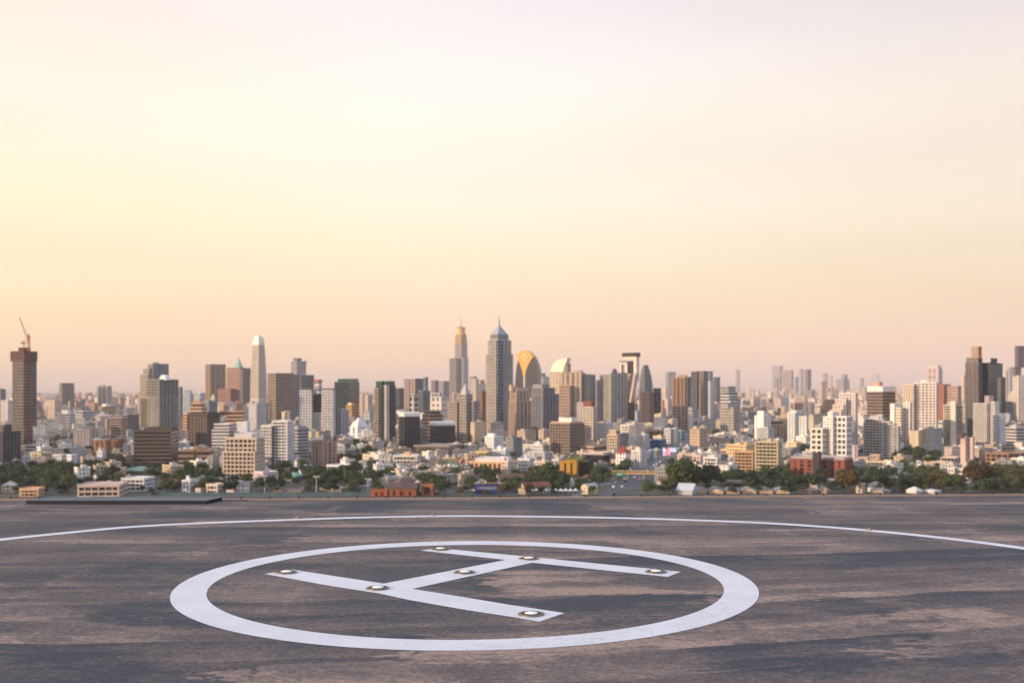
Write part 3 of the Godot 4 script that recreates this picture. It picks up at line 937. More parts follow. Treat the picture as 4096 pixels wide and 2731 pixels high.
func helipad() -> void:
	var asphalt := StandardMaterial3D.new()
	asphalt.resource_name = "rolled_bitumen"
	asphalt.albedo_texture = pad_texture()
	asphalt.roughness = 0.8
	asphalt.metallic_specular = 0.35
	asphalt.detail_enabled = true
	asphalt.detail_blend_mode = BaseMaterial3D.BLEND_MODE_MUL
	asphalt.detail_uv_layer = BaseMaterial3D.DETAIL_UV_2
	var gi := Image.create(256, 256, false, Image.FORMAT_RGB8)
	var ga := noise(FastNoiseLite.TYPE_SIMPLEX, 0.28, 51, 3).get_seamless_image(256, 256)
	rng.seed = 3
	for y in 256:
		for x in 256:
			var v := 0.8 + 0.2 * ga.get_pixel(x, y).r + rng.randf_range(-0.07, 0.07)
			if rng.randf() < 0.004: v *= 0.6
			gi.set_pixel(x, y, Color(v, v, v))
	asphalt.detail_albedo = ImageTexture.create_from_image(gi)
	var edge := PackedVector2Array([Vector2(-40, -27.15), Vector2(-6.6, -27), Vector2(13.7, -28.25), Vector2(40, -28.3)])
	# the roof under the pad
	var roof := PackedVector2Array([Vector2(-40, 10), Vector2(40, 10)])
	for k in range(edge.size() - 1, -1, -1):
		roof.append(edge[k])
	var st := begin()
	for tri_ in [Geometry2D.triangulate_polygon(roof)]:
		for i in range(0, tri_.size(), 3):
			var v := [roof[tri_[i]], roof[tri_[i + 1]], roof[tri_[i + 2]]]
			if (v[1] - v[0]).cross(v[2] - v[0]) < 0:
				var s = v[1]; v[1] = v[2]; v[2] = s
			for q in v:
				st.set_uv(Vector2((q.x + 32.0) / 64.0, (-q.y - 5.0) / 25.0))
				st.set_uv2(q / 1.6)
				st.add_vertex(Vector3(q.x, PAD, q.y))
	structure(st, "helipad_surface", asphalt, "dark streaked bitumen helipad surface with patchy rolled strips", "pavement")
	# the building that carries it, with a drainage channel and a concrete kerb along the far edge
	var kerb_in := edge.duplicate(); var kerb_out := edge.duplicate()
	for k in edge.size():
		kerb_in[k] += Vector2(0, -0.34)
		kerb_out[k] += Vector2(0, -0.51)
	var ch := begin()
	var low := edge.duplicate(); var far_ := kerb_in.duplicate(); far_.reverse()
	low.append_array(far_)
	plate(ch, low, PAD - 0.4, PAD - 0.14)
	structure(ch, "drain_channel", plain("191a22", 0.8), "narrow dark drain channel along the far edge of the pad", "drain")
	var kb := begin()
	low = kerb_in.duplicate(); far_ = kerb_out.duplicate(); far_.reverse()
	low.append_array(far_)
	plate(kb, low, PAD - 1.2, PAD + 0.006)
	structure(kb, "edge_kerb", wall("94827a"), "pinkish concrete kerb along the far edge of the pad", "kerb")
	var bd := begin()
	bx(bd, -41, 41, 0, PAD - 0.41, -27.0, 10)
	structure(bd, "supporting_building", wall("a39b93"), "building under the helipad", "building")

	# paint
	var white := StandardMaterial3D.new()
	white.resource_name = "white_road_paint"
	white.albedo_texture = paint_texture()
	white.roughness = 0.6
	var ring := begin()
	for i in 160:
		var a := TAU * i / 160; var c := TAU * (i + 1) / 160
		for t in [[[a, 4.165], [c, 4.165], [c, 3.69]], [[a, 4.165], [c, 3.69], [a, 3.69]]]:
			for k in [0, 2, 1]:
				var rad: float = t[k][1]
				var p := Vector2(-0.648 + cos(t[k][0]) * rad, -15.6 - sin(t[k][0]) * rad * (1.0 if rad > 4 else 0.995))
				ring.set_uv(Vector2((p.x + 7.0) / 14.0, (-p.y - 9.0) / 14.0))
				ring.add_vertex(Vector3(p.x, PAD + 0.004, p.y))
	structure(ring, "painted_circle", white, "thick white painted ring round the letter H", "marking")
	var hh := begin()
	mapped(hh, PackedVector2Array([Vector2(-3.78, -16.22), Vector2(-3.42, -16.61), Vector2(-2.61, -15.98), Vector2(-1.86, -15.41), Vector2(-0.1, -17.57), Vector2(-1.6, -18.59), Vector2(-1.32, -18.88), Vector2(0, -18.08), Vector2(1.39, -17.19), Vector2(2.61, -16.42), Vector2(2.34, -15.97), Vector2(0.33, -17.28), Vector2(-1.41, -15), Vector2(-0.64, -14.39), Vector2(0, -13.86), Vector2(0.66, -13.37), Vector2(0.33, -12.87), Vector2(0, -13.14), Vector2(-0.6, -13.57), Vector2(-1.37, -14.2), Vector2(-1.84, -14.67), Vector2(-2.61, -15.23)]), PAD + 0.004, -7, 14, 9, 14)
	structure(hh, "painted_letter", white, "big white painted letter H lying askew on the pad", "marking")
	var oc := begin()
	mapped(oc, band_outline(smooth_line(PackedVector2Array([Vector2(-11.32, -9.71), Vector2(-11.65, -10.87), Vector2(-11.84, -12.05), Vector2(-11.91, -13.25), Vector2(-11.84, -14.45), Vector2(-11.64, -15.63), Vector2(-11.32, -16.79), Vector2(-10.87, -17.9), Vector2(-10.29, -18.96), Vector2(-9.61, -19.94), Vector2(-8.8, -20.87), Vector2(-7.87, -21.77), Vector2(-6.74, -22.36), Vector2(-5.49, -22.79), Vector2(-4.19, -23.19), Vector2(-2.83, -23.53), Vector2(-1.43, -23.69), Vector2(0, -23.64), Vector2(1.42, -23.49), Vector2(2.8, -23.24), Vector2(4.14, -22.88), Vector2(5.4, -22.43), Vector2(6.55, -21.73), Vector2(7.55, -20.87), Vector2(8.4, -19.91), Vector2(9.09, -18.85), Vector2(9.63, -17.78), Vector2(10.05, -16.66), Vector2(10.35, -15.5), Vector2(10.51, -14.31), Vector2(10.55, -13.11), Vector2(10.45, -11.91), Vector2(10.22, -10.73), Vector2(9.86, -9.59), Vector2(9.38, -8.49)])), 0.29), PAD + 0.0045, -7, 14, 9, 14)
	structure(oc, "painted_outer_line", white, "thin white painted curve round the whole pad", "marking")

	# flush lamps in the letter H
	var where := ["at the left tip of the near bar", "where the crossbar meets the near bar", "at the right tip of the near bar", "in the middle of the crossbar", "at the left tip of the far bar", "where the crossbar meets the far bar", "at the right tip of the far bar"]
	var proto: Node3D
	var spots := PackedVector2Array([Vector2(-3.47, -16.33), Vector2(-1.9, -15.02), Vector2(0.24, -13.28), Vector2(-0.73, -16.33), Vector2(-1.26, -18.72), Vector2(0.28, -17.67), Vector2(2.22, -16.38)])
	for k in 7:
		var o: Node3D
		if k == 0:
			o = inset_lamp()
			proto = o
		else:
			o = proto.duplicate()
			o.name = numbered("inset_lamp")
			add_child(o)
		o.position = Vector3(spots[k].x, PAD + 0.005, spots[k].y)
		o.rotation.y = k * 0.7
		tag(o, "flush lamp with white dome " + where[k] + " of the H", "lamp", "flush lamps of the letter H")
	var amber := PackedVector2Array([Vector2(-4.7, -23.25), Vector2(-1.77, -23.77), Vector2(7.17, -21.32)])
	var names := ["leftmost of three, on the thin outer line", "middle of three, at the far crown of the outer line", "rightmost of three, on the thin outer line"]
	for k in 3:
		var o := thing("edge_lamp", "tiny amber edge lamp, " + names[k], "lamp", Vector3(amber[k].x, PAD + 0.004, amber[k].y), 0, "amber edge lamps")
		var base := begin()
		lathe(base, 0, 0, [Vector2(0.06, 0), Vector2(0.058, 0.012), Vector2(0.036, 0.016), Vector2(0.03, 0.022)], 16)
		put(base, "base", plain("8a7a5c", 0.5, 0.4), o)
		var l := begin()
		lathe(l, 0, 0, [Vector2(0.028, 0.022), Vector2(0.026, 0.038), Vector2(0.014, 0.046)], 14)
		put(l, "lens", plain("93754f", 0.4), o)

	# raised slab at the left
	var sl := thing("raised_slab", "low raised concrete slab with dark near side at the far left of the pad", "plinth", Vector3(-9.7, PAD, -26.55))
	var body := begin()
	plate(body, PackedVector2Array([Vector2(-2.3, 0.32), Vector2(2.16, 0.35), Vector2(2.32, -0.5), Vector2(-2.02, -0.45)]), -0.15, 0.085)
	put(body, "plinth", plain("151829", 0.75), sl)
	var top := begin()
	plate(top, PackedVector2Array([Vector2(-2.32, 0.335), Vector2(2.18, 0.365), Vector2(2.335, -0.51), Vector2(-2.03, -0.46)]), 0.085, 0.094)
	put(top, "slab_top", wall("5f666e"), sl)

	# wire on short holders along the kerb
	var line := thing("earthing_wire", "thin dark wire sagging between short black holders along the kerb", "wire", Vector3(0, PAD, 0))
	var hold := BoxMesh.new()
	hold.size = Vector3(0.03, 0.055, 0.03)
	var wire := begin()
	var last := Vector3.ZERO
	var x := -15.2
	while x < 15.5:
		var p := Vector3(x, 0.055, edge_at(edge, x) - 0.45)
		var m := MeshInstance3D.new()
		m.mesh = hold
		m.name = "holder"
		m.material_override = plain("17151a", 0.6)
		m.position = p - Vector3(0, 0.022, 0)
		line.add_child(m, true)
		if last != Vector3.ZERO:
			for i in 4:
				var f0 := i / 4.0; var f1 := (i + 1) / 4.0
				beam(wire, last.lerp(p, f0) - Vector3(0, 0.012 * sin(PI * f0), 0), last.lerp(p, f1) - Vector3(0, 0.012 * sin(PI * f1), 0), 0.012)
		last = p
		x += 0.745 if x < 4.0 else (1.3 if x < 6 else 1.55)
	put(wire, "wire", plain("2b2226", 0.6), line)

func smooth_line(p: PackedVector2Array) -> PackedVector2Array:
	var o := PackedVector2Array()
	for i in p.size() - 1:
		for k in 4:
			o.append(p[i].cubic_interpolate(p[i + 1], p[maxi(i - 1, 0)], p[mini(i + 2, p.size() - 1)], k / 4.0))
	o.append(p[-1])
	return o

func edge_at(e: PackedVector2Array, x: float) -> float:
	for k in e.size() - 1:
		if x <= e[k + 1].x:
			return lerpf(e[k].y, e[k + 1].y, (x - e[k].x) / (e[k + 1].x - e[k].x))
	return e[-1].y

func inset_lamp() -> Node3D:
	var o := thing("inset_lamp", "", "lamp", Vector3.ZERO)
	var a := begin()
	lathe(a, 0, 0, [Vector2(0.168, 0.0), Vector2(0.165, 0.012), Vector2(0.15, 0.016), Vector2(0.125, 0.016), Vector2(0.122, 0.011), Vector2(0.118, 0.011)], 40)
	put(a, "metal_rim", plain("77695a", 0.5, 0.3), o)
	var c := begin()
	lathe(c, 0, 0, [Vector2(0.118, 0.012), Vector2(0.116, 0.02), Vector2(0.094, 0.022), Vector2(0.092, 0.012)], 40)
	put(c, "black_gasket", plain("2a1f1e", 0.7), o)
	var d := begin()
	var prof := []
	for i in 9:
		var f := i / 8.0
		prof.append(Vector2(0.09 * maxf(cos(f * PI / 2), 0.03), 0.013 + 0.021 * sin(f * PI / 2)))
	d.set_smooth_group(0)
	lathe(d, 0, 0, prof, 40)
	var m := StandardMaterial3D.new()
	m.resource_name = "frosted_lamp_dome"
	m.albedo_color = Color(0.96, 0.95, 0.9)
	m.roughness = 0.25
	m.clearcoat_enabled = true
	m.clearcoat = 0.6
	put(d, "lamp_dome", m, o)
	for k in 4:
		var bolt := begin()
		lathe(bolt, 0.14 * cos(k * PI / 2), 0.14 * sin(k * PI / 2), [Vector2(0.009, 0.015), Vector2(0.009, 0.021)], 8)
		put(bolt, "bolt", plain("4a3b30", 0.5, 0.6), o.get_node("metal_rim"))
	return o

# ---------------------------------------------------------------- roads, lawns and what stands on them
func strip(st: SurfaceTool, l: PackedVector2Array, rr: PackedVector2Array, y: float) -> void:
	for i in l.size() - 1:
		quad(st, Vector3(l[i].x, y, l[i].y), Vector3(rr[i].x, y, rr[i].y), Vector3(rr[i + 1].x, y, rr[i + 1].y), Vector3(l[i + 1].x, y, l[i + 1].y))

var road_l := PackedVector2Array([Vector2(46.37, -781.82), Vector2(66.4, -839.66), Vector2(90.63, -950.86), Vector2(112.56, -1019.76), Vector2(145.86, -1164.96), Vector2(176.29, -1298.22), Vector2(200.04, -1407.27), Vector2(231.12, -1529.64), Vector2(265.52, -1691.43), Vector2(318.71, -1965.46), Vector2(392.49, -2284.53), Vector2(477.5, -2645.24), Vector2(602.18, -3198.34), Vector2(810.47, -4139.03), Vector2(1104.42, -5412.57)])
var road_r := PackedVector2Array([Vector2(77.65, -781.82), Vector2(84.97, -839.66), Vector2(108.87, -930.73), Vector2(132.72, -1034.76), Vector2(162.31, -1164.96), Vector2(187.28, -1279.34), Vector2(216.6, -1407.27), Vector2(245.52, -1529.64), Vector2(280.73, -1675.32), Vector2(343.23, -1965.46), Vector2(431.21, -2284.53), Vector2(512.99, -2645.24), Vector2(635.3, -3198.34), Vector2(834.82, -4139.03), Vector2(1123.53, -5412.57)])

func roads() -> void:
	var st := begin()
	strip(st, road_l, road_r, 0.05)
	structure(st, "road", wall("55545a", 0.9), "main road of dark asphalt winding away between the towers", "road")
	var mk := begin()
	for lane in [0.25, 0.5, 0.75]:
		for i in road_l.size() - 1:
			var n := int(road_l[i].distance_to(road_l[i + 1]) / 12.0)
			for k in n:
				var a := road_l[i].lerp(road_l[i + 1], (k + 0.2) / n).lerp(road_r[i].lerp(road_r[i + 1], (k + 0.2) / n), lane)
				var c := road_l[i].lerp(road_l[i + 1], (k + 0.6) / n).lerp(road_r[i].lerp(road_r[i + 1], (k + 0.6) / n), lane)
				var d := (c - a).normalized().orthogonal() * 0.15
				quad(mk, Vector3(a.x - d.x, 0.06, a.y - d.y), Vector3(a.x + d.x, 0.06, a.y + d.y), Vector3(c.x + d.x, 0.06, c.y + d.y), Vector3(c.x - d.x, 0.06, c.y - d.y))
	structure(mk, "road_marking", plain("d8d5cc", 0.7), "white dashed lane lines on the main road", "marking")
	var rp := begin()
	strip(rp, PackedVector2Array([Vector2(42.75, -818.18), Vector2(59.57, -897.49), Vector2(75.51, -938.18), Vector2(88.2, -956.02)]), PackedVector2Array([Vector2(52.38, -818.18), Vector2(65.4, -890.68), Vector2(77.79, -925.83), Vector2(89, -940.69)]), 0.055)
	structure(rp, "side_road", wall("85848a", 0.9), "pale side road curving in beside the olive lawn", "road")
	var lawn_col := ["5d6432", "4c6a40", "667048"]
	var lawn_lab := ["olive grass triangle between the side road and the main road", "small green sports lawn left of the side road", "pale green park meadow behind the low brown arched building"]
	for k in 3:
		var l := begin()
		plate(l, [PackedVector2Array([Vector2(53.62, -837.66), Vector2(66.4, -839.66), Vector2(84.54, -925.83), Vector2(77.38, -920.99), Vector2(66.11, -886.19)]), PackedVector2Array([Vector2(51.83, -933.2), Vector2(63.25, -933.2), Vector2(64.96, -971.87), Vector2(54.9, -971.87)]), PackedVector2Array([Vector2(-762.89, -1707.85), Vector2(-684.51, -1707.85), Vector2(-734.42, -1832.38), Vector2(-818.51, -1832.38)])][k], 0.04, 0.07)
		structure(l, "lawn", wall(lawn_col[k], 0.95), lawn_lab[k], "lawn")

func on_road(f: float, lane: float) -> Array:
	# a place and direction on the main road; f counts along its points
	var i := clampi(int(f), 0, road_l.size() - 2)
	var t := f - i
	var a := road_l[i].lerp(road_l[i + 1], t).lerp(road_r[i].lerp(road_r[i + 1], t), lane)
	var d := ((road_l[i + 1] + road_r[i + 1]) - (road_l[i] + road_r[i])).normalized()
	return [a, d]

func make_car(van: bool) -> Node3D:
	var o := thing("van" if van else "car", "", "car", Vector3.ZERO)
	var p := PackedVector2Array([Vector2(-2.2, 0.35), Vector2(2.2, 0.35), Vector2(2.2, 0.85), Vector2(1.3, 1.0), Vector2(0.7, 1.5), Vector2(-1.1, 1.5), Vector2(-1.8, 1.0), Vector2(-2.2, 0.95)])
	if van:
		p = PackedVector2Array([Vector2(-2.5, 0.4), Vector2(2.5, 0.4), Vector2(2.5, 1.1), Vector2(1.9, 1.3), Vector2(1.4, 2.1), Vector2(-2.45, 2.15)])
	var st := begin()
	slab(st, p, -0.85, 0.85)
	put(st, "body", plain("d8d8d8", 0.3), o)
	var g := begin()
	if van: bx(g, -1.9, 1.2, 1.4, 1.9, -0.87, 0.87)
	else: bx(g, -1.0, 0.6, 1.02, 1.4, -0.87, 0.87)
	put(g, "window", plain("1c2024", 0.15), o.get_node("body"))
	for k in 4:
		var w := begin()
		var x := (1.4 if k < 2 else -1.4)
		var z := 0.8 if k % 2 == 0 else -0.8
		for i in 10:
			var a := TAU * i / 10; var c := TAU * (i + 1) / 10
			tri(w, Vector3(x, 0.33, z + 0.1 * signf(z)), Vector3(x + cos(a) * 0.33, 0.33 + sin(a) * 0.33, z + 0.1 * signf(z)), Vector3(x + cos(c) * 0.33, 0.33 + sin(c) * 0.33, z + 0.1 * signf(z)))
			quad(w, Vector3(x + cos(a) * 0.33, 0.33 + sin(a) * 0.33, z + 0.1), Vector3(x + cos(c) * 0.33, 0.33 + sin(c) * 0.33, z + 0.1), Vector3(x + cos(c) * 0.33, 0.33 + sin(c) * 0.33, z - 0.1), Vector3(x + cos(a) * 0.33, 0.33 + sin(a) * 0.33, z - 0.1))
		put(w, "wheel", plain("17171a", 0.8), o)
	return o

func street_things() -> void:
	var b: Node3D
	var s: SurfaceTool
	# traffic
	var protos := [make_car(false), make_car(true)]
	rng.seed = 515
	var cols := {"white": "e4e3e0", "silver": "a9acb0", "black": "26272b", "red": "8e2f2b", "blue": "3d5a8c", "pink": "c77f96", "yellow": "c9a23f"}
	var keys := cols.keys()
	for q in [-28.0, -20.0, -12.0, -5.0]:
		feet.append(Vector3(q, -847, 9))
	var spots := []
	for k in 190:
		var f := 0.8 + pow(rng.randf(), 0.85) * 10.5
		var lane: float = [0.1, 0.3, 0.42, 0.6, 0.74, 0.9][rng.randi() % 6]
		var q := on_road(f, lane)
		var ok := true
		for t in spots:
			if t.distance_to(q[0]) < 8.0: ok = false
		if not ok: continue
		spots.append(q[0])
		if spots.size() > 95: break
		var kind := 1 if rng.randf() < 0.25 else 0
		var o: Node3D = protos[kind]
		if o.get_meta("label") != "":
			o = o.duplicate()
			o.name = numbered("van" if kind else "car")
			add_child(o)
		var c: String = keys[[0, 0, 0, 1, 1, 2, 3, 4, 5, 6][rng.randi() % 10]]
		o.get_node("body").material_override = plain(cols[c], 0.3)
		o.position = Vector3(q[0].x, 0.06, q[0].y)
		o.rotation.y = atan2(-q[1].y, q[1].x) + (0.0 if lane < 0.5 else PI)
		var part := "near the pad edge" if f < 2.2 else ("by the footbridge" if f < 4 else ("below the bright screen" if f < 7 else "far along"))
		tag(o, "%s %s in the traffic on the main road %s" % [c, "van" if kind else "car", part], "van" if kind else "car", "traffic on the main road " + part)

	# footbridge over the road
	b = thing("footbridge", "beige covered footbridge across the main road", "bridge", Vector3(117, 0, -985))
	s = begin()
	bx(s, -25, 19, 5.4, 6.0, -2, 2)
	put(s, "deck", wall("c9a878"), b)
	s = begin()
	bx(s, -25, 19, 8.2, 8.6, -2.4, 2.4)
	put(s, "canopy", wall("d8b47e"), b)
	s = begin()
	bx(s, -25, 19, 6.0, 7.1, 1.8, 2.0)
	bx(s, -25, 19, 6.0, 7.1, -2.0, -1.8)
	put(s, "railing", wall("d3ad76"), b)
	for x in [-23.0, -10.0, 5.0, 17.0]:
		s = begin()
		bx(s, x - 0.5, x + 0.5, 0, 8.2, -1.5, 1.5)
		put(s, "pier", wall("9b9288"), b)
	s = begin()
	beam(s, Vector3(-25, 5.6, 0), Vector3(-36, 0.2, 0), 2.2)
	put(s, "stair", wall("8b857f"), b)

	# green direction signs on gantries
	for g in [[Vector3(99.4, 0, -975), 4.5, 2.6, 7.2, "green road sign hung on the near side of the footbridge", 0.0], [Vector3(347, 0, -2010), 13.0, 4.0, 9.0, "green road sign gantry far along the main road", 0.0]]:
		b = thing("road_sign", g[4], "sign", g[0])
		s = begin()
		bx(s, -g[1], g[1], g[3] - g[2], g[3], -0.15, 0.15)
		put(s, "sign_panel", plain("1f8a63", 0.5), b)
		s = begin()
		bx(s, -g[1] * 0.7, g[1] * 0.5, g[3] - g[2] * 0.4, g[3] - g[2] * 0.25, 0.15, 0.19)
		bx(s, -g[1] * 0.7, g[1] * 0.2, g[3] - g[2] * 0.75, g[3] - g[2] * 0.6, 0.15, 0.19)
		put(s, "white_lettering", plain("dfe5e0", 0.5), b)
		for x in [-g[1] * 0.9, g[1] * 0.9]:
			s = begin()
			bx(s, x - 0.2, x + 0.2, 0, g[3] - g[2], -0.3, -0.1)
			put(s, "post", plain("8f9296", 0.5, 0.4), b)

	# bright advertising screen above the road
	b = thing("video_screen", "bright pink, white and blue advertising screen on posts beside the main road", "screen", Vector3(186, 0, -1255), -0.12)
	s = begin()
	bx(s, -8.4, 8.4, 5.2, 15.8, -1.2, -0.05)
	put(s, "housing", plain("2f3038", 0.6), b)
	s = begin()
	quad(s, Vector3(-8, 5.6, 0), Vector3(8, 5.6, 0), Vector3(8, 15.4, 0), Vector3(-8, 15.4, 0))
	var im := Image.create(64, 40, false, Image.FORMAT_RGB8)
	for y in 40:
		for x in 64:
			var c := Color(0.9, 0.86, 0.95)
			if x < 22 and y > 18: c = Color(0.84, 0.74, 0.93)
			if absf(x - 24 - (y - 20) * -0.15) < 9: c = Color(0.98, 0.55, 0.55)
			if x > 12 and x < 22 and y < 7: c = Color(0.25, 0.2, 0.25)
			if absf(x - 32 - (y - 20) * 0.1) < 5: c = Color(0.98, 0.74, 0.76)
			if x > 36 and y > 21: c = Color(0.22, 0.2, 0.42)
			im.set_pixel(x, y, c)
	var sm := StandardMaterial3D.new()
	sm.resource_name = "lit_screen"
	sm.albedo_color = Color(0.02, 0.02, 0.02)
	sm.emission_enabled = true
	sm.emission_texture = ImageTexture.create_from_image(im)
	sm.emission_operator = BaseMaterial3D.EMISSION_OP_MULTIPLY
	sm.emission = Color.WHITE
	sm.emission_energy_multiplier = 1.0
	put(s, "lit_screen", sm, b)
	for x in [-5.0, 5.0]:
		s = begin()
		bx(s, x - 0.5, x + 0.5, 0, 5.2, -1.0, -0.2)
		put(s, "post", plain("6a6c72", 0.5, 0.4), b)

	# blue billboard just beyond the pad edge
	b = thing("billboard", "blue billboard with white lettering and a big question mark just beyond the pad edge", "billboard", Vector3(-17.8, 0, -850))
	s = begin()
	bx(s, -12, 12, 0.2, 7.9, -0.6, 0)
	put(s, "panel", plain("24356f", 0.6), b)
	for t in [["LANNABUAAN", 2.2, Vector3(-10.6, 3.0, 0.05), 1.0, "lettering"], ["?", 6.4, Vector3(6.6, 0.9, 0.05), 1.0, "question_mark"]]:
		var tm := TextMesh.new()
		tm.text = t[0]
		tm.font = SystemFont.new()
		tm.font.font_names = PackedStringArray(["Droid Sans"])
		tm.font_size = 64
		tm.pixel_size = t[1] / 46.0
		tm.depth = 0.12
		tm.horizontal_alignment = HORIZONTAL_ALIGNMENT_LEFT
		tm.vertical_alignment = VERTICAL_ALIGNMENT_BOTTOM
		var mi := MeshInstance3D.new()
		mi.mesh = tm
		mi.name = t[4]
		mi.material_override = plain("b9bfd2", 0.6)
		mi.position = t[2]
		b.get_node("panel").add_child(mi, true)
	for k in 10:
		s = begin()
		var x := -11.0 + k * 2.5
		beam(s, Vector3(x, 7.9, -0.2), Vector3(x, 9.0, 0.9), 0.18)
		bx(s, x - 0.5, x + 0.5, 8.8, 9.5, 0.6, 1.3)
		put(s, "floodlight", plain("d9b294", 0.5), b)
	for x in [-9.0, 9.0]:
		s = begin()
		bx(s, x - 0.4, x + 0.4, -0.2, 0.3, -0.9, -0.5)
		put(s, "post", plain("6a6c72", 0.5, 0.4), b)

	# tall floodlight masts
	var mast: Node3D
	for g in [[Vector3(-199, 0, -855), 15.0, "pale floodlight mast in front of the pink and purple striped block"], [Vector3(-157.5, 0, -855), 14.2, "tall T topped floodlight mast beyond the pad edge, middle one of three"], [Vector3(-116, 0, -855), 12.2, "pale floodlight mast left of the orange warehouse"]]:
		if mast == null:
			mast = thing("floodlight_mast", "", "light mast", Vector3.ZERO)
			s = begin()
			beam(s, Vector3(0, 0, 0), Vector3(0, 14, 0), 0.7, 0.5)
			put(s, "pole", plain("b8b2a8", 0.6), mast)
			s = begin()
			bx(s, -2.6, 2.6, 13.8, 14.1, -0.2, 0.2)
			put(s, "crossbar", plain("c6bfb4", 0.6), mast)
			for k in 4:
				s = begin()
				bx(s, -2.5 + k * 1.4, -1.7 + k * 1.4, 14.1, 15.0, -0.3, 0.5)
				put(s, "floodlight", plain("cfcac2", 0.5), mast)
			b = mast
		else:
			b = mast.duplicate()
			b.name = numbered("floodlight_mast")
			add_child(b)
		b.position = g[0]
		b.scale = Vector3.ONE * g[1] / 15.0
		tag(b, g[2], "light mast", "floodlight masts beyond the pad edge")

	# red lattice boom on a building site
	b = thing("site_crane", "orange red lattice crane boom leaning up beside the cream walk up block", "crane", Vector3(-63, 0, -1585))
	s = begin()
	lattice(s, Vector3(0, 2, 0), Vector3(27, 38, -4), 2.4, 1.4)
	put(s, "boom", plain("c2512f", 0.6), b)
	s = begin()
	bx(s, -4, 2, 0.8, 4.2, -2, 2)
	put(s, "cab", plain("b5532f", 0.6), b)
	s = begin()
	bx(s, -4.5, 2.5, 0, 0.8, -2.4, 2.4)
	put(s, "tracks", plain("3a3634", 0.8), b)

	# teal hoarding beyond the pad edge, white canopies in a row
	b = thing("hoarding", "long teal metal hoarding just beyond the pad edge, left of the middle", "fence", Vector3(-175, 0, -845))
	for k in 46:
		s = begin()
		bx(s, -112 + k * 5.0, -107.1 + k * 5.0, 0, 1.9 + (k % 3) * 0.05, -0.1, 0.1)
		put(s, "panel", plain(["3d5f6a", "44656e", "3a5862"][k % 3], 0.6), b)
	for k in 10:
		b = thing("canopy", "%s of ten white canopies in a row left of the olive lawn" % ["first", "second", "third", "fourth", "fifth", "sixth", "seventh", "eighth", "ninth", "last"][k], "canopy", Vector3(15.5 + k * 3.9, 0, -848 - (k % 2)), 0, "white canopies at the pad edge")
		s = begin()
		taper(s, -1.9, 1.9, -1.9, 1.9, 3.0, 4.6, 0.12)
		put(s, "cover", plain("d9dad8", 0.7), b)
		for q in [[-1.7, -1.7], [1.7, -1.7], [1.7, 1.7], [-1.7, 1.7]]:
			s = begin()
			bx(s, q[0] - 0.06, q[0] + 0.06, 0, 3.0, q[1] - 0.06, q[1] + 0.06)
			put(s, "leg", plain("9a9a98", 0.5), b)

	# long corrugated sheds side by side at the pad edge
	var shed_names := ["leftmost", "second", "third", "fourth", "fifth", "rightmost"]
	for k in 6:
		b = thing("corrugated_shed", "%s of six grey gabled sheds side by side at the pad edge, right" % shed_names[k], "shed", Vector3(152 + k * 13.2, 0, -862), -0.15, "grey gabled sheds at the pad edge")
		feet.append(Vector3(152 + k * 13.2, -862, 10))
		s = begin()
		bx(s, -5.6, 5.6, 0, 2.4, -14, 14)
		put(s, "wall", wall("b5a08c"), b)
		s = begin()
		tri(s, Vector3(-5.6, 2.4, 14.01), Vector3(5.6, 2.4, 14.01), Vector3(0, 4.3, 14.01))
		tri(s, Vector3(5.6, 2.4, -14.01), Vector3(-5.6, 2.4, -14.01), Vector3(0, 4.3, -14.01))
		put(s, "gable", wall("d8bfa2"), b)
		for q in [-1.0, 1.0]:
			s = begin()
			for i in 14:   # corrugated sheets
				var z0 := -14.5 + i * 2.07
				var e0 := Vector3(q * 6.2, 2.2, z0); var e1 := Vector3(q * 6.2, 2.2, z0 + 2.0)
				var r0 := Vector3(0, 4.45, z0); var r1 := Vector3(0, 4.45, z0 + 2.0)
				if q > 0: quad(s, e1, e0, r0, r1)
				else: quad(s, e0, e1, r1, r0)
			put(s, "roof_sheets", wall(["8b8884", "7d7c7c", "94908a"][k % 3]), b)

	# big round tree and the golden tree
	big_tree("big_tree", "biggest round green tree by the main road right of the footbridge", Vector3(142, 0, -880), 24.5, 14.5, "4c5a2b", 71)
	big_tree("big_tree", "big dark tree beside the biggest round tree, on its right", Vector3(166, 0, -895), 20, 10, "3c4c2c", 72)
	big_tree("golden_tree", "rounded golden brown tree between the tan hipped halls", Vector3(269, 0, -850), 19, 8.5, "6b5226", 73)
	big_tree("rusty_tree", "large rusty brown tree in the wood at the right edge", Vector3(395, 0, -900), 21, 11, "54422a", 74)

func big_tree(called: String, label: String, at: Vector3, h: float, rad: float, col: String, seed_: int) -> void:
	var o := thing(called, label, "tree", at)
	put(trunk_mesh(h, rad, seed_), "trunk", wall("5a4a3c", 0.95), o)
	put(crown_mesh(h, rad, seed_, 34, 90), "crown", leaf_mat(col), o)
	feet.append(Vector3(at.x, at.z, rad))

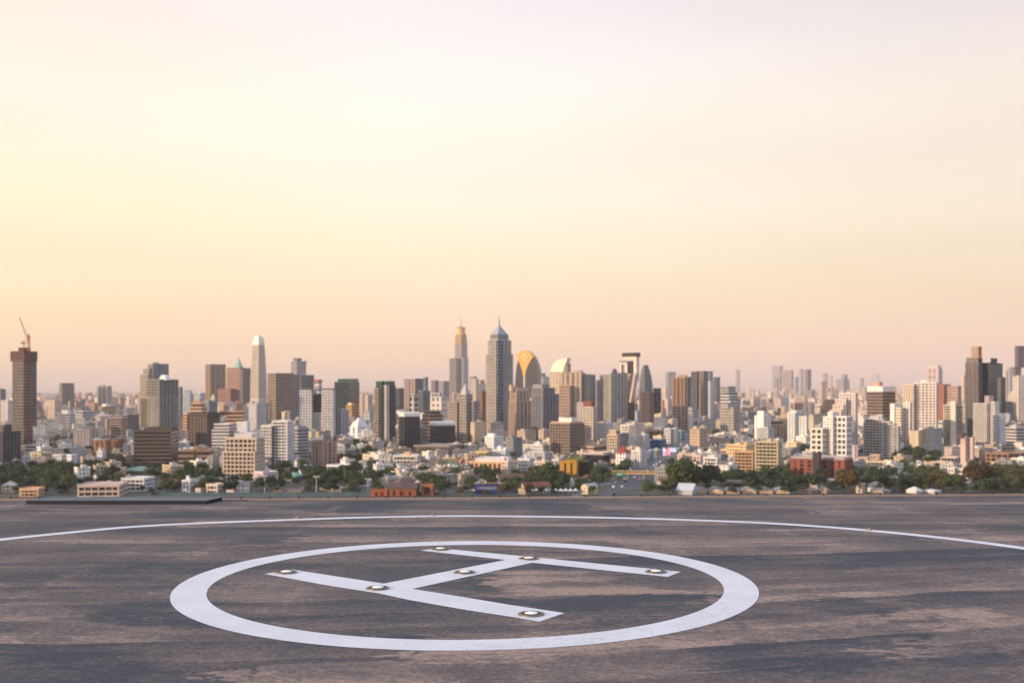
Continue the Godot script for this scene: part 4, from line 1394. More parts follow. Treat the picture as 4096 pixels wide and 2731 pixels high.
# ---------------------------------------------------------------- woods
var wood_areas := [
	[870.22, 1071.33, -0.4892, -0.4148, 10.5, "green tree in the broad wood at the left edge", 0],
	[995.9, 1080.69, -0.4424, -0.3787, 10.5, "green tree in the wood behind the white pavilions", 0],
	[1524.23, 1889.4, -0.4448, -0.3937, 13, "hazy green tree in the park right of the crane tower", 0],
	[1056.96, 1184.13, -0.3787, -0.3619, 11, "tree in the dark grove left of the dark brown banded block", 0],
	[1040.61, 1087.4, -0.3621, -0.3103, 11, "dark tree at the foot of the dark brown banded block", 0],
	[934.78, 1036.16, -0.3125, -0.2742, 10.5, "tree in the grove below the brown terraced complex", 0],
	[917.29, 931.87, -0.2754, -0.2371, 11, "tree in the row at the foot of the cream framed block", 0],
	[873.69, 886.91, -0.2281, -0.1881, 10, "tree in the dense belt before the green roofed hall", 0],
	[984.86, 1036.16, -0.2061, -0.1746, 10.5, "tree in the grove below the brown finned mid rise", 0],
	[889.55, 1004.6, -0.1881, -0.1521, 10.5, "tree in the grove left of the white villa with dark verandas", 0],
	[1345.22, 1564.56, -0.1639, -0.1307, 12, "hazy tree in the wood under the white chamfered hall", 0],
	[1155.04, 1206.76, -0.1611, -0.1126, 11, "tree in the wood left of the galleried row", 0],
	[934.78, 1036.16, -0.1487, -0.1070, 12.5, "tree among the villas left of the white galleried row", 0],
	[1073.41, 1093.43, -0.1302, -0.0893, 11, "tree beside the white galleried row", 0],
	[1248.3, 1295.74, -0.0869, -0.0665, 12, "tree behind the temple hall", 0],
	[947.98, 963.56, -0.0761, -0.0617, 9.5, "dark tree before the temple hall", 0],
	[947.98, 985.96, -0.0203, -0.0029, 9.5, "big dark tree before the long peach hall", 0],
	[836.44, 848.55, -0.0761, -0.0533, 10, "tree right of the orange gatehouse at the pad edge", 0],
	[833.41, 850.41, -0.0533, 0.0127, 11, "olive tree beside the blue billboard", 1],
	[864.76, 978.16, 0.0013, 0.0559, 10, "dark tree in the wood below the yellow panelled block", 0],
	[995.9, 1035.47, 0.0764, 0.1100, 10, "dark tree in the grove left of the footbridge", 0],
	[833.41, 850.41, 0.1016, 0.1304, 10, "tree on the bank right of the main road at the pad edge", 0],
	[911.6, 953.76, 0.1559, 0.2077, 9.5, "dark green tree in the long row below the white flats", 0],
	[911.6, 960.7, 0.2055, 0.2476, 9.5, "dark tree in the long row below the big yellow block", 0],
	[900.44, 960.7, 0.2286, 0.2623, 9.5, "tree between the yellow block and the brick block", 0],
	[884.2, 897.73, 0.2612, 0.3220, 9.5, "tree in the row before the red brick block", 0],
	[863.43, 1087.4, 0.3209, 0.3653, 11.5, "tree in the wood below the broad balcony slab", 0],
	[1232.48, 1355.56, 0.3633, 0.4038, 11, "tree in the belt before the tall ribbed tower", 0],
	[858.39, 982.16, 0.3402, 0.3791, 11.5, "tree in the wood left of the white tent roofed halls", 0],
	[858.39, 953.76, 0.3779, 0.4129, 11, "olive tree behind the white tent roofed halls", 1],
	[858.39, 871.14, 0.4095, 0.4489, 10, "tree before the low block under the salmon tower", 0],
	[858.39, 1052.69, 0.4483, 0.4872, 10, "rusty green tree in the thick wood at the right edge", 1],
]

func clear_of(x: float, z: float, rad: float) -> bool:
	for f in feet:
		var dx: float = f.x - x; var dz: float = f.y - z
		if dx * dx + dz * dz < (f.z * 0.82 + rad) * (f.z * 0.82 + rad): return false
	for k in [1.0, 1.045, 1.09, 1.135]:   # neither on the road nor so close before it that the road would be hidden
		for i in road_l.size() - 1:
			if z * k <= road_l[i].y and z * k >= road_l[i + 1].y:
				var t: float = (z * k - road_l[i].y) / (road_l[i + 1].y - road_l[i].y)
				if x * k > lerpf(road_l[i].x, road_l[i + 1].x, t) - rad - 1 and x * k < lerpf(road_r[i].x, road_r[i + 1].x, t) + rad + 1: return false
	return true

func woods() -> void:
	var greens := ["42573a", "4c5f3d", "3a5039", "58663a", "646338", "6c5a38"]
	var protos := []
	var crowns := []; var trunks := []
	for k in 8:
		var h: float = [11, 13, 10, 14, 12, 9, 12, 15][k]; var rad: float = [5.2, 5.8, 4.6, 6.4, 6.0, 4.4, 5.0, 6.6][k]
		crowns.append(crown_mesh(h, rad, 100 + k, 16, 52))
		crowns[k].generate_normals()
		trunks.append(trunk_mesh(h, rad, 100 + k))
		trunks[k].generate_normals()
	var crown_meshes := []; var trunk_meshes := []
	for k in 8:
		crown_meshes.append(crowns[k].commit())
		trunk_meshes.append(trunks[k].commit())
	var cand := []
	rng.seed = 8080
	for w in wood_areas:
		var z: float = w[0]
		while z < w[1]:
			var x: float = w[2] * z
			while x < w[3] * z:
				var px: float = x + rng.randf_range(-0.4, 0.4) * w[4]; var pz: float = -z + rng.randf_range(-0.4, 0.4) * w[4]
				if clear_of(px, pz, 3.5) and rng.randf() < 0.8:
					cand.append([px, pz, w[5], w[6]])
				x += w[4]
			z += w[4] * 1.15
	# street and garden trees all over the town
	var n := 0
	while n < 2300:
		var z := 852.0 + pow(rng.randf(), 1.5) * 3400.0
		var x := rng.randf_range(-0.53, 0.53) * z
		n += 1
		if clear_of(x, -z, 3.0) and not (z > 1100 and hides(x, -z, 3.0)):
			cand.append([x, -z, "", 0])
	for k in 220:
		var z := rng.randf_range(841.0, 905.0)
		var x := rng.randf_range(-0.52, 0.52) * z
		if clear_of(x, -z, 2.5): cand.append([x, -z, "", 0, rng.randf_range(0.38, 0.66)])
	var near_ := cand.filter(func(c): return c[2] != "" and c[1] > -1150)
	near_.sort_custom(func(a, c): return a[1] > c[1])
	var singles := {}
	var per := {}
	for c in near_:
		if singles.size() >= 290: break
		var m: int = per.get(c[2], 0)
		if m < 10:
			per[c[2]] = m + 1
			singles[c] = true
	var lines := {}
	for c in singles:
		if not lines.has(c[2]): lines[c[2]] = []
		lines[c[2]].append(c[0] / c[1])
	for key in lines:
		lines[key].sort()
		lines[key].reverse()
	var rest := []
	for c in cand:
		if not singles.has(c):
			rest.append(c)
			continue
		var k := rng.randi() % 8
		var pos: int = lines[c[2]].find(c[0] / c[1])
		var o := thing("tree", c[2] + ", " + ("leftmost in front" if pos == 0 else ("rightmost in front" if pos == lines[c[2]].size() - 1 else ORD[pos] + " from left")), "tree", Vector3(c[0], 0, c[1]), rng.randf() * TAU, "trees: " + c[2])
		o.scale = Vector3.ONE * rng.randf_range(0.66, 1.05)
		var t := MeshInstance3D.new()
		t.mesh = trunk_meshes[k]; t.name = "trunk"; t.material_override = wall("5a4a3c", 0.95)
		o.add_child(t)
		var cr := MeshInstance3D.new()
		cr.mesh = crown_meshes[k]; cr.name = "crown"
		cr.material_override = leaf_mat(greens[rng.randi() % 4 if c[3] == 0 else 3 + rng.randi() % 3])
		o.add_child(cr)
	for g in 6:
		for k in [g % 8, (g + 3) % 8]:
			var mine := []
			for i in rest.size():
				var want: int = (i * 7 + 3) % 4 if rest[i][3] == 0 else 3 + (i * 5) % 3
				if want == g and (i % 2 == 0) == (k == g % 8): mine.append(rest[i])
			if mine.is_empty(): continue
			var mm := MultiMesh.new()
			mm.transform_format = MultiMesh.TRANSFORM_3D
			var am := ArrayMesh.new()
			am.add_surface_from_arrays(Mesh.PRIMITIVE_TRIANGLES, crown_meshes[k].surface_get_arrays(0))
			am.add_surface_from_arrays(Mesh.PRIMITIVE_TRIANGLES, trunk_meshes[k].surface_get_arrays(0))
			am.surface_set_material(0, leaf_mat(greens[g]))
			am.surface_set_material(1, wall("5a4a3c", 0.95))
			mm.mesh = am
			mm.instance_count = mine.size()
			for i in mine.size():
				var size: float = mine[i][4] if mine[i].size() > 4 else rng.randf_range(0.62, 1.05)
				var bs := Basis(Vector3.UP, rng.randf() * TAU).scaled(Vector3.ONE * size)
				mm.set_instance_transform(i, Transform3D(bs, Vector3(mine[i][0], 0, mine[i][1])))
			var o := MultiMeshInstance3D.new()
			o.multimesh = mm
			o.name = numbered("treetops")
			add_child(o)
			tag(o, "mass of further green treetops among the houses and woods of the city", "trees")
			o.set_meta("kind", "stuff")

# ---------------------------------------------------------------- small houses
func house_mesh(kind: int, w: float, d: float, h: float) -> Array:
	# walls with storeys of recessed dark windows, roof: [walls, windows, roof]
	var a := begin(); var g := begin(); var r := begin()
	var floors := maxi(1, roundi(h / 3.2))
	var step := h / floors
	bx(g, -w / 2 + 0.35, w / 2 - 0.35, 0, h, -d / 2 + 0.35, d / 2 - 0.35)
	for i in floors:
		bx(a, -w / 2, w / 2, i * step - (0.0 if i == 0 else step * 0.18), i * step + step * 0.34, -d / 2, d / 2)
	bx(a, -w / 2, w / 2, h - step * 0.2, h + 0.01, -d / 2, d / 2)
	var nx := maxi(1, roundi(w / 3.4)); var nz := maxi(1, roundi(d / 3.4))
	for k in nx + 1:
		var x := clampf(-w / 2 + k * w / nx, -w / 2 + 0.85, w / 2 - 0.85)
		for q in [-1.0, 1.0]:
			bx(a, x - 0.9, x + 0.9, 0.01, h - 0.02, q * d / 2 - 0.25 - q * 0.21, q * d / 2 + 0.25 - q * 0.21)
	for k in nz + 1:
		var z := clampf(-d / 2 + k * d / nz, -d / 2 + 0.85, d / 2 - 0.85)
		for q in [-1.0, 1.0]:
			bx(a, q * w / 2 - 0.25 - q * 0.2, q * w / 2 + 0.25 - q * 0.2, 0.02, h - 0.03, z - 0.9, z + 0.9)
	if kind == 0:   # flat, with a parapet, a stair head and a tank
		bx(r, -w / 2 - 0.1, w / 2 + 0.1, h, h + 0.35, -d / 2 - 0.1, d / 2 + 0.1)
		bx(a, -w / 2 - 0.15, w / 2 + 0.15, h + 0.02, h + 1.0, d / 2 - 0.15, d / 2 + 0.15)
		bx(a, -w / 2 - 0.15, w / 2 + 0.15, h + 0.02, h + 1.0, -d / 2 - 0.15, -d / 2 + 0.15)
		bx(a, -w * 0.32, -w * 0.02, h + 0.3, h + 2.7, -d * 0.3, d * 0.05)
		lathe(r, w * 0.25, -d * 0.2, [Vector2(0.8, h + 0.3), Vector2(0.8, h + 2.0), Vector2(0.3, h + 2.3)], 8)
	elif kind == 1:   # gable
		var t := h + d * 0.28
		quad(r, Vector3(-w / 2 - 0.6, h - 0.2, d / 2 + 0.6), Vector3(w / 2 + 0.6, h - 0.2, d / 2 + 0.6), Vector3(w / 2 + 0.6, t, 0), Vector3(-w / 2 - 0.6, t, 0))
		quad(r, Vector3(w / 2 + 0.6, h - 0.2, -d / 2 - 0.6), Vector3(-w / 2 - 0.6, h - 0.2, -d / 2 - 0.6), Vector3(-w / 2 - 0.6, t, 0), Vector3(w / 2 + 0.6, t, 0))
		tri(a, Vector3(w / 2, h, d / 2), Vector3(w / 2, h, -d / 2), Vector3(w / 2, t - 0.2, 0))
		tri(a, Vector3(-w / 2, h, -d / 2), Vector3(-w / 2, h, d / 2), Vector3(-w / 2, t - 0.2, 0))
	else:   # hip
		var t := h + minf(w, d) * 0.3
		var k := w * 0.3
		var e := 0.7
		quad(r, Vector3(-w / 2 - e, h - 0.2, d / 2 + e), Vector3(w / 2 + e, h - 0.2, d / 2 + e), Vector3(w / 2 - k, t, 0), Vector3(-w / 2 + k, t, 0))
		quad(r, Vector3(w / 2 + e, h - 0.2, -d / 2 - e), Vector3(-w / 2 - e, h - 0.2, -d / 2 - e), Vector3(-w / 2 + k, t, 0), Vector3(w / 2 - k, t, 0))
		tri(r, Vector3(w / 2 + e, h - 0.2, d / 2 + e), Vector3(w / 2 + e, h - 0.2, -d / 2 - e), Vector3(w / 2 - k, t, 0))
		tri(r, Vector3(-w / 2 - e, h - 0.2, -d / 2 - e), Vector3(-w / 2 - e, h - 0.2, d / 2 + e), Vector3(-w / 2 + k, t, 0))
	var out := []
	for st in [a, g, r]:
		st.generate_normals()
		out.append(st.commit())
	return out

func in_wood(x: float, z: float) -> bool:
	for w in wood_areas:
		if -z > w[0] and -z < w[1] and x / -z > w[2] and x / -z < w[3] and w[4] < 11.2: return true
	return false

const ORD := ["first", "second", "third", "fourth", "fifth", "sixth", "seventh", "eighth", "ninth", "tenth", "eleventh", "twelfth", "thirteenth", "fourteenth", "fifteenth", "sixteenth"]

func hides(x: float, z: float, rad: float) -> bool:
	# keeps the ground open just before the larger near buildings
	for f in feet:
		if f.y > -2100 and f.y < z and f.y > z * 1.09:
			var lat: float = absf(x - f.x * z / f.y)
			if lat < f.z * 0.8 + rad: return true
	return false

func houses() -> void:
	var kinds := [[0, 9.0, 12.0, 9.6], [0, 16.0, 11.0, 13.0], [0, 26.0, 12.0, 12.8], [1, 10.0, 9.0, 6.0], [1, 24.0, 11.0, 6.2], [2, 12.0, 10.0, 6.2], [2, 18.0, 13.0, 7.0], [0, 12.0, 14.0, 19.0], [0, 18.0, 16.0, 28.0]]
	var say := ["narrow shop house", "flat roofed walk up", "long flat roofed row", "small gabled house", "long gabled shed", "small hip roofed house", "hip roofed villa", "slim mid rise", "plain mid rise"]
	var nm := ["shop_house", "walk_up_house", "row_house", "gabled_house", "gabled_shed", "hipped_house", "hipped_villa", "slim_block", "mid_rise_block"]
	var wcol := {"white": "e6e2dc", "cream": "d3c4ad", "pale pink": "c6b8b0", "pale grey": "b0b1b3", "beige": "b9a794", "grey": "888a8d"}
	var rcol := {"grey": "8c8884", "brown": "6a5148", "rust red": "7d4a3e", "pale": "b5b0a8", "slate blue": "6f7880", "green": "74857a"}
	var meshes := []
	for k in kinds: meshes.append(house_mesh(k[0], k[1], k[2], k[3]))
	var cand := []
	var cells := {}
	rng.seed = 6161
	var tries := 0
	while cand.size() < 5000 and tries < 46000:
		tries += 1
		var z := 850.0 + pow(rng.randf(), 1.15) * 3900.0
		if z < 940 and rng.randf() < 0.6: continue
		var x := rng.randf_range(-0.53, 0.53) * z
		var k: int = [0, 0, 0, 1, 1, 1, 2, 2, 3, 5, 0, 4, 7, 8][rng.randi() % 14]
		if z < 1500 and k >= 7: k = [0, 5, 1][rng.randi() % 3]
		if z < 960: k = [3, 3, 5, 4, 4, 6][rng.randi() % 6]
		if z > 1300 and rng.randf() < 0.14: k = [7, 8, 2][rng.randi() % 3]
		if tries < 1600:   # the dense quarter of small roofs left of the temple hall
			z = rng.randf_range(925.0, 1080.0); x = rng.randf_range(-0.115, -0.042) * z; k = [3, 3, 5, 0][rng.randi() % 4]
		var rad: float = maxf(kinds[k][1], kinds[k][2]) * 0.5
		if tries < 1600: rad *= 0.75
		if in_wood(x, -z) or not clear_of(x, -z, rad * 0.9) or (tries >= 1600 and hides(x, -z, rad)): continue
		var cell := Vector2i(int(floor(x / 30)), int(floor(z / 30)))
		var ok := true
		for i in range(-1, 2):
			for j in range(-1, 2):
				for q in cells.get(cell + Vector2i(i, j), []):
					if Vector2(q.x - x, q.y - z).length() < (q.z + rad) * 0.72: ok = false
		if not ok: continue
		if not cells.has(cell): cells[cell] = []
		cells[cell].append(Vector3(x, z, rad))
		cand.append([z, x, k, rng.randi() % 6, [0, 0, 0, 1, 1, 2, 3, 3, 3, 4, 0, 5][rng.randi() % 12], (rng.randi() % 4) * PI / 2 + rng.randf_range(0.2, 0.75) + (0.0 if x < 0 else 0.2)])
	cand.sort_custom(func(p, q): return p[0] < q[0])
	var used := {}
	var todo := []
	for i in mini(285, cand.size()):
		var c: Array = cand[i]
		var best := 1e9
		var where := ""
		for m in marks:
			var d := Vector2(m[0] - c[1], (m[1] + c[0]) * 0.5).length()
			if d < best:
				best = d
				var sx: float = c[1] / c[0] - m[0] / -m[1]
				where = ("left of the " if sx < -0.012 else ("right of the " if sx > 0.012 else ("in front of the " if -m[1] > c[0] else "behind the "))) + m[2]
		var wk: String = wcol.keys()[c[3]]; var rk: String = rcol.keys()[c[4]]
		var text := "%s %s%s %s" % [wk, say[c[2]], "" if kinds[c[2]][0] == 0 else " with %s roof" % rk, where]
		if text.split(" ").size() > 13: text = "%s %s %s" % [wk, say[c[2]], where]
		todo.append([c, text, wk, rk])
		if not used.has(text): used[text] = []
		used[text].append(c[1])
	for t in todo:
		var c: Array = t[0]
		var xs: Array = used[t[1]]
		var text: String = t[1]
		if xs.size() > 1:
			xs.sort()
			var pos := xs.find(c[1])
			text += ", leftmost" if pos == 0 else (", rightmost" if pos == xs.size() - 1 else ", %s from left" % ORD[pos])
		var o := thing(nm[c[2]], text, "house" if c[2] < 7 else "building", Vector3(c[1], 0, -c[0]), c[5], "small houses of the near town")
		var names := ["wall", "window_band", "roof"]
		for q in 3:
			var mi := MeshInstance3D.new()
			mi.mesh = meshes[c[2]][q]
			mi.name = names[q]
			mi.material_override = [wall(wcol[t[2]]), glass("2c3036"), wall(rcol[t[3]] if kinds[c[2]][0] > 0 else ["aaa49c", "97928c", "b5aaa0"][c[4] % 3])][q]
			o.add_child(mi)
	# the rest of the town
	var groups := {}
	for i in range(mini(285, cand.size()), cand.size()):
		var c: Array = cand[i]
		var key: int = c[2] * 10 + (c[3] + c[4]) % 3
		if not groups.has(key): groups[key] = []
		groups[key].append(c)
	for key in groups:
		var k: int = key / 10; var v: int = key % 10
		var mm := MultiMesh.new()
		mm.transform_format = MultiMesh.TRANSFORM_3D
		mm.use_colors = true
		var am := ArrayMesh.new()
		var wm: StandardMaterial3D = wall("ffffff").duplicate()
		wm.vertex_color_use_as_albedo = true
		for q in 3:
			am.add_surface_from_arrays(Mesh.PRIMITIVE_TRIANGLES, meshes[k][q].surface_get_arrays(0))
			am.surface_set_material(q, [wm, glass("2c3036"), wall(rcol.values()[(k + v * 2) % 6] if kinds[k][0] > 0 else "9f9a94")][q])
		mm.mesh = am
		mm.instance_count = groups[key].size()
		for i in groups[key].size():
			var c: Array = groups[key][i]
			mm.set_instance_transform(i, Transform3D(Basis(Vector3.UP, c[5]).scaled(Vector3(rng.randf_range(0.85, 1.2), rng.randf_range(0.8, 1.25), rng.randf_range(0.85, 1.2))), Vector3(c[1], 0, -c[0])))
			mm.set_instance_color(i, hexcol(wcol.values()[c[3]]).srgb_to_linear())
		var o := MultiMeshInstance3D.new()
		o.multimesh = mm
		o.name = numbered("town_houses")
		add_child(o)
		tag(o, "packed small houses and blocks of the further town", "houses")
		o.set_meta("kind", "stuff")

func distance() -> void:
	# far districts out to the hazy horizon
	rng.seed = 12012
	var tall := house_mesh(0, 22, 18, 60)
	var low := house_mesh(0, 30, 20, 14)
	for part in 3:
		var mm := MultiMesh.new()
		mm.transform_format = MultiMesh.TRANSFORM_3D
		mm.use_colors = true
		var am := ArrayMesh.new()
		var wm: StandardMaterial3D = wall("ffffff").duplicate()
		wm.vertex_color_use_as_albedo = true
		for q in 3:
			am.add_surface_from_arrays(Mesh.PRIMITIVE_TRIANGLES, (low if part == 0 else tall)[q].surface_get_arrays(0))
			am.surface_set_material(q, [wm, glass("3a4048"), wall("9f9a94")][q])
		mm.mesh = am
		var n: int = [9000, 800, 420][part]
		mm.instance_count = n
		for i in n:
			var z: float = [3600.0, 3000.0, 6000.0][part] + pow(rng.randf(), 1.4) * [10000.0, 5000.0, 8000.0][part]
			var x := rng.randf_range(-0.53, 0.53) * z
			while not clear_of(x, -z, 20.0):
				x = rng.randf_range(-0.53, 0.53) * z
			var s: float = [rng.randf_range(0.5, 1.3), rng.randf_range(0.45, 0.95), rng.randf_range(0.9, 1.75)][part]
			if part == 2 and x < 0: s *= 0.7
			mm.set_instance_transform(i, Transform3D(Basis(Vector3.UP, rng.randf() * PI).scaled(Vector3(rng.randf_range(0.7, 1.6), s, rng.randf_range(0.7, 1.6))), Vector3(x, 0, -z)))
			var c: Color = [Color(0.88, 0.85, 0.81), Color(0.8, 0.73, 0.66), Color(0.6, 0.58, 0.58), Color(0.84, 0.76, 0.72), Color(0.74, 0.6, 0.53)][rng.randi() % 5]
			mm.set_instance_color(i, c.srgb_to_linear())
		var o := MultiMeshInstance3D.new()
		o.multimesh = mm
		o.name = numbered("distant_districts")
		add_child(o)
		tag(o, "hazy far districts of the city fading into the horizon", "skyline")
		o.set_meta("kind", "stuff")

# ---------------------------------------------------------------- the towers and blocks of the city, left to right
func city_left() -> void:
	var b: Node3D
	var s: SurfaceTool
	b = building("unfinished_tower", "tall unfinished brown tower with a red crane on top, far left", "skyscraper", -739.13, -1610.87, -0.4312, 17.19, "unfinished tower with the crane")
	mass(b, "tower_body", 12.11, 12.2, 24.21, 24.39, 0, 127.91, "band", "78675c", "504f50", 4.73, 5.91, false)
	mass(b, "top_storeys", 13.65, 12.38, 29.07, 23.93, 126.74, 140.72, "grid", "6a3a30", "504f50", 7.09, 5.91, false)
	mass(b, "core_top", 6.01, 5.82, 12.13, 11.6, 140.86, 146.24, "blank", "51342e", "323d4c", 4.13, 4.25, false)
	s = begin()
	beam(s, Vector3(12.61, 2, 1.95), Vector3(12.61, 165.33, 1.95), 1.2)
	put(s, "hoist_mast", plain("a84f3c", 0.6), b)
	tower_crane(b, Vector3(10.11, 141.33, 2.44), 30, Vector3(-15.47, 35.78, -5.8), Vector3(1.16, 9.67, 1.93), "b06a54")
	tower_crane(b, Vector3(-1.21, 147.33, 0), 14, Vector3(7.35, 0.58, 0), Vector3(-3.09, 1, 0), "b5745e")
	b = building("office_block", "dark slate block with vertical fins at the left edge below the crane tower", "office tower", -588.66, -1236.79, -0.6045, 15.27, "dark slate block")
	mass(b, "wall", 10.77, 10.82, 21.54, 21.64, 0, 34.04, "fin", "50505a", "323d4c", 4, 4, false)
	mass(b, "plant_room", 2.5, 4.56, 4.3, 9.59, 33.64, 41.78, "blank", "4a4850", "323d4c", 3.5, 3.6, false)
	b = building("apartment_block", "pinkish white apartment block just left of the crane tower", "apartment tower", -1106.95, -2329.17, -0.2590, 12.17)
	mass(b, "tower_body", 8.58, 8.63, 17.16, 17.26, 0, 59.86, "punch", "dccdc4", "647386", 6.01, 6.18, false)
	roof_kit(b, 8.58, 8.63, 17.16, 17.26, 59.86, "dccdc4", 3)
	b = building("office_tower", "grey tower cut off by the left edge behind the pinkish white block", "office tower", -1224.22, -2541.86, -0.2903, 11.84)
	mass(b, "tower_body", 8.35, 8.39, 16.7, 16.78, 0, 85.11, "grid", "8b8c8f", "4c5a6c", 6.56, 6.75, false)
	roof_kit(b, 8.35, 8.39, 16.7, 16.78, 85.11, "8b8c8f", 2)
	b = building("office_tower", "grey brown slab tower with lit gold left edge, alone behind white hospital blocks", "office tower", -1514.1, -3611.83, -0.9373, 28.15, "lone grey brown slab tower")
	mass(b, "tower_body", 19.93, 19.88, 39.86, 39.76, 0, 98.98, "stripe", "8b7f76", "504f50", 8.4, 10.5, false)
	mass(b, "plant_room", 19.28, 18.1, 38.07, 36.9, 98.13, 106.74, "blank", "6f6a6a", "323d4c", 7.35, 7.56, false)
	b = building("apartment_tower", "reddish tower with grey side left of the lone grey brown slab", "apartment tower", -1521.13, -3508.25, -0.1475, 18.66)
	mass(b, "tower_body", 13.16, 13.24, 26.31, 26.48, 0, 54.11, "punch", "b08474", "647386", 7.35, 7.56, false)
	roof_kit(b, 13.16, 13.24, 26.31, 26.48, 54.11, "b08474", 5)
	b = building("apartment_tower", "beige ribbed twin shafted tower in haze right of the lone grey brown slab", "apartment tower", -1419.32, -3698.66, -0.0291, 26.05, "beige ribbed tower")
	mass(b, "tower_body", 18.33, 18.51, 36.66, 37.02, 0, 97.2, "fin", "b0a497", "647386", 8.4, 16.8, false)
	roof_kit(b, 18.33, 18.51, 36.66, 37.02, 97.2, "b0a497", 6)
	b = building("stepped_office", "gold lit stepped office block in front of the beige ribbed tower", "building", -1166.56, -3055.98, -0.7584, 23.62)
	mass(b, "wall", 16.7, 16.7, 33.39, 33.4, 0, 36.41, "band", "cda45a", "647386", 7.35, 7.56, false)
	mass(b, "upper_wall", 11.62, 7.48, 23.8, 14.43, 34.43, 43.2, "blank", "e0d4c2", "647386", 7.35, 7.56, false)
	b = building("office_block", "blank pale pink slab among white blocks left of the brown banded tower", "building", -825.63, -2150.38, 0.1936, 20.44)
	mass(b, "wall", 14.34, 14.57, 28.68, 29.13, 0, 31.85, "punch", "e0c6b6", "647386", 9.51, 19.01, false)
	roof_kit(b, 14.34, 14.57, 28.68, 29.13, 31.85, "e0c6b6", 7)
	b = building("hospital_block", "long white block with grey windows and a white plant room, left of the park trees", "building", -929.62, -2208.23, 0.0653, 22.5)
	mass(b, "wall", 15.79, 16.03, 31.57, 32.06, 0, 34.24, "band", "b9b9b8", "647386", 5.69, 5.85, false)
	mass(b, "plant_room", 9.1, 10.02, 12.36, 19.67, 33.59, 40.45, "blank", "eeebe6", "647386", 5.69, 5.85, false)
	b = building("hospital_block", "white stepped block with dark glazing behind the cream drums", "building", -1027.18, -2554.34, -0.6107, 23.26)
	mass(b, "wall", 16.42, 16.47, 32.84, 32.94, 0, 31.92, "band", "c6c4c2", "4c5a6c", 6.56, 6.75, false)
	roof_kit(b, 16.42, 16.47, 32.84, 32.94, 31.92, "c6c4c2", 8)
	mass(b, "plant_room", 2.08, 9.86, 20.92, 8, 31.34, 38.67, "blank", "6c6a70", "4c5a6c", 6.56, 6.75, false)
	b = building("drum_building", "pair of cream rounded lit blocks above the park trees", "building", -830.66, -2039.75, 0.2438, 8.99)
	mass(b, "wall", 8, 4.09, 16.01, 8.18, 0, 17.13, "band", "e6d3bd", "647386", 5.28, 5.43, false)
	roof_kit(b, 8, 4.09, 16.01, 8.18, 17.13, "e6d3bd", 9)
	mass(b, "wall", 25.59, -1.84, 16.81, 12.3, 0, 17.79, "band", "e2cdb5", "647386", 5.28, 5.43, false)
	b = building("office_block", "brown banded block with a dark grey side by the park, left of the condominium", "office tower", -654.29, -1768.42, -0.1116, 14.18, "brown banded block by the park")
	mass(b, "wall", 9.98, 10.08, 19.96, 20.16, 0, 36.29, "band", "b08f7d", "504f50", 4.69, 4.69, false)
	mass(b, "rear_wing", -8.85, -48.19, 10.31, 43.64, 0, 39.51, "punch", "6f6a70", "4c5a6c", 4.56, 4.69, false)
	b = building("brown_complex", "low brown building with tall arched bays beyond the park trees", "building", -516.99, -1340.79, -0.0333, 10.96, "low brown arched building")
	mass(b, "wall", 7.71, 7.79, 15.41, 15.59, 0, 19.2, "stripe", "9a7156", "504f50", 9, 7, false)
	mass(b, "wall", 11.99, -17.36, 9.58, 22.53, 0, 18.83, "stripe", "94694f", "504f50", 9, 7, false)
	b = building("low_block", "cream and teal low block with a pale flat roof beneath the crane tower", "building", -527.12, -1189.74, -0.3928, 10.58, "cream and teal low block")
	mass(b, "wall", 7.46, 7.51, 14.91, 15.02, 0, 12.75, "stripe", "bfae86", "3d6b66", 4.5, 5, true)
	b = building("low_house", "cream flat topped house right of the cream and teal block", "house", -507.06, -1189.91, -0.1178, 7.5)
	mass(b, "wall", 5.28, 5.32, 10.56, 10.65, 0, 10.52, "punch", "e0d4c2", "323d4c", 4, 3.6, true)
	b = building("shop_house", "white shop house with blue side and red patch in the trees", "building", -487.49, -1176.92, -0.5057, 5.19)
	mass(b, "wall", 3.67, 3.67, 7.33, 7.35, 0, 10.98, "punch", "e8e4e2", "3d7aa0", 4, 3.6, false)
	b = building("shop_house", "white shop house with bright blue trim left of the low brown arched building", "building", -462.41, -1196.33, -0.2752, 4.74)
	mass(b, "wall", 3.34, 3.36, 6.69, 6.71, 0, 13.74, "punch", "dfdcdc", "4a86b0", 4, 3.6, false)
	roof_kit(b, 3.34, 3.36, 6.69, 6.71, 13.74, "dfdcdc", 11)
	b = building("school_block", "long cream school row with pink corridors at the pad edge, left", "building", -324.85, -844.32, 0.1445, 22.62, "long cream school row")
	mass(b, "wall", 15.64, 16.34, 31.29, 32.68, 0, 7.98, "balcony", "d9b59a", "6a5a50", 3.6, 5, true)
	b = building("school_block", "white flat roofed school wing behind the long cream row", "building", -312.2, -886.55, -0.0848, 14.01, "white school wing")
	mass(b, "wall", 9.81, 10.01, 19.61, 20.02, 0, 9.36, "balcony", "dcd8d4", "4a4a4c", 3.6, 4, false)
	b = building("low_house", "peach lit low row at the pad edge, far left", "house", -378.08, -836.94, 0.0937, 10.14)
	mass(b, "wall", 7.1, 7.24, 14.2, 14.47, 0, 5.18, "balcony", "ddb18c", "5a4c40", 3.4, 3.6, false)
	b = building("pavilion", "small white flat roofed pavilion among the trees, left one of two", "pavilion", -382.95, -941.48, 0.0044, 3.59)
	mass(b, "wall", 2.53, 2.55, 5.06, 5.09, 0, 4.28, "punch", "eae6e2", "323d4c", 3.5, 3.6, false)
	b = building("pavilion", "larger white stepped pavilion with a roof cube, right one of two", "pavilion", -361.64, -920.87, -0.0465, 9.17, "white stepped pavilion")
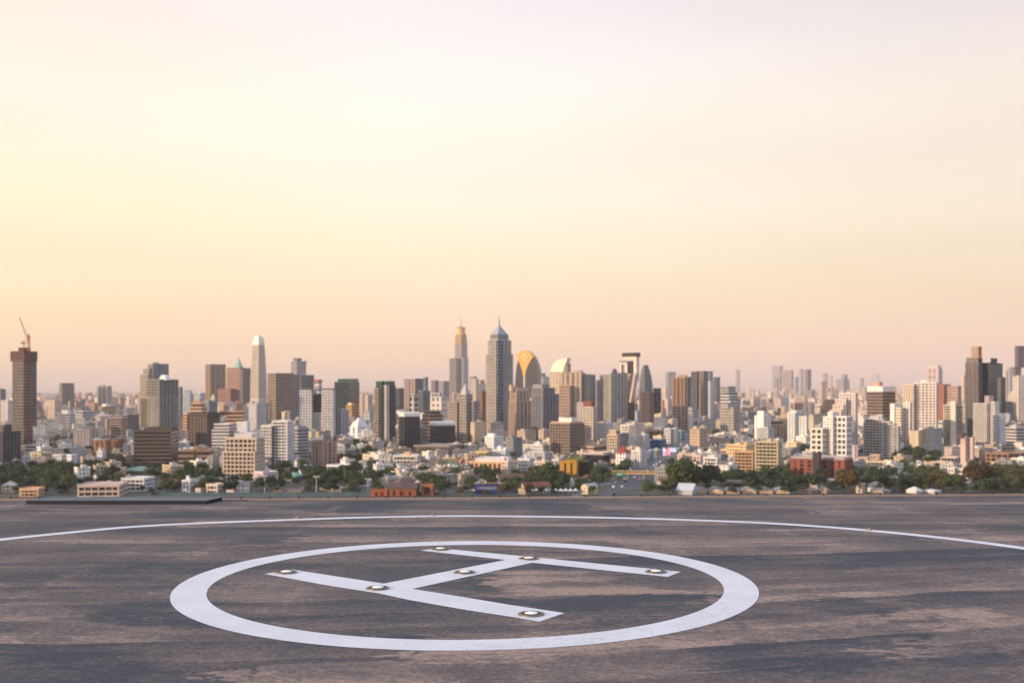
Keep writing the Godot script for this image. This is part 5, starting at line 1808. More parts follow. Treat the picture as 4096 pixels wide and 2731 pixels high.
	mass(b, "wall", 6.44, 6.53, 12.88, 13.05, 0, 4.83, "band", "dfdcda", "323d4c", 3.5, 3.6, false)
	mass(b, "roof_cube", 5.56, 2.02, 5.06, 4.34, 4.22, 8.19, "blank", "ece8e4", "323d4c", 3.5, 3.6, false)
	b = building("long_shed", "long low shed with a pale green roof in the trees, left", "shed", -366.06, -1047.47, -0.2204, 16.8)
	mass(b, "wall", 11.77, 11.98, 23.55, 23.96, 0, 3.35, "punch", "8a8076", "323d4c", 3.5, 3.6, false)
	hip_roof(b, -12.77, 12.77, -12.98, 12.98, 4.75, 8.35, "8fa592")
	b = building("low_house", "small beige box house beside the pale green shed", "house", -361.19, -970.64, -0.1085, 3.46)
	mass(b, "wall", 2.44, 2.45, 4.88, 4.9, 0, 6.28, "punch", "a58b72", "323d4c", 3.5, 3.6, true)
	b = building("parking_block", "white low podium with bands at the foot of the crane tower", "building", -650.66, -1439.29, -0.3464, 10.87)
	mass(b, "wall", 7.66, 7.71, 15.32, 15.42, 0, 8.58, "band", "bdb6b2", "4c5a6c", 3.71, 3.81, false)
	b = building("condominium_tower", "rear condominium tower with stepped left shoulder behind the golden framed one", "apartment tower", -519.29, -1559.01, -0.9388, 16.4, "rear stepped condominium")
	mass(b, "tower_body", 11.62, 11.58, 23.23, 23.16, 0, 120.57, "stripe", "9a9794", "4c5a6c", 4, 4.11, false)
	roof_kit(b, 11.62, 11.58, 23.23, 23.16, 120.57, "9a9794", 12)
	mass(b, "tower_body", 8.07, 15.98, 26.85, 17.34, 0, 114.32, "stripe", "b3a291", "4c5a6c", 4.11, 4.11, false)
	mass(b, "tower_body", 9.45, 18.13, 36.59, 12.09, 0, 105.6, "stripe", "b09c88", "4c5a6c", 4, 4.11, false)
	b = building("condominium_tower", "front condominium with golden framed left face, dark right face and white roof arch", "apartment tower", -461.75, -1403.53, -0.6750, 20.47, "golden framed condominium")
	mass(b, "tower_body", 14.45, 14.5, 28.91, 29, 0, 96.1, "grid", "8f887e", "2c4a48", 3.69, 5.64, false)
	mass(b, "lower_body", 14.06, 13.89, 28.64, 27.39, 0, 73.98, "fin", "8b8a88", "36424e", 3.69, 5.12, false)
	mass(b, "left_wing", -9.26, 14.27, 20.17, 17.83, 0, 72, "fin", "82796d", "323d4c", 3.59, 3.69, false)
	s = begin()
	slab(s, arc(7.9, 7.27, 10), -3, 3)
	put(s, "roof_arch", wall("dfe0e2", 0.4), b).position = Vector3(11.56, 96.1, 4.35)
	b = building("office_block", "broad dark brown banded block in front of the golden framed condominium", "office tower", -397.54, -1188.42, 0.1117, 29.24, "dark brown banded block")
	mass(b, "wall", 20.26, 21.07, 40.53, 42.14, 0, 37.94, "band", "66574e", "3a352f", 4.2, 3.6, false)
	roof_kit(b, 20.26, 21.07, 40.53, 42.14, 37.94, "66574e", 14)
	mass(b, "plant_room", 19.38, 18.59, 28.77, 36.05, 37.58, 40.22, "blank", "5c4a44", "323d4c", 3.5, 3.6, false)
	b = building("office_tower", "flat topped brown tower with gold piers left of the green pyramid roof", "apartment tower", -1082.12, -3877.19, -0.9954, 40.39, "flat topped brown tower")
	mass(b, "tower_body", 28.62, 28.5, 57.25, 57, 0, 176.75, "fin", "9d7c5c", "57626a", 8.4, 18.9, false)
	b = building("stepped_tower", "stepped red brown tower crowned by a pale green pyramid spire", "apartment tower", -947.89, -3685.61, -0.4263, 40.85, "tower with the green pyramid spire")
	mass(b, "tower_body", 28.77, 29, 57.54, 58, 0, 159.77, "punch", "9c7160", "4c5a6c", 8.4, 9.45, false)
	mass(b, "lower_wing", 7.93, 54.94, 53.44, 50.59, 0, 87.46, "punch", "94695a", "323d4c", 8.4, 9.45, false)
	mass(b, "glass_bay", 41.24, 29.93, 10.19, 39.21, 0, 153.08, "stripe", "6d655f", "4c5a6c", 7.35, 7.56, false)
	s = begin()
	taper(s, -9.51, 17.05, -8.31, 18.25, 159.77, 176.35, 0.42)
	taper(s, -1.62, 10, -0.43, 11.19, 176.35, 201.25, 0.0)
	put(s, "green_spire_roof", wall("7fb0a8", 0.5), b)
	b = building("slender_tower", "tallest tapering pale tower with a rounded glowing crown, left half of the skyline", "skyscraper", -815.97, -3420.11, -0.5583, 26.04, "tapering pale tower")
	mass(b, "tower_body", 18.38, 18.44, 36.76, 36.88, 0, 61.16, "band", "d5c6b4", "647386", 8.4, 7.56, false, false)
	slender_tower(b, 0, 0, 36.76, 36.88, 45.6, 228.53, 259.34)
	b = building("hotel_block", "dark hotel block with overhanging flat roof and lit left wing behind the banded block", "office tower", -451.08, -1556.56, -0.3318, 22.41, "dark hotel block")
	mass(b, "wall", 15.74, 15.95, 31.49, 31.89, 0, 47.4, "stripe", "6e5c4f", "3a3430", 4.55, 5.69, false)
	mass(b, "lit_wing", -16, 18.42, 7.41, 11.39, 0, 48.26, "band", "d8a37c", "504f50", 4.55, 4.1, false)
	mass(b, "roof_slab", 19.11, 19.02, 34.27, 56.87, 46.81, 49.22, "blank", "55483f", "323d4c", 3.98, 4.1, false)
	b = building("stepped_office", "gold banded ziggurat roofed block behind the dark hotel block", "building", -524.42, -1777.52, -0.1793, 15.19)
	mass(b, "tower_body", 10.69, 10.79, 21.37, 21.59, 0, 54.06, "band", "d9ad86", "504f50", 5.23, 4.71, false)
	mass(b, "tower_body", 8.56, 6.54, 18, 12.92, 53.59, 60.56, "band", "d9ad86", "504f50", 5.23, 4.71, false)
	mass(b, "tower_body", 3.3, 4.58, 9.87, 8.57, 60.33, 66.31, "stripe", "e0b890", "504f50", 5.23, 4.71, false)
	b = building("office_tower", "grey tower with a small green and gold pyramid roof", "office tower", -544.53, -1914.89, -0.6672, 13.02)
	mass(b, "tower_body", 9.2, 9.22, 18.4, 18.43, 0, 62.11, "stripe", "8d9196", "4c5a6c", 4.93, 5.07, false)
	roof_kit(b, 9.2, 9.22, 18.4, 18.43, 62.11, "8d9196", 16)
	mass(b, "turret", 10.89, -1.04, 11.63, 5.91, 61.6, 66.76, "blank", "b0a497", "4c5a6c", 4.93, 5.07, false, false)
	pyramid_roof(b, 11.19, -0.74, 12.23, 6.51, 66.76, 77.51, "9fb39a", 0)
	b = building("office_block", "low gold banded office with white shaft, right of the dark hotel block", "building", -530.83, -2047.72, 0.1070, 23.74)
	mass(b, "wall", 17.35, 16.21, 34.69, 32.42, 0, 41.9, "band", "d39f78", "504f50", 6.63, 5.42, false)
	mass(b, "stair_head", -7.1, 2.64, 5.85, 7.47, 41.22, 49.05, "blank", "d2c3b0", "504f50", 5.27, 5.42, false)
	b = building("office_tower", "pale grey windowless fin tower beside the low gold banded office", "office tower", -469.66, -1945.3, -0.4508, 19.48, "pale grey fin tower")
	mass(b, "tower_body", 13.73, 13.82, 27.45, 27.63, 0, 57.93, "blank", "b9b3af", "647386", 5, 5.14, false)
	roof_kit(b, 13.73, 13.82, 27.45, 27.63, 57.93, "b9b3af", 18)
	mass(b, "tower_body", 10.55, -6.87, 11.02, 17.07, 0, 58.99, "fin", "a9a6a6", "647386", 8.56, 5.14, false)
	b = building("office_block", "white stepped office block with ribbon windows left of the cream framed block", "office tower", -382.99, -1408.57, -0.0570, 16.31, "white stepped office block")
	mass(b, "wall", 11.45, 11.62, 22.89, 23.25, 0, 29.87, "band", "ddd4cd", "4c5a6c", 4.14, 3.72, false)
	mass(b, "upper_wall", 11.33, 10.31, 20.51, 20.77, 29.51, 38.01, "band", "ddd4cd", "4c5a6c", 4.14, 3.72, false)
	mass(b, "white_shaft", 33.47, 4.36, 14.45, 13.54, 0, 40.39, "blank", "e4e0de", "4c5a6c", 3.62, 3.72, false)
	mass(b, "rear_wing", 21.18, 1.05, 5.47, 97.06, 0, 25.54, "blank", "dcd6d2", "4c5a6c", 3.62, 3.72, false)
	b = building("framed_block", "cream block of deep square window frames standing in front of the white tower", "apartment tower", -247.95, -983.31, -0.0785, 21.54, "cream framed block")
	mass(b, "wall", 15.01, 15.45, 30.02, 30.9, 0, 26.34, "frame", "d8bd9b", "3a332d", 3.75, 3.55, true)
	mass(b, "upper_wall", 15.41, 11.89, 29.11, 23.91, 26.14, 38.38, "frame", "dcc2a0", "3a332d", 3.75, 4.2, true)
	mass(b, "plant_room", 11.17, 11.91, 16.23, 24.31, 38.14, 42.19, "blank", "dcd0c4", "323d4c", 3.5, 3.6, false)
	b = building("low_complex", "low brown terraced complex with a notched centre, below the dark hotel block", "building", -356.26, -1166.04, 0.1160, 11.74, "low brown terraced complex")
	mass(b, "wall", 8.24, 8.37, 16.47, 16.74, 0, 16.7, "band", "a07e66", "504f50", 5, 3.6, false)
	mass(b, "centre_tower", 12.71, 4.86, 4.71, 18.75, 0, 20.4, "blank", "a5825f", "323d4c", 3.5, 3.6, false)
	mass(b, "right_wing", 26.84, 12.55, 14.7, 66.31, 0, 16.55, "band", "9c7a62", "323d4c", 5, 3.6, false)
	b = building("low_house", "small white hall above the low brown complex", "house", -458.34, -1486.5, -0.0162, 8.09)
	mass(b, "wall", 5.7, 5.74, 11.4, 11.48, 0, 10.84, "punch", "e2dcd6", "323d4c", 3.84, 3.95, false)
	roof_kit(b, 5.7, 5.74, 11.4, 11.48, 10.84, "e2dcd6", 21)
	b = building("office_tower", "teal roofed pale tower in haze right of the golden condominium", "office tower", -877.68, -2874.8, -0.0725, 12.2)
	mass(b, "tower_body", 8.61, 8.65, 17.21, 17.31, 0, 82.28, "punch", "b9c0bf", "647386", 7.35, 7.56, false)
	roof_kit(b, 8.61, 8.65, 17.21, 17.31, 82.28, "b9c0bf", 22)
	b = building("office_tower", "narrow pale blue glass tower at the condominium right side", "office tower", -726.17, -2326.93, -0.5934, 4.53)
	mass(b, "tower_body", 3.2, 3.2, 6.4, 6.41, 0, 90.23, "glass", "a9b6c0", "3d5a78", 6.02, 6.19, false)
	b = building("office_tower", "cream hazy tower between the condominium and the flat topped brown tower", "office tower", -953.54, -3124.35, -0.5883, 16.91)
	mass(b, "tower_body", 11.94, 11.97, 23.88, 23.93, 0, 69.29, "grid", "c9bfae", "647386", 7.35, 7.56, false)
	roof_kit(b, 11.94, 11.97, 23.88, 23.93, 69.29, "c9bfae", 23)
	b = building("office_tower", "white hazy office with dark top left of the flat topped brown tower", "office tower", -1003.24, -3411.22, -0.3668, 18.04)
	mass(b, "tower_body", 12.73, 12.78, 25.45, 25.56, 0, 72.63, "band", "c4c9c8", "647386", 7.35, 7.56, false)
	roof_kit(b, 12.73, 12.78, 25.45, 25.56, 72.63, "c4c9c8", 24)
	b = building("residential_tower", "wide grey brown ribbed tower with lit narrow left face, centre left", "apartment tower", -529.06, -2429.25, -0.9366, 31.36, "wide grey brown ribbed tower")
	mass(b, "tower_body", 22.22, 22.13, 44.44, 44.27, 0, 120.99, "grid", "a1846c", "4a4a4c", 6.4, 7.46, false)
	mass(b, "lower_body", 20.97, 21.58, 42.45, 42.53, 0, 43.19, "punch", "9a7c66", "4c5a6c", 6.4, 7.46, false)
	b = building("residential_tower", "dark sided slab attached behind the grey brown ribbed tower", "apartment tower", -525.75, -2577.54, -1.0355, 12.33)
	mass(b, "tower_body", 8.73, 8.71, 17.46, 17.42, 0, 119.9, "punch", "8b807a", "4c5a6c", 7.6, 6.84, false)
	b = building("unfinished_tower", "hazy unfinished tower with two small cranes behind the ribbed tower", "skyscraper", -950.36, -4729.79, -0.8304, 34.44)
	mass(b, "tower_body", 24.36, 24.34, 48.72, 48.68, 0, 211.49, "grid", "a79a96", "647386", 10.5, 12.6, false)
	mass(b, "top_storeys", 15.05, 12.69, 35.5, 19.47, 210.84, 225.16, "grid", "86706a", "4c5a6c", 12.6, 7.56, false)
	tower_crane(b, Vector3(-24.36, 211.49, 9.74), 22, Vector3(-4.26, 10.65, 0), Vector3(5.33, 3, 0), "a58c84")
	tower_crane(b, Vector3(26.79, 201.49, -24.34), 26, Vector3(7.46, 6.39, 0), Vector3(-5.33, 2, 0), "a58c84")
	b = building("office_tower", "blue grey glass slab with chamfered corner left of the red roofed block", "office tower", -557.37, -2885.29, -1.2353, 22.75)
	mass(b, "tower_body", 14.93, 17.17, 29.86, 34.33, 0, 123.91, "glass", "7d8890", "45586a", 8.4, 8.4, false)
	b = building("office_block", "white block with pink red roof strip behind the white grid twin tower", "building", -594.69, -3256.39, -0.4138, 12.31)
	mass(b, "tower_body", 8.69, 8.72, 17.39, 17.43, 0, 109.62, "band", "d9c7c2", "647386", 10.5, 7.56, false)
	mass(b, "roof_strip", 8.44, 11.55, 16.51, 23.25, 108.87, 115.08, "blank", "b0605a", "647386", 7.35, 7.56, false)
	b = building("twin_apartment", "white grid twin apartment block with a dark recessed middle under one thin roof", "apartment tower", -310.31, -1796.36, -0.0724, 13.07, "white grid twin block")
	mass(b, "tower_body", 9.2, 9.28, 18.39, 18.57, 0, 81.87, "grid", "e0dbd2", "8a9399", 4.5, 4.5, false)
	roof_kit(b, 9.2, 9.28, 18.39, 18.57, 81.87, "e0dbd2", 25)
	mass(b, "left_tower", -27.56, 7.94, 19.9, 37.89, 0, 81.87, "grid", "ddd9d2", "8d969b", 4.5, 4.5, false)
	mass(b, "dark_middle", -13.28, -5.13, 19.19, 34.59, 0, 75.37, "glass", "3c4648", "232c2e", 4.63, 4.76, false)
	mass(b, "lower_middle", -12.28, -1.19, 19.15, 34.52, 0, 44, "grid", "cfd0d0", "7a8288", 4.63, 4.76, false)
	mass(b, "thin_roof", 8.31, 7.34, 55.32, 14, 83.69, 85.1, "blank", "6a625c", "323d4c", 4.63, 4.76, false)
	b = building("office_tower", "dark teal glass tower with a stepped green crown", "office tower", -402.8, -2593.68, -0.2416, 32.69, "dark teal glass tower")
	mass(b, "tower_body", 22.96, 23.27, 45.93, 46.54, 0, 102.56, "glass", "4c5f60", "2c4244", 7.6, 7.6, false)
	mass(b, "crown", 20.5, 20.3, 35.71, 41.9, 102.01, 110.4, "glass", "5d8a82", "3b6660", 6.65, 6.84, false)
	b = building("apartment_tower", "pale grey condominium with ribbed faces below the dark teal tower", "apartment tower", -295.13, -1842.72, -0.6608, 11.89)
	mass(b, "tower_body", 8.4, 8.41, 16.8, 16.83, 0, 48.04, "fin", "b5b0ac", "647386", 4.88, 6.78, false)
	mass(b, "plant_room", 5.64, 4.72, 10.5, 10.1, 47.54, 50.85, "blank", "b5b0ac", "647386", 4.75, 4.88, false)
	b = building("office_block", "golden office block with white cap right of the pale grey condominium", "building", -339.38, -2265.47, -0.8155, 14.1)
	mass(b, "tower_body", 9.97, 9.97, 19.95, 19.94, 0, 51.21, "grid", "cc9a66", "504f50", 6.67, 6, false)
	roof_kit(b, 9.97, 9.97, 19.95, 19.94, 51.21, "cc9a66", 27)
	mass(b, "lift_tower", 2.05, 6.01, 11.1, 4.59, 50.58, 55.16, "blank", "e3cba8", "504f50", 5.84, 6, false)
	b = building("white_hall", "white chamfered hall with big dark square windows like eyes", "building", -256.95, -1789.85, -0.8313, 16.35, "white chamfered hall")
	mass(b, "wall", 11.57, 11.56, 23.13, 23.11, 0, 21.57, "punch", "e3e2e3", "3a3d44", 18.39, 21.02, false)
	mass(b, "podium", 22.28, 11.68, 40.87, 26.47, 0, 9.52, "band", "d9d6d6", "4c5a6c", 4.6, 4.73, false)
	s = begin()
	taper(s, -11.57, 11.57, -11.56, 11.56, 21.57, 31.08, 0.62)
	taper(s, -5.09, 5.09, -5.09, 5.09, 31.08, 36.73, 0.5)
	put(s, "chamfered_roof", wall("e6e4e4"), b)
	b = building("office_tower", "pink tower pair with a teal top edge in haze", "office tower", -403.21, -2875.29, -0.8107, 9.75)
	mass(b, "tower_body", 6.9, 6.89, 13.79, 13.79, 0, 72.6, "stripe", "cfae9c", "647386", 8.4, 7.56, false)
	mass(b, "right_shaft", 25.08, 2.28, 24.65, 15.38, 0, 69.42, "stripe", "d3b49c", "647386", 8.4, 7.56, false)
	b = building("office_block", "small pale grey block under the pink tower pair", "building", -314.8, -2333.05, -0.4639, 11.13)
	mass(b, "wall", 7.86, 7.88, 15.72, 15.77, 0, 36.09, "punch", "aeb4b8", "647386", 6.88, 6.19, false)
	b = building("glass_tower", "dark glass tower with gold left side, pale vertical stripe and green top edge", "skyscraper", -196.26, -1677.72, -0.8389, 12.66, "dark glass tower with the pale stripe")
	mass(b, "tower_body", 8.96, 8.95, 17.91, 17.9, 0, 90.94, "glass", "2e3a44", "232c36", 4.93, 4.93, false, false)
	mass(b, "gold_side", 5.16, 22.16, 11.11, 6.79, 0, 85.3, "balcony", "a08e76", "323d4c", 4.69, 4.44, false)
	mass(b, "green_bay", 5.6, 15.68, 15.69, 4.54, 0, 96.17, "glass", "3d6e68", "2a5350", 4.93, 4.44, false)
	mass(b, "pale_stripe", 12, 11.55, 13.62, 6, 0, 89.98, "blank", "b9b2a8", "323d4c", 4.32, 4.44, false)
	mass(b, "green_crown", 10.95, 10.36, 26.11, 16.03, 90.55, 96.54, "glass", "5f8a80", "3b6660", 4.32, 4.44, false)
	b = building("low_complex", "pale curved roof terraces left of the white rowed block", "building", -159.83, -1264.53, -0.2880, 12.53)
	mass(b, "wall", 8.82, 8.9, 17.64, 17.81, 0, 8.75, "band", "c8bfb6", "4c5a6c", 4, 3.6, false)
	b = building("brown_block", "brown mid rise with finned pinkish left face and dark grey right face", "building", -204.9, -1158.07, -0.7298, 13.84, "brown finned mid rise")
	mass(b, "wall", 9.78, 9.79, 19.56, 19.58, 0, 26.29, "stripe", "b38e76", "3f4248", 3.8, 6, true)
	mass(b, "plant_room", 7.17, 8.72, 15.61, 16.31, 25.9, 27.45, "blank", "a98b76", "323d4c", 3.5, 3.6, false)
	b = building("office_block", "grey banded block with rounded corner right of the white tower", "office tower", -259.6, -1303.67, -0.8910, 10.56, "grey banded rounded block")
	mass(b, "wall", 7.47, 7.46, 14.95, 14.92, 0, 35.53, "band", "a8a6a6", "4c5a6c", 3.8, 3.6, false)
	mass(b, "plant_room", 6.01, 6.7, 13.71, 11.35, 35.18, 38.1, "blank", "9c9b9c", "4c5a6c", 3.5, 3.6, false)
	b = building("white_apartment", "bright white stepped apartment tower right of the cream framed block", "apartment tower", -244.93, -1132.99, -0.1317, 12.17, "bright white stepped tower")
	mass(b, "tower_body", 8.55, 8.66, 17.1, 17.33, 0, 49.58, "balcony", "e9e2d6", "77808a", 3.4, 3.4, true)
	mass(b, "left_wing", -9.68, 7.04, 11.37, 7.9, 0, 44.39, "grid", "e6ded2", "5a6066", 3.4, 3.2, true)
	mass(b, "glass_strip", -6.47, 12.16, 1.31, 7.17, 0, 44.07, "glass", "6d7a82", "3d5a78", 3.5, 3.6, false)
	mass(b, "right_wing", 6.58, 0.85, 3.04, 19.8, 0, 46.29, "grid", "cfd6da", "647386", 3.4, 3.6, false)
	b = building("brick_house", "plain red brick box house in the trees", "house", -195.53, -1181.87, 0.0209, 6.71, "red brick box")
	mass(b, "wall", 4.76, 4.74, 9.51, 9.48, 0, 9.54, "punch", "a5543a", "323d4c", 3.5, 3.6, false)
	b = building("low_block", "long white villa with shaded verandas in the trees right of the brown mid rise", "building", -175.19, -1080.51, -0.4469, 13.43, "long white villa")
	mass(b, "wall", 9.46, 9.54, 18.92, 19.08, 0, 6.49, "balcony", "e3ddd8", "323d4c", 4, 3.6, false)
	b = building("striped_block", "pink block with white and purple striped right face", "building", -212.58, -919.34, -0.8514, 10.01, "pink and purple striped block")
	mass(b, "wall", 7.08, 7.07, 14.17, 14.15, 0, 11.88, "stripe", "d8c2c4", "5a3550", 3.6, 3.5, true)
	b = building("court_hall", "open hall with pale green and teal roofs behind the trees", "shed", -202.68, -985.07, -0.4479, 13.99)
	mass(b, "wall", 9.84, 9.94, 19.69, 19.88, 0, 3.06, "punch", "8f9a90", "323d4c", 3.5, 3.6, false)
	hip_roof(b, -11.84, 10.84, -10.94, 10.94, 4.46, 7.06, "7fae95")
	b = building("long_shed", "long low brown roofed shed along the near trees", "shed", -177.58, -867.28, -0.2838, 19.09)
	mass(b, "wall", 13.35, 13.64, 26.7, 27.29, 0, 1.53, "punch", "7d675c", "323d4c", 3.5, 3.6, false)
	b = building("long_shed", "long grey roofed shed right of the tall floodlight mast", "shed", -146.31, -878.29, -0.2585, 13.6)
	mass(b, "wall", 9.54, 9.69, 19.08, 19.39, 0, 1.76, "punch", "94847c", "323d4c", 3.5, 3.6, false)
	b = building("villa", "white villa with dark verandas near the orange building", "house", -128.96, -923.56, -0.1629, 7.7)
	mass(b, "wall", 5.42, 5.47, 10.83, 10.94, 0, 4.44, "balcony", "ddd6d2", "323d4c", 4, 3.6, false)
	b = building("villa", "white two storey house in trees right of the long white villa", "house", -148.86, -1062.9, -0.3105, 4.84)
	mass(b, "wall", 3.41, 3.43, 6.83, 6.85, 0, 6.2, "punch", "d9d4d0", "323d4c", 3.5, 3.6, true)
	b = building("villa", "white two storey house with a balcony at the pad edge, before the brown terraced complex", "house", -262.24, -860.87, -0.2723, 5.13)
	mass(b, "wall", 3.62, 3.64, 7.24, 7.28, 0, 9.26, "punch", "e2dcd5", "323d4c", 3.6, 3.6, true)
	roof_kit(b, 3.62, 3.64, 7.24, 7.28, 9.26, "e2dcd5", 91)
	b = building("villa", "cream two storey house at the pad edge, right of the white balcony house", "house", -238.47, -852.54, -0.2347, 7.03)
	mass(b, "wall", 4.95, 4.99, 9.89, 9.98, 0, 7.05, "balcony", "dccab0", "6a5c50", 3.6, 3.6, true)
	b = building("low_house", "small red roofed house at the pad edge between white and cream villas", "house", -249.63, -849.6, -0.3894, 3.33)
	mass(b, "wall", 2.35, 2.35, 4.7, 4.71, 0, 3.81, "punch", "cdbfb0", "323d4c", 3.5, 3.6, false)
	hip_roof(b, -3.15, 3.15, -3.15, 3.15, 5.21, 5.72, "8a4a40")
	b = building("low_house", "low house with a red and blue roof at the pad edge below the framed block", "house", -223.71, -851.64, -0.4853, 5.34)
	mass(b, "wall", 3.77, 3.78, 7.54, 7.56, 0, 2.29, "punch", "c9bfb6", "323d4c", 3.5, 3.6, false)
	hip_roof(b, -4.57, 4.57, -4.58, 4.58, 3.69, 4.19, "7a3f44")

func city_middle() -> void:
	var b: Node3D
	var s: SurfaceTool
	b = building("round_topped_skyscraper", "tallest skyscraper with gold ringed round top and thin mast, left of the two central giants", "skyscraper", -359.71, -7506.81, -0.7172, 44.13, "tallest round topped skyscraper")
	mass(b, "tower_body", 31.19, 31.22, 62.38, 62.43, 0, 419.38, "stripe", "a48a86", "3d4a5c", 10.5, 12.6, false, false)
	mass(b, "gold_storeys", 27.73, 30.19, 56.15, 59.82, 419.51, 473.3, "grid", "d3a55e", "504f50", 12.6, 12.6, false)
	mass(b, "lower_shaft", 54.49, 37.44, 43.41, 54.54, 0, 311.23, "fin", "b3a69c", "647386", 10.5, 12.6, false)
	mass(b, "front_shaft", 29.37, 85.88, 61.09, 69.51, 0, 307.05, "fin", "8d7f7a", "39424e", 10.5, 12.6, false)
	round_crown(b, 0, 0, 30.65, 475.45, 529.53, 607.95)
	b = building("pyramid_topped_skyscraper", "broad grey skyscraper with a pyramid roof and spire, right of the two central giants", "skyscraper", -23.97, -2010.81, -0.9110, 26.09, "pyramid topped skyscraper")
	mass(b, "tower_body", 18.48, 18.41, 36.95, 36.83, 0, 150.16, "stripe", "a99d8f", "5d6b76", 6.18, 8.09, false)
	mass(b, "upper_shaft", 15.41, 16.11, 30.51, 32.62, 150.05, 177.27, "stripe", "b1a496", "5d6b76", 6.18, 8.09, false, false)
	mass(b, "crown_storeys", 11.78, 12.77, 23.67, 25.38, 177.26, 188.04, "grid", "b3a99d", "5d6b76", 7.35, 5.29, false, false)
	mass(b, "glass_strip", 20.76, 19.54, 6, 13.77, 0, 176.26, "glass", "93a1ac", "36465a", 6.18, 7.35, false)
	s = begin()
	taper(s, -11.42, 11.31, -12.11, 12.26, 188.04, 205.36, 0.1)
	put(s, "pyramid_roof", wall("9aa3ad", 0.35), b)
	s = begin()
	beam(s, Vector3(-0.06, 204.88, 0.07), Vector3(-0.06, 224.19, 0.07), 2.4, 0.3)
	put(s, "spire", wall("8b8f98"), b)
	b = building("office_tower", "pinkish tower with dark sign band in haze left of centre", "office tower", -297.62, -3118.37, -0.0929, 23.07)
	mass(b, "tower_body", 16.23, 16.39, 32.46, 32.77, 0, 115.41, "stripe", "c99f88", "647386", 8.4, 12.6, false)
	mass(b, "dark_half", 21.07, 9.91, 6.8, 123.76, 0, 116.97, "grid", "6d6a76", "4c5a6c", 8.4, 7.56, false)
	b = building("office_tower", "pale blue glass tower with a pointed corner beside the pinkish tower", "office tower", -241.78, -2973.93, -0.8089, 6.8)
	mass(b, "tower_body", 4.81, 4.81, 9.62, 9.62, 0, 119.35, "glass", "9fb0b8", "3d5a78", 8.4, 7.56, false)
	b = building("office_tower", "plain grey slab tower behind the white curved roof glass block", "office tower", -196.72, -2372.2, -0.8751, 13.98, "plain grey slab tower")
	mass(b, "tower_body", 9.89, 9.88, 19.78, 19.76, 0, 81.55, "glass", "7e848c", "5a636d", 6.99, 6.29, false)
	b = building("arched_tower", "beige tower with an arched top framed windows, behind the gold sided glass block", "apartment tower", -243.95, -2641.57, -0.8085, 13.67)
	mass(b, "tower_body", 9.67, 9.67, 19.34, 19.33, 0, 66.27, "frame", "cfc0a8", "323d4c", 13.63, 17.52, false)
	mass(b, "arched_top", 7.4, 7.07, 15.27, 13.69, 65.61, 72.56, "grid", "cfc0a8", "323d4c", 11.68, 7.01, false)
	b = building("office_block", "cream blank block with a dark box top left of the round topped skyscraper", "building", -176.45, -2551.75, -0.4061, 21.85, "cream blank block")
	mass(b, "tower_body", 15.4, 15.5, 30.8, 31, 0, 66.87, "punch", "dccdb6", "647386", 13.13, 16.88, false)
	mass(b, "glass_top", 6.74, 8.6, 22.32, 13.4, 66.2, 75.96, "grid", "bfc4c8", "4c5a6c", 6.56, 6.75, false)
	b = building("office_tower", "slim grey tower in haze, left one of two above the cream blank block", "office tower", -329.38, -4540.96, -0.7130, 16.31)
	mass(b, "tower_body", 11.53, 11.54, 23.07, 23.08, 0, 124.96, "stripe", "7f7a80", "4c5a6c", 9.45, 7.56, false)
	b = building("office_tower", "slim grey and pink tower, right one of two above the cream blank block", "office tower", -273.15, -4267.19, -0.8661, 21.19)
	mass(b, "tower_body", 14.99, 14.98, 29.98, 29.95, 0, 119.31, "stripe", "9a9096", "4c5a6c", 9.45, 7.56, false)
	b = building("office_tower", "dark narrow tower between the dark glass tower and the gold sided glass block", "office tower", -328.01, -3114.51, -0.8666, 14)
	mass(b, "tower_body", 9.91, 9.9, 19.81, 19.8, 0, 88.61, "glass", "5a6a78", "3a4958", 8.4, 7.56, false)
	b = building("sloped_block", "pinkish block with a sloping grey roof, left of the second curved roof glass block", "office tower", -128.35, -1709.52, -1.0069, 17.35, "pinkish sloped block")
	mass(b, "wall", 12.29, 12.24, 24.59, 24.48, 0, 44.1, "band", "b88d78", "5a4f4a", 5.52, 6.27, false)
	mass(b, "upper_wall", 10.25, 9.78, 19.72, 20.81, 43.63, 49.33, "band", "9a8f8c", "323d4c", 4.39, 4.51, false)
	b = building("glass_block", "dark glass block with gold left side under white curved roof, left of two", "office tower", -144.16, -1490.7, -1.1040, 16.18, "left curved roof glass block")
	mass(b, "wall", 11.48, 11.4, 22.97, 22.81, 0, 46.06, "glass", "4a5058", "1d242c", 4.59, 4.59, false)
	mass(b, "gold_side", 9.45, 11, 24.03, 13.28, 0, 43.35, "balcony", "a5855e", "323d4c", 4.59, 3.93, false)
	s = begin()
	slab(s, vault(24.17, 6.78, 12), -23.41, 0.6)
	put(s, "curved_roof", wall("d9d4ce", 0.5), b).position = Vector3(0, 46.51, 11.4)
	b = building("glass_block", "dark glass office block under a white curved roof, right one of two, wider", "office tower", -104.14, -1592.37, -1.2326, 21.53, "right curved roof glass block")
	mass(b, "wall", 15.31, 15.13, 30.62, 30.26, 0, 30.41, "glass", "4c535c", "1d242c", 4.89, 4.89, false)
	s = begin()
	slab(s, vault(31.82, 6.04, 12), -30.86, 0.6)
	put(s, "curved_roof", wall("d9d4ce", 0.5), b).position = Vector3(0, 30.86, 15.13)
	b = building("crowned_tower", "beige stepped tower with a grey pointed crown in front of the two central giants", "apartment tower", -73.42, -1663.66, -0.6482, 11.73, "beige crowned tower")
	mass(b, "tower_body", 8.28, 8.3, 16.57, 16.6, 0, 75.98, "grid", "b3a18c", "5c6268", 4.65, 4.89, false)
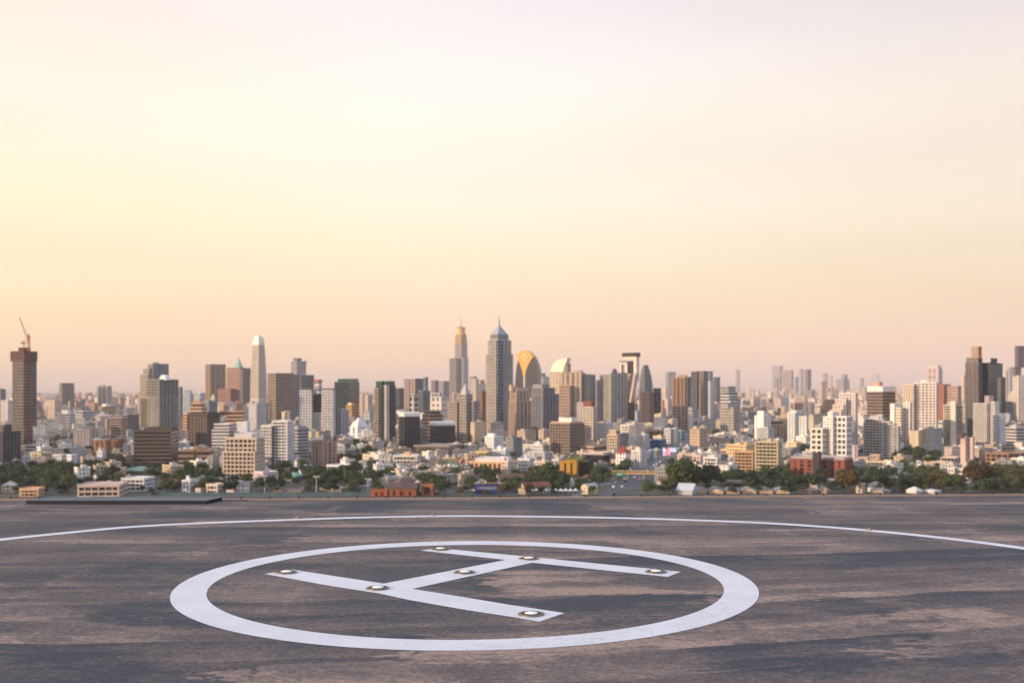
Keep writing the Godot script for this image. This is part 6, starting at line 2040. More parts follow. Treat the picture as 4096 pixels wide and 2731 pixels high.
	mass(b, "left_wing", -6.97, 12.33, 17.01, 18.68, 0, 63.41, "grid", "b09d87", "5c6268", 4.65, 4.89, false)
	mass(b, "right_wing", 15.56, -0.97, 18.07, 15.18, 0, 64.44, "grid", "a39a92", "565f68", 4.65, 4.89, false)
	s = begin()
	taper(s, -4.1, 7.88, -4.09, 7.9, 76.33, 86.32, 0.55)
	taper(s, -0.71, 4.49, -0.69, 4.5, 86.32, 95.31, 0.0)
	put(s, "pointed_crown", wall("a9aaae", 0.5), b)
	b = building("brown_tower", "narrow red brown tower between the crowned tower and the pyramid topped skyscraper", "apartment tower", -54.59, -1963.25, -0.8480, 6.51)
	mass(b, "tower_body", 4.6, 4.6, 9.2, 9.2, 0, 79.89, "punch", "8f6654", "4c5a6c", 5.8, 5.22, false)
	b = building("office_tower", "cream tower with an orange lit top behind the crowned tower", "office tower", -124.84, -3596.87, -0.5862, 13.13)
	mass(b, "tower_body", 9.28, 9.29, 18.55, 18.58, 0, 120.5, "grid", "dcc6a6", "647386", 8.4, 7.56, false)
	roof_kit(b, 9.28, 9.29, 18.55, 18.58, 120.5, "dcc6a6", 31)
	b = building("office_tower", "white tower with a red topped neighbour left of the pyramid topped skyscraper", "office tower", -105.93, -3792.64, -0.9972, 12.42)
	mass(b, "tower_body", 8.79, 8.78, 17.58, 17.55, 0, 104.41, "grid", "d8c8bc", "647386", 8.4, 7.56, false)
	mass(b, "red_top", 6.83, 4.93, 13.17, 10.64, 103.52, 118.06, "blank", "b87868", "647386", 7.35, 7.56, false)
	b = building("office_tower", "hazy grey tower behind the cream orange topped tower", "office tower", -146.53, -4013.25, -0.7489, 13.48)
	mass(b, "tower_body", 9.53, 9.54, 19.07, 19.07, 0, 134.48, "stripe", "9a8f94", "4c5a6c", 9.45, 7.56, false)
	b = building("long_wall_building", "long flat grey brown building like a wall under the curved roof blocks", "building", -93, -1356.77, -0.3482, 34.82, "long flat grey building")
	mass(b, "wall", 24.35, 24.9, 48.7, 49.79, 0, 12.73, "louvre", "94877a", "7d7268", 14, 3.6, false)
	b = building("white_apartment", "white flat roofed apartment block in front of the pyramid topped skyscraper", "apartment tower", -24.26, -1427.2, -0.8026, 12.43, "white flat roofed apartment block")
	mass(b, "wall", 8.79, 8.79, 17.58, 17.58, 0, 20.39, "punch", "ebe6e0", "323d4c", 3.6, 3.6, true)
	roof_kit(b, 8.79, 8.79, 17.58, 17.58, 20.39, "ebe6e0", 33)
	mass(b, "stair_head", 4.2, 4.5, 12.58, 4.68, 19.94, 23.52, "blank", "efebe6", "323d4c", 3.67, 3.77, false)
	b = building("apartment_block", "cream stepped walk up block beside the red crane arm", "apartment tower", -55.75, -1377.78, -0.6234, 10.83)
	mass(b, "wall", 7.65, 7.67, 15.29, 15.33, 0, 11.82, "punch", "dacbb4", "323d4c", 3.6, 3.6, true)
	roof_kit(b, 7.65, 7.67, 15.29, 15.33, 11.82, "dacbb4", 34)
	b = building("school_block", "yellow school block with a green right end", "building", -37.58, -1272.17, -0.1954, 14.93, "yellow school block")
	mass(b, "wall", 10.49, 10.63, 20.98, 21.26, 0, 8.92, "grid", "d4c384", "323d4c", 4, 3.6, true)
	b = building("white_block", "white low block with dark windows right of the yellow school", "building", -11.99, -1283.01, -0.4730, 12.28)
	mass(b, "wall", 8.66, 8.71, 17.31, 17.42, 0, 10.69, "punch", "e2dfdb", "323d4c", 3.6, 3.6, true)
	roof_kit(b, 8.66, 8.71, 17.31, 17.42, 10.69, "e2dfdb", 36)
	b = building("temple_hall", "temple hall with a steep green and orange tiled roof and pink gables", "temple", -61.9, -1069.39, -0.2633, 17.7, "temple hall")
	mass(b, "wall", 12.03, 12.98, 24.06, 25.96, 0, 2.78, "punch", "e0d4c8", "323d4c", 7, 6, false, false)
	temple_roof(b, -14.03, 14.03, -15.98, 16.98, 2.78, 14.18)
	b = building("peach_hall", "long peach hall with small dark top windows and a white barrel roof", "building", -20.71, -1063.69, -0.2453, 29.84, "long peach hall")
	mass(b, "wall", 20.78, 21.41, 41.57, 42.81, 0, 11.71, "punch", "d9b184", "8a5a44", 8, 4.6, false)
	mass(b, "white_roof", 16.16, 12.5, 29.43, 25.72, 10.79, 14.57, "blank", "d5d0cc", "323d4c", 3.5, 3.6, false)
	b = building("row_block", "white apartment row with open galleries and a yellow stair head, in the trees", "apartment tower", -107.95, -1093.81, -0.0777, 17.82, "white galleried row")
	mass(b, "wall", 12.47, 12.74, 24.94, 25.48, 0, 15.56, "balcony", "ddd2c4", "6b625a", 3.5, 3.6, true)
	mass(b, "stair_head", 3.16, 4.52, 5.55, 9.1, 14.75, 18.41, "blank", "d6b272", "323d4c", 3.5, 3.6, false)
	b = building("orange_warehouse", "long orange warehouse with a dark brown roof at the pad edge", "warehouse", -85.32, -838.01, -0.0493, 14.09, "orange warehouse")
	mass(b, "wall", 10.77, 9.09, 21.54, 18.19, 0, 4.97, "stripe", "8f5642", "7a3420", 9, 7, false)
	gable_roof(b, "pitched_roof", -11.77, 11.77, -10.09, 10.29, 6.47, 9.97, "5b4844")
	b = building("orange_gatehouse", "open orange frame building right of the orange warehouse", "warehouse", -66.52, -839.57, -0.0976, 6.64)
	mass(b, "wall", 4.67, 4.72, 9.34, 9.44, 0, 7.61, "frame", "9c604a", "5a4038", 14, 7, false)
	b = building("orange_warehouse", "low red brown shed left of the orange warehouse", "warehouse", -103.55, -831.76, -0.0226, 7.02)
	mass(b, "wall", 6.24, 3.22, 12.47, 6.44, 0, 4.18, "stripe", "a0553a", "6b3a2c", 8, 7, false)
	b = building("arched_glass_tower", "dark arched glass tower with a golden petal crest on its front", "skyscraper", 73.33, -4612.65, -0.3648, 87.99, "golden crested arch tower")
	mass(b, "wall", 29.33, 82.96, 58.66, 165.92, 0, 32.6, "glass", "4b4e55", "2a3038", 8.4, 8.4, false, false)
	lotus_tower(b, 0, 0, 56.49, 44.31, 31.62, 109.16, 255.39)
	b = building("twin_tower", "pink stone tower with notched crown, left of a pair under the golden crest", "apartment tower", 13.35, -1749.31, -1.1380, 19.67, "pink notched tower")
	mass(b, "tower_body", 13.96, 13.85, 27.92, 27.71, 0, 65.26, "fin", "b7937e", "4a4a50", 4.87, 6.41, false)
	mass(b, "upper_shaft", 12.51, 12.71, 25.92, 23.55, 64.82, 81.88, "fin", "bb9883", "4a4a50", 5.13, 6.41, false, false)
	mass(b, "crown", 11.43, 11.75, 23.9, 21.25, 81.68, 86.88, "blank", "c2a08a", "323d4c", 4.49, 4.62, false)
	mass(b, "crown_corner", 8.83, 20.19, 8, 5.51, 81.88, 90.62, "blank", "d0a68c", "323d4c", 4.49, 4.62, false)
	b = building("twin_tower", "grey blue stone tower with a rounded crown, right one of a pair", "apartment tower", 57.71, -1851.01, -0.9885, 24.36, "grey blue rounded tower")
	mass(b, "tower_body", 17.27, 17.18, 34.55, 34.36, 0, 75.69, "fin", "82828a", "404650", 5.14, 6.77, false)
	mass(b, "upper_shaft", 14.8, 15.45, 33.03, 25.68, 75.24, 86.67, "fin", "85858c", "404650", 5.41, 6.77, false)
	mass(b, "crown", 10.34, 13.67, 28.01, 16.21, 86.24, 91.97, "blank", "8c8b90", "323d4c", 4.74, 4.87, false)
	b = building("sail_topped_tower", "cream tower with a white curved sail crest glowing on its roof", "skyscraper", 164.43, -3621.06, -0.5124, 38.45, "sail crested tower")
	mass(b, "tower_body", 27.11, 27.27, 54.22, 54.54, 0, 145.46, "grid", "d9b98f", "9d8f80", 8.4, 10.5, false)
	sail_crest(b, 0, 0, 31.31, 145.46, 192.63)
	b = building("residential_tower", "broad beige tower group with gold vertical stripes right of the sail crest", "apartment tower", 134.09, -2347.77, -0.2554, 33.63, "broad beige striped tower group")
	mass(b, "tower_body", 23.6, 23.95, 47.21, 47.91, 0, 121.11, "stripe", "c9a884", "77706c", 6.53, 12.02, false)
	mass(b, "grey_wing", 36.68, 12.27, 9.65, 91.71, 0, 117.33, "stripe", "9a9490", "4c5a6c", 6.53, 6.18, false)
	mass(b, "front_block", 1.49, 42.13, 22.92, 78.58, 0, 91.83, "punch", "bd967a", "5d5254", 6.53, 6.18, false)
	mass(b, "core", 19.31, 13.48, 16.52, 32.73, 0, 125.49, "stripe", "d3b38c", "77706c", 6.53, 6.18, false)
	b = building("office_tower", "narrow grey tower right of the broad beige striped group", "office tower", 204.48, -2538.28, -1.0793, 7.15)
	mass(b, "tower_body", 5.06, 5.05, 10.12, 10.1, 0, 106.39, "stripe", "8a848a", "4c5a6c", 7.5, 6.75, false)
	b = building("blue_tower", "pale blue glass tower with beige left fins left of the dark stacked tower", "apartment tower", 224.38, -2347.57, -1.0882, 30.28, "pale blue finned tower")
	mass(b, "tower_body", 21.49, 21.33, 42.99, 42.65, 0, 117.77, "fin", "b5aa96", "557084", 6.53, 9.45, false)
	mass(b, "glass_top", 8.57, 8.95, 7.19, 36.91, 115.22, 121.39, "glass", "86a5ae", "5f7f92", 6.01, 6.18, false, false)
	b = building("stacked_tower", "dark office tower with white stacked frames, a black sign beam and a slanting white leg", "office tower", 256.24, -2376.58, -0.7694, 18.3, "dark stacked frame tower")
	mass(b, "tower_body", 12.94, 12.94, 25.87, 25.88, 0, 121.76, "glass", "2f3542", "232833", 6.99, 6.99, false)
	stacked_frames(b, 12.94, 12.94, 0.29, 166.3, 157.74, 147.75, 56.43, 121.76)
	b = building("office_tower", "dark ball topped tower peeping over the pale blue tower", "office tower", 346.7, -3591.61, -0.9921, 7.77)
	mass(b, "tower_body", 5.5, 5.5, 11, 10.99, 0, 145.46, "grid", "6a5c5c", "323d4c", 10.5, 7.56, false)
	s = begin()
	lathe(s, 0, 0, dome_profile(8.25, 145.46, 12.08), 16)
	put(s, "dark_ball_roof", wall("4a4346"), b)
	b = building("office_tower", "teal topped tower in haze right of the golden crested arch", "office tower", 142.28, -4542.44, -1.2415, 19.76)
	mass(b, "tower_body", 14, 13.95, 28, 27.9, 0, 141.26, "grid", "a9aaa6", "647386", 8.4, 7.56, false)
	mass(b, "teal_top", 9.63, 13.47, 24.92, 10.46, 140.23, 155.45, "glass", "6a9a98", "32544f", 7.35, 7.56, false)
	b = building("office_block", "brown ribbed office with a white roof block in front of the beige group", "office tower", 71.68, -1384.59, -0.6945, 22.98, "brown ribbed office")
	mass(b, "wall", 16.23, 16.28, 32.46, 32.56, 0, 39.57, "grid", "8d7664", "4a4642", 3.93, 4.64, false)
	mass(b, "white_plant_room", 10.95, 5.06, 20.71, 11.12, 38.86, 46.12, "blank", "e3d3c0", "323d4c", 3.53, 3.63, false)
	mass(b, "roof_slab", 14.86, 13.07, 31.05, 25.02, 38.81, 41.1, "blank", "caa98c", "323d4c", 3.53, 3.63, false)
	b = building("cream_tower", "cream apartment tower with brown roof pavilion right of the brown ribbed office", "apartment tower", 127.92, -1733.57, -0.5118, 11.82, "cream tower with the brown roof pavilion")
	mass(b, "tower_body", 8.34, 8.37, 16.68, 16.75, 0, 55.01, "grid", "d9c3a4", "70757a", 4.59, 4.85, false)
	mass(b, "roof_pavilion", 4.79, 7.11, 14.88, 11.28, 55.79, 64.08, "blank", "86503f", "323d4c", 4.46, 4.59, false)
	mass(b, "left_wing", -10.04, 7.23, 10.61, 19.47, 0, 62.54, "punch", "b9ada6", "4c5a6c", 4.46, 4.59, false)
	b = building("white_block", "white walk up block with a ragged roofline below the pale blue tower", "apartment tower", 154.35, -1753.58, -0.5358, 14.46, "white walk up block")
	mass(b, "wall", 10.2, 10.24, 20.41, 20.49, 0, 28.41, "punch", "dedad6", "647386", 4.64, 4.64, false)
	roof_kit(b, 10.2, 10.24, 20.41, 20.49, 28.41, "dedad6", 42)
	b = building("yellow_block", "dark block with bright yellow vertical panels above the near trees", "building", 54.94, -1016, -0.2003, 10.53, "yellow panelled block")
	mass(b, "wall", 7.83, 7.04, 15.66, 14.07, 0, 14.52, "stripe", "c08a2e", "4d4a3c", 30, 9, false)
	mass(b, "green_roof_wing", 10.69, -7.83, 13.62, 29.97, 0, 16.88, "blank", "66713c", "323d4c", 3.5, 3.6, false)
	mass(b, "dark_wing", 17.21, -5.07, 11.08, 31.26, 0, 14.7, "glass", "4d4a3c", "35332a", 3.5, 3.6, false)
	b = building("white_block", "cream house block left of the yellow panelled block", "building", 44.04, -1061.47, -0.2932, 5.11)
	mass(b, "wall", 3.61, 3.62, 7.21, 7.24, 0, 13.33, "punch", "dfd0bb", "323d4c", 3.8, 3.6, true)
	roof_kit(b, 3.61, 3.62, 7.21, 7.24, 13.33, "dfd0bb", 44)
	b = building("flat_block", "dark walled flat block with a pale overhanging roof", "building", 91.65, -1169.73, -0.3988, 16.65, "flat block with pale roof")
	mass(b, "wall", 11.71, 11.84, 23.42, 23.67, 0, 12.34, "glass", "4a4650", "2f3038", 5, 3.6, false)
	mass(b, "pale_roof", 12.63, 11.98, 25.17, 24, 12.09, 13.75, "blank", "d3b9a2", "323d4c", 3.5, 3.6, false)
	b = building("peach_block", "low peach roofed block left of the cream stepped apartments", "building", 101.43, -1390.95, -0.6256, 24.15)
	mass(b, "wall", 17.03, 17.13, 34.06, 34.25, 0, 9.85, "band", "d6ad90", "7a5a4c", 5.06, 3.65, false)
	roof_kit(b, 17.03, 17.13, 34.06, 34.25, 9.85, "d6ad90", 45)
	b = building("stepped_apartment", "cream stepped apartment block left of the white curved terraces", "apartment tower", 129.95, -1359.51, -0.4200, 9.08, "cream stepped apartments")
	mass(b, "wall", 6.41, 6.44, 12.81, 12.87, 0, 25.63, "grid", "e0bf92", "6a5a4a", 3.5, 3.6, true)
	mass(b, "upper_wall", 3.48, 2.79, 8.05, 5.12, 25.11, 31.14, "punch", "e0bf92", "323d4c", 3.5, 3.6, false)
	mass(b, "grey_terraces", 6.33, -6.67, 2.57, 37.28, 0, 25.94, "balcony", "8f8c8c", "4c5a6c", 3.5, 3.6, false)
	b = building("terraced_block", "white block whose curved right flank steps down in many terraces", "apartment tower", 168.92, -1482.62, -1.1909, 7.95, "white terraced block")
	mass(b, "wall", 5.63, 5.61, 11.26, 11.22, 0, 13.29, "balcony", "dad5d0", "4c5a6c", 3.72, 3.93, false)
	mass(b, "middle_terraces", 4.5, 9.79, 11.7, 12.8, 12.96, 22.16, "balcony", "dcd6d0", "4c5a6c", 3.72, 3.93, false, false)
	mass(b, "upper_terraces", 6.63, 12.12, 18.95, 9.97, 21.93, 29.35, "balcony", "e4d8cc", "4c5a6c", 3.72, 3.93, false, false)
	mass(b, "top_terraces", 3.63, 13.52, 14.05, 9.98, 28.91, 33.69, "balcony", "e8dacb", "4c5a6c", 3.72, 3.93, false)
	mass(b, "white_face", 6.98, 10.32, 24.67, 10, 0, 33.76, "punch", "ead6c4", "323d4c", 3.5, 3.6, true)
	b = building("red_roofed_tower", "white tower house with a steep red pyramid roof by the road", "apartment tower", 116.17, -1112.05, -0.5332, 7.94, "white tower with the red pyramid roof")
	mass(b, "wall", 5.61, 5.63, 11.21, 11.25, 0, 17.77, "punch", "ece6de", "323d4c", 3.6, 4, true, false)
	pyramid_roof(b, 5.91, 5.93, 11.81, 11.85, 17.77, 25.73, "8f3a2c", 0.06)
	mass(b, "white_annex", 11.17, 9.31, 10.4, 5.77, 0, 7.97, "blank", "efe6da", "323d4c", 3.5, 3.6, false)
	b = building("walk_up_block", "white walk up flats with shaded balconies right of the terraced block", "apartment tower", 175.71, -1422.15, -0.7478, 7.38, "walk up flats")
	mass(b, "wall", 5.22, 5.22, 10.44, 10.44, 0, 22.93, "grid", "e2d9d0", "6d6a68", 3.4, 3.6, true)
	roof_kit(b, 5.22, 5.22, 10.44, 10.44, 22.93, "e2d9d0", 47)
	b = building("walk_up_block", "grey white flats with brown panels behind the red pyramid roof", "apartment tower", 136.76, -1143.55, -0.7405, 8.29)
	mass(b, "wall", 5.86, 5.87, 11.72, 11.73, 0, 17.72, "stripe", "cfcac4", "6e4a40", 3.6, 4, true)
	roof_kit(b, 5.86, 5.87, 11.72, 11.73, 17.72, "cfcac4", 48)
	b = building("low_block", "cream flat roofed school left of the brown ribbed office base", "building", 37.43, -1409.26, -0.6672, 23.08)
	mass(b, "wall", 16.29, 16.36, 32.58, 32.71, 0, 10.49, "punch", "d9cfc4", "323d4c", 4.11, 3.7, false)
	roof_kit(b, 16.29, 16.36, 32.58, 32.71, 10.49, "d9cfc4", 49)
	b = building("low_house", "cream house with a dark brown hipped roof below the brown ribbed office", "house", 49.41, -1302.28, -0.6058, 7.2)
	mass(b, "wall", 5.09, 5.1, 10.18, 10.2, 0, 4.67, "punch", "e3d2bb", "323d4c", 3.5, 3.6, false)
	hip_roof(b, -5.89, 5.89, -5.9, 5.9, 6.07, 8.09, "5b4a44")
	b = building("white_block", "white stepped houses at the left of the yellow panelled block", "building", 15, -1099.35, -0.4800, 9.39)
	mass(b, "wall", 6.62, 6.66, 13.25, 13.32, 0, 11.78, "punch", "d8d4d0", "323d4c", 3.6, 3.6, true)
	roof_kit(b, 6.62, 6.66, 13.25, 13.32, 11.78, "d8d4d0", 50)
	b = building("pink_block", "pale pink low block near the trees right of the peach hall", "building", -3.95, -1041.65, -0.8183, 8.45)
	mass(b, "wall", 5.98, 5.97, 11.95, 11.94, 0, 13.03, "punch", "d9c0b2", "323d4c", 3.6, 3.6, true)
	roof_kit(b, 5.98, 5.97, 11.95, 11.94, 13.03, "d9c0b2", 51)

func city_right() -> void:
	var b: Node3D
	var s: SurfaceTool
	b = building("pointed_tower", "curved glass tower that steps up to a rounded point behind the brown and navy pair", "skyscraper", 363.51, -2883.38, -1.0834, 18.64, "pointed glass tower")
	mass(b, "tower_body", 13.21, 13.16, 26.42, 26.32, 0, 77.44, "glass", "8a8d90", "4d6066", 8.4, 8.4, false, false)
	stepped_point(b, 0, 0, 26.42, 26.32, 77.44, 151.11)
	b = building("office_pair", "brown and navy slab pair, the navy half taller, left of the main road", "office tower", 316.49, -2315.88, -1.3209, 9.26, "brown and navy pair")
	mass(b, "tower_body", 6.56, 6.54, 13.13, 13.07, 0, 86.8, "glass", "2f3a50", "27324a", 6.84, 6.84, false)
	mass(b, "brown_half", 10.53, 23.36, 45.39, 11.07, 0, 79.02, "fin", "6a5554", "453a3c", 6.84, 6.84, false)
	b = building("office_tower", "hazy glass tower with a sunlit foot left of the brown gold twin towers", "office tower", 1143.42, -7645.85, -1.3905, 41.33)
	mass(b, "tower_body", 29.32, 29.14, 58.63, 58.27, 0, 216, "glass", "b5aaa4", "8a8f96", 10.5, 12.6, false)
	b = building("twin_slab", "brown gold slab tower with stepped crown, left half of the group by the road", "apartment tower", 505.49, -3199.76, -0.3659, 27.22, "brown gold slab tower")
	mass(b, "tower_body", 19.18, 19.32, 38.37, 38.64, 0, 119.77, "fin", "a07a5a", "4c4644", 8.82, 12.6, false)
	mass(b, "crown", 18.46, 7.11, 23.57, 19.33, 119.18, 128.51, "blank", "b08a5e", "323d4c", 7.35, 7.56, false)
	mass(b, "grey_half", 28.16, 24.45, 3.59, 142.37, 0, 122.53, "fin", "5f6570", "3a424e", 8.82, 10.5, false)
	b = building("twin_slab", "tall brown and grey tower, right half of the tall group by the road", "apartment tower", 537, -2997.97, -0.7783, 16.23, "tall brown and grey tower")
	mass(b, "tower_body", 11.47, 11.47, 22.95, 22.95, 0, 136.32, "fin", "8d7565", "454650", 8.82, 12.6, false)
	mass(b, "grey_half", -6.3, 17.76, 19.05, 23.42, 0, 135.12, "fin", "5a5f6c", "363f4c", 8.82, 10.5, false)
	b = building("slab_tower", "white edged blue slab tower with a rounded top right of the brown and grey tower", "office tower", 587.73, -3142.9, -1.1225, 9.15)
	mass(b, "tower_body", 6.48, 6.47, 12.96, 12.93, 0, 108.71, "stripe", "aebac2", "2f4868", 9.24, 18.9, false)
	mass(b, "rounded_back", -6.08, 0.28, 10.06, 13.42, 0, 139.31, "glass", "a5b3bb", "8295a5", 9.24, 7.56, false)
	b = building("office_tower", "grey blue hazy tower right of the white edged slab", "office tower", 908, -4709.5, -0.9577, 14.32)
	mass(b, "tower_body", 10.13, 10.12, 20.27, 20.24, 0, 141.7, "glass", "6f7686", "545f70", 10.5, 7.56, false)
	b = building("unfinished_block", "tan stepped block with open brown floors left of the road", "apartment tower", 348.5, -2200.89, -0.8162, 16.41, "tan stepped open block")
	mass(b, "tower_body", 11.61, 11.6, 23.21, 23.2, 0, 49.2, "frame", "a68a70", "5a4c44", 6.47, 9.71, false)
	mass(b, "lower_wing", 4.81, 30.51, 13, 27.7, 0, 29.71, "punch", "b59478", "504f50", 5.66, 5.83, false)
	mass(b, "stair_head", 2.41, 7.69, 11.79, 7.98, 48.07, 51.03, "blank", "c6ae92", "323d4c", 5.66, 5.83, false)
	b = building("apartment_block", "small grey apartment pair right of the tan open block", "apartment tower", 437.13, -2561.17, -0.8700, 13.41)
	mass(b, "wall", 9.49, 9.48, 18.97, 18.96, 0, 36.44, "punch", "a9a4a2", "4c5a6c", 7.17, 6.79, false)
	roof_kit(b, 9.49, 9.48, 18.97, 18.96, 36.44, "a9a4a2", 61)
	mass(b, "plant_room", 2.61, 10.11, 9.31, 15.41, 35.77, 41.23, "blank", "a9a4a2", "4c5a6c", 6.61, 6.79, false)
	b = building("slim_tower", "solitary slim mauve tower on the hazy horizon right of the road", "office tower", 4957.19, -23314.6, -1.0756, 47.67)
	mass(b, "tower_body", 33.72, 33.68, 67.45, 67.37, 0, 537.15, "stripe", "8a7c8a", "6f6a7a", 12.6, 7.56, false)
	b = building("office_tower", "white banded office with a dark green glass top behind the beige grid tower", "office tower", 590.93, -2888.03, -1.0214, 23.11, "white office with the dark green glass")
	mass(b, "tower_body", 16.38, 16.31, 32.75, 32.63, 0, 77.44, "band", "c9c6c0", "2f4f4c", 8.82, 7.56, false)
	mass(b, "upper_wall", 12.53, 16.18, 28.1, 27.4, 76.79, 92.94, "grid", "b3aca0", "4c5a6c", 10.5, 7.56, false)
	mass(b, "front_terraces", 28.5, 23.32, 9.23, 29.44, 0, 61.41, "band", "d0cdc8", "4c5a6c", 8.4, 7.56, false)
	b = building("grid_tower", "beige grid tower with three pale ribs beside the main road", "apartment tower", 399.45, -1945.58, -0.6834, 18.79, "beige grid tower")
	mass(b, "tower_body", 13.27, 13.3, 26.55, 26.6, 0, 50.99, "grid", "b9ad9b", "686460", 5, 5.71, false)
	mass(b, "crown", 4.68, 17.52, 12.55, 32.51, 50.52, 57.04, "punch", "b9ad9b", "4c5a6c", 5, 5.14, false)
	mass(b, "podium", 22.36, 23.96, 19.1, 37.33, 0, 4.91, "band", "b5a898", "4c5a6c", 5, 5.14, false)
	b = building("thin_white_tower", "thin white tower, windowless sunlit left face, by the yellow blocks", "apartment tower", 404.86, -1716.45, -0.9008, 12.88, "thin white tower")
	mass(b, "wall", 9.11, 9.1, 18.23, 18.2, 0, 41.25, "punch", "e9e2d8", "9aa0a6", 4.42, 7.57, false)
	roof_kit(b, 9.11, 9.1, 18.23, 18.2, 41.25, "e9e2d8", 63)
	mass(b, "white_shaft", 11.02, 11.52, 12.66, 4.22, 0, 48.6, "blank", "efe8dc", "323d4c", 4.42, 4.54, false)
	b = building("pink_block", "long pale pink flats with a stair tower, right of the bright screen", "apartment tower", 191.1, -1125.79, -0.3151, 11.59, "long pale pink flats")
	mass(b, "wall", 9.42, 6.75, 18.85, 13.5, 0, 13.08, "punch", "d9b9a6", "8a7468", 3.5, 3.6, true)
	mass(b, "stair_tower", -8.27, 15.67, 4.77, 9.62, 0, 15.27, "punch", "dfbda6", "323d4c", 3.5, 3.6, false)
	b = building("white_block", "white flats with black balcony slots right of the pink flats", "apartment tower", 205.52, -1092.9, -0.4048, 10.06, "white flats with black slots")
	mass(b, "wall", 7.09, 7.13, 14.17, 14.27, 0, 13.42, "balcony", "e6dcd2", "34302e", 3.8, 4, true)
	mass(b, "plant_room", 3.66, 5.51, 6.78, 11.28, 12.99, 15.2, "blank", "e2d8ce", "323d4c", 3.5, 3.6, false)
	b = building("yellow_block", "orange tan flats left of the big yellow block", "apartment tower", 237.95, -1086.36, -0.3627, 13.57, "orange tan flats")
	mass(b, "wall", 9.71, 9.48, 19.42, 18.95, 0, 20.08, "balcony", "c3a07c", "7a5540", 3.5, 3.8, true)
	b = building("yellow_block", "cream yellow low flats behind the orange tan flats", "apartment tower", 269.07, -1250.08, -0.6582, 17.74)
	mass(b, "wall", 12.52, 12.57, 25.04, 25.14, 0, 18.74, "punch", "ddc08c", "323d4c", 3.6, 3.6, false)
	roof_kit(b, 12.52, 12.57, 25.04, 25.14, 18.74, "ddc08c", 65)
	b = building("yellow_block", "big yellow apartment block with rows of balconies above the near trees", "apartment tower", 255.18, -1058.27, -0.3851, 15.98, "big yellow block")
	mass(b, "wall", 11.31, 11.28, 22.63, 22.56, 0, 31.49, "balcony", "c9b48a", "8a6a3e", 3.4, 3.6, true)
	mass(b, "stair_head", 3.53, 5.39, 4.08, 11.99, 30.84, 33.69, "blank", "c9b48a", "323d4c", 3.5, 3.6, false)
	b = building("mural_block", "white block with a red artwork on its wall, right of the road", "building", 272.1, -1518.84, -0.4426, 14.77, "white mural block")
	mass(b, "wall", 10.41, 10.48, 20.82, 20.96, 0, 10.85, "blank", "ddd2cc", "323d4c", 3.9, 4.01, false)
	s = begin()
	plate_front(s, -1.04, 6.72, 3.33, 10.6)
	put(s, "red_artwork", plain("b0384a"), b)
	b = building("grey_block", "low dark roofed block with white pillars below the beige grid tower", "building", 301.27, -1502.26, -0.6471, 21.8)
	mass(b, "wall", 15.39, 15.45, 30.77, 30.9, 0, 9.17, "stripe", "cfc8c2", "3d3e46", 15.36, 7.68, false)
	mass(b, "dark_roof", 16.3, 15.86, 32.6, 31.69, 8.71, 13.71, "blank", "4d4d56", "323d4c", 3.84, 3.95, false)
	b = building("white_apartment", "white ribbed apartment pair left of the main road", "apartment tower", 246.42, -1672.09, -0.5624, 7.19)
	mass(b, "wall", 5.08, 5.09, 10.16, 10.18, 0, 21.56, "grid", "d6d0c8", "7f8488", 4.32, 4.44, false)
	roof_kit(b, 5.08, 5.09, 10.16, 10.18, 21.56, "d6d0c8", 67)
	mass(b, "right_shaft", 10.13, -2.82, 7.31, 11.72, 0, 22.36, "grid", "dcd6cd", "7f8488", 4.32, 4.44, false)
	b = building("blue_glass_block", "small sky blue glass block beside the white ribbed pair", "building", 280.75, -1762.37, -0.9434, 5.88)
	mass(b, "wall", 4.16, 4.16, 8.32, 8.31, 0, 16.22, "glass", "8fb3c4", "5f93ae", 5.2, 4.68, false)
	b = building("blue_glass_block", "low blue block with a dark blue poster wall, left of the road", "building", 209.26, -1523.46, -0.5816, 12.63, "low blue block")
	mass(b, "wall", 8.91, 8.94, 17.83, 17.89, 0, 11.91, "glass", "5f86b0", "2c4c80", 5.6, 4.03, false)
	b = building("brown_lattice_hall", "brown lattice fronted hall above the low blue block", "building", 247.44, -1823.65, -0.4055, 16.4)
	mass(b, "wall", 11.55, 11.63, 23.11, 23.27, 0, 12.22, "grid", "8a6a4c", "6a4a34", 8.04, 10.72, false)
	b = building("slim_blue_building", "slim light blue building by the road, left of the bright screen", "building", 164.93, -1255.95, -1.2531, 2.75)
	mass(b, "wall", 1.95, 1.94, 3.89, 3.89, 0, 12, "glass", "8db4d0", "6a9cc0", 4, 3.6, false)
	b = building("orange_white_block", "white and brown flats behind the orange tan flats", "building", 255.06, -1261.02, -0.8283, 7.54)
	mass(b, "wall", 5.33, 5.33, 10.66, 10.66, 0, 12, "band", "d6b49c", "7a4c3c", 4, 3.6, false)
	roof_kit(b, 5.33, 5.33, 10.66, 10.66, 12, "d6b49c", 69)
	b = building("low_house", "white cube house between the white flats and the orange tan flats", "house", 219.73, -1098.87, -0.5601, 4.13)
	mass(b, "wall", 2.92, 2.92, 5.83, 5.84, 0, 8.63, "punch", "ead8ca", "323d4c", 3.5, 3.6, true)
	b = building("low_house", "yellow cream house with flat roof at the tree edge right of the big round tree", "house", 157.99, -996.33, -0.5660, 4.95)
	mass(b, "wall", 3.49, 3.5, 6.99, 7, 0, 8.15, "punch", "e0c394", "323d4c", 3.5, 3.6, true)
	roof_kit(b, 3.49, 3.5, 6.99, 7, 8.15, "e0c394", 70)
	b = building("shelter", "pale blue white pitched roof shed at the pad edge right of the big round tree", "shed", 139.7, -846.86, -0.4896, 8.41)
	mass(b, "wall", 5.93, 5.96, 11.86, 11.93, 0, 2.83, "blank", "b5bac0", "323d4c", 3.5, 3.6, false)
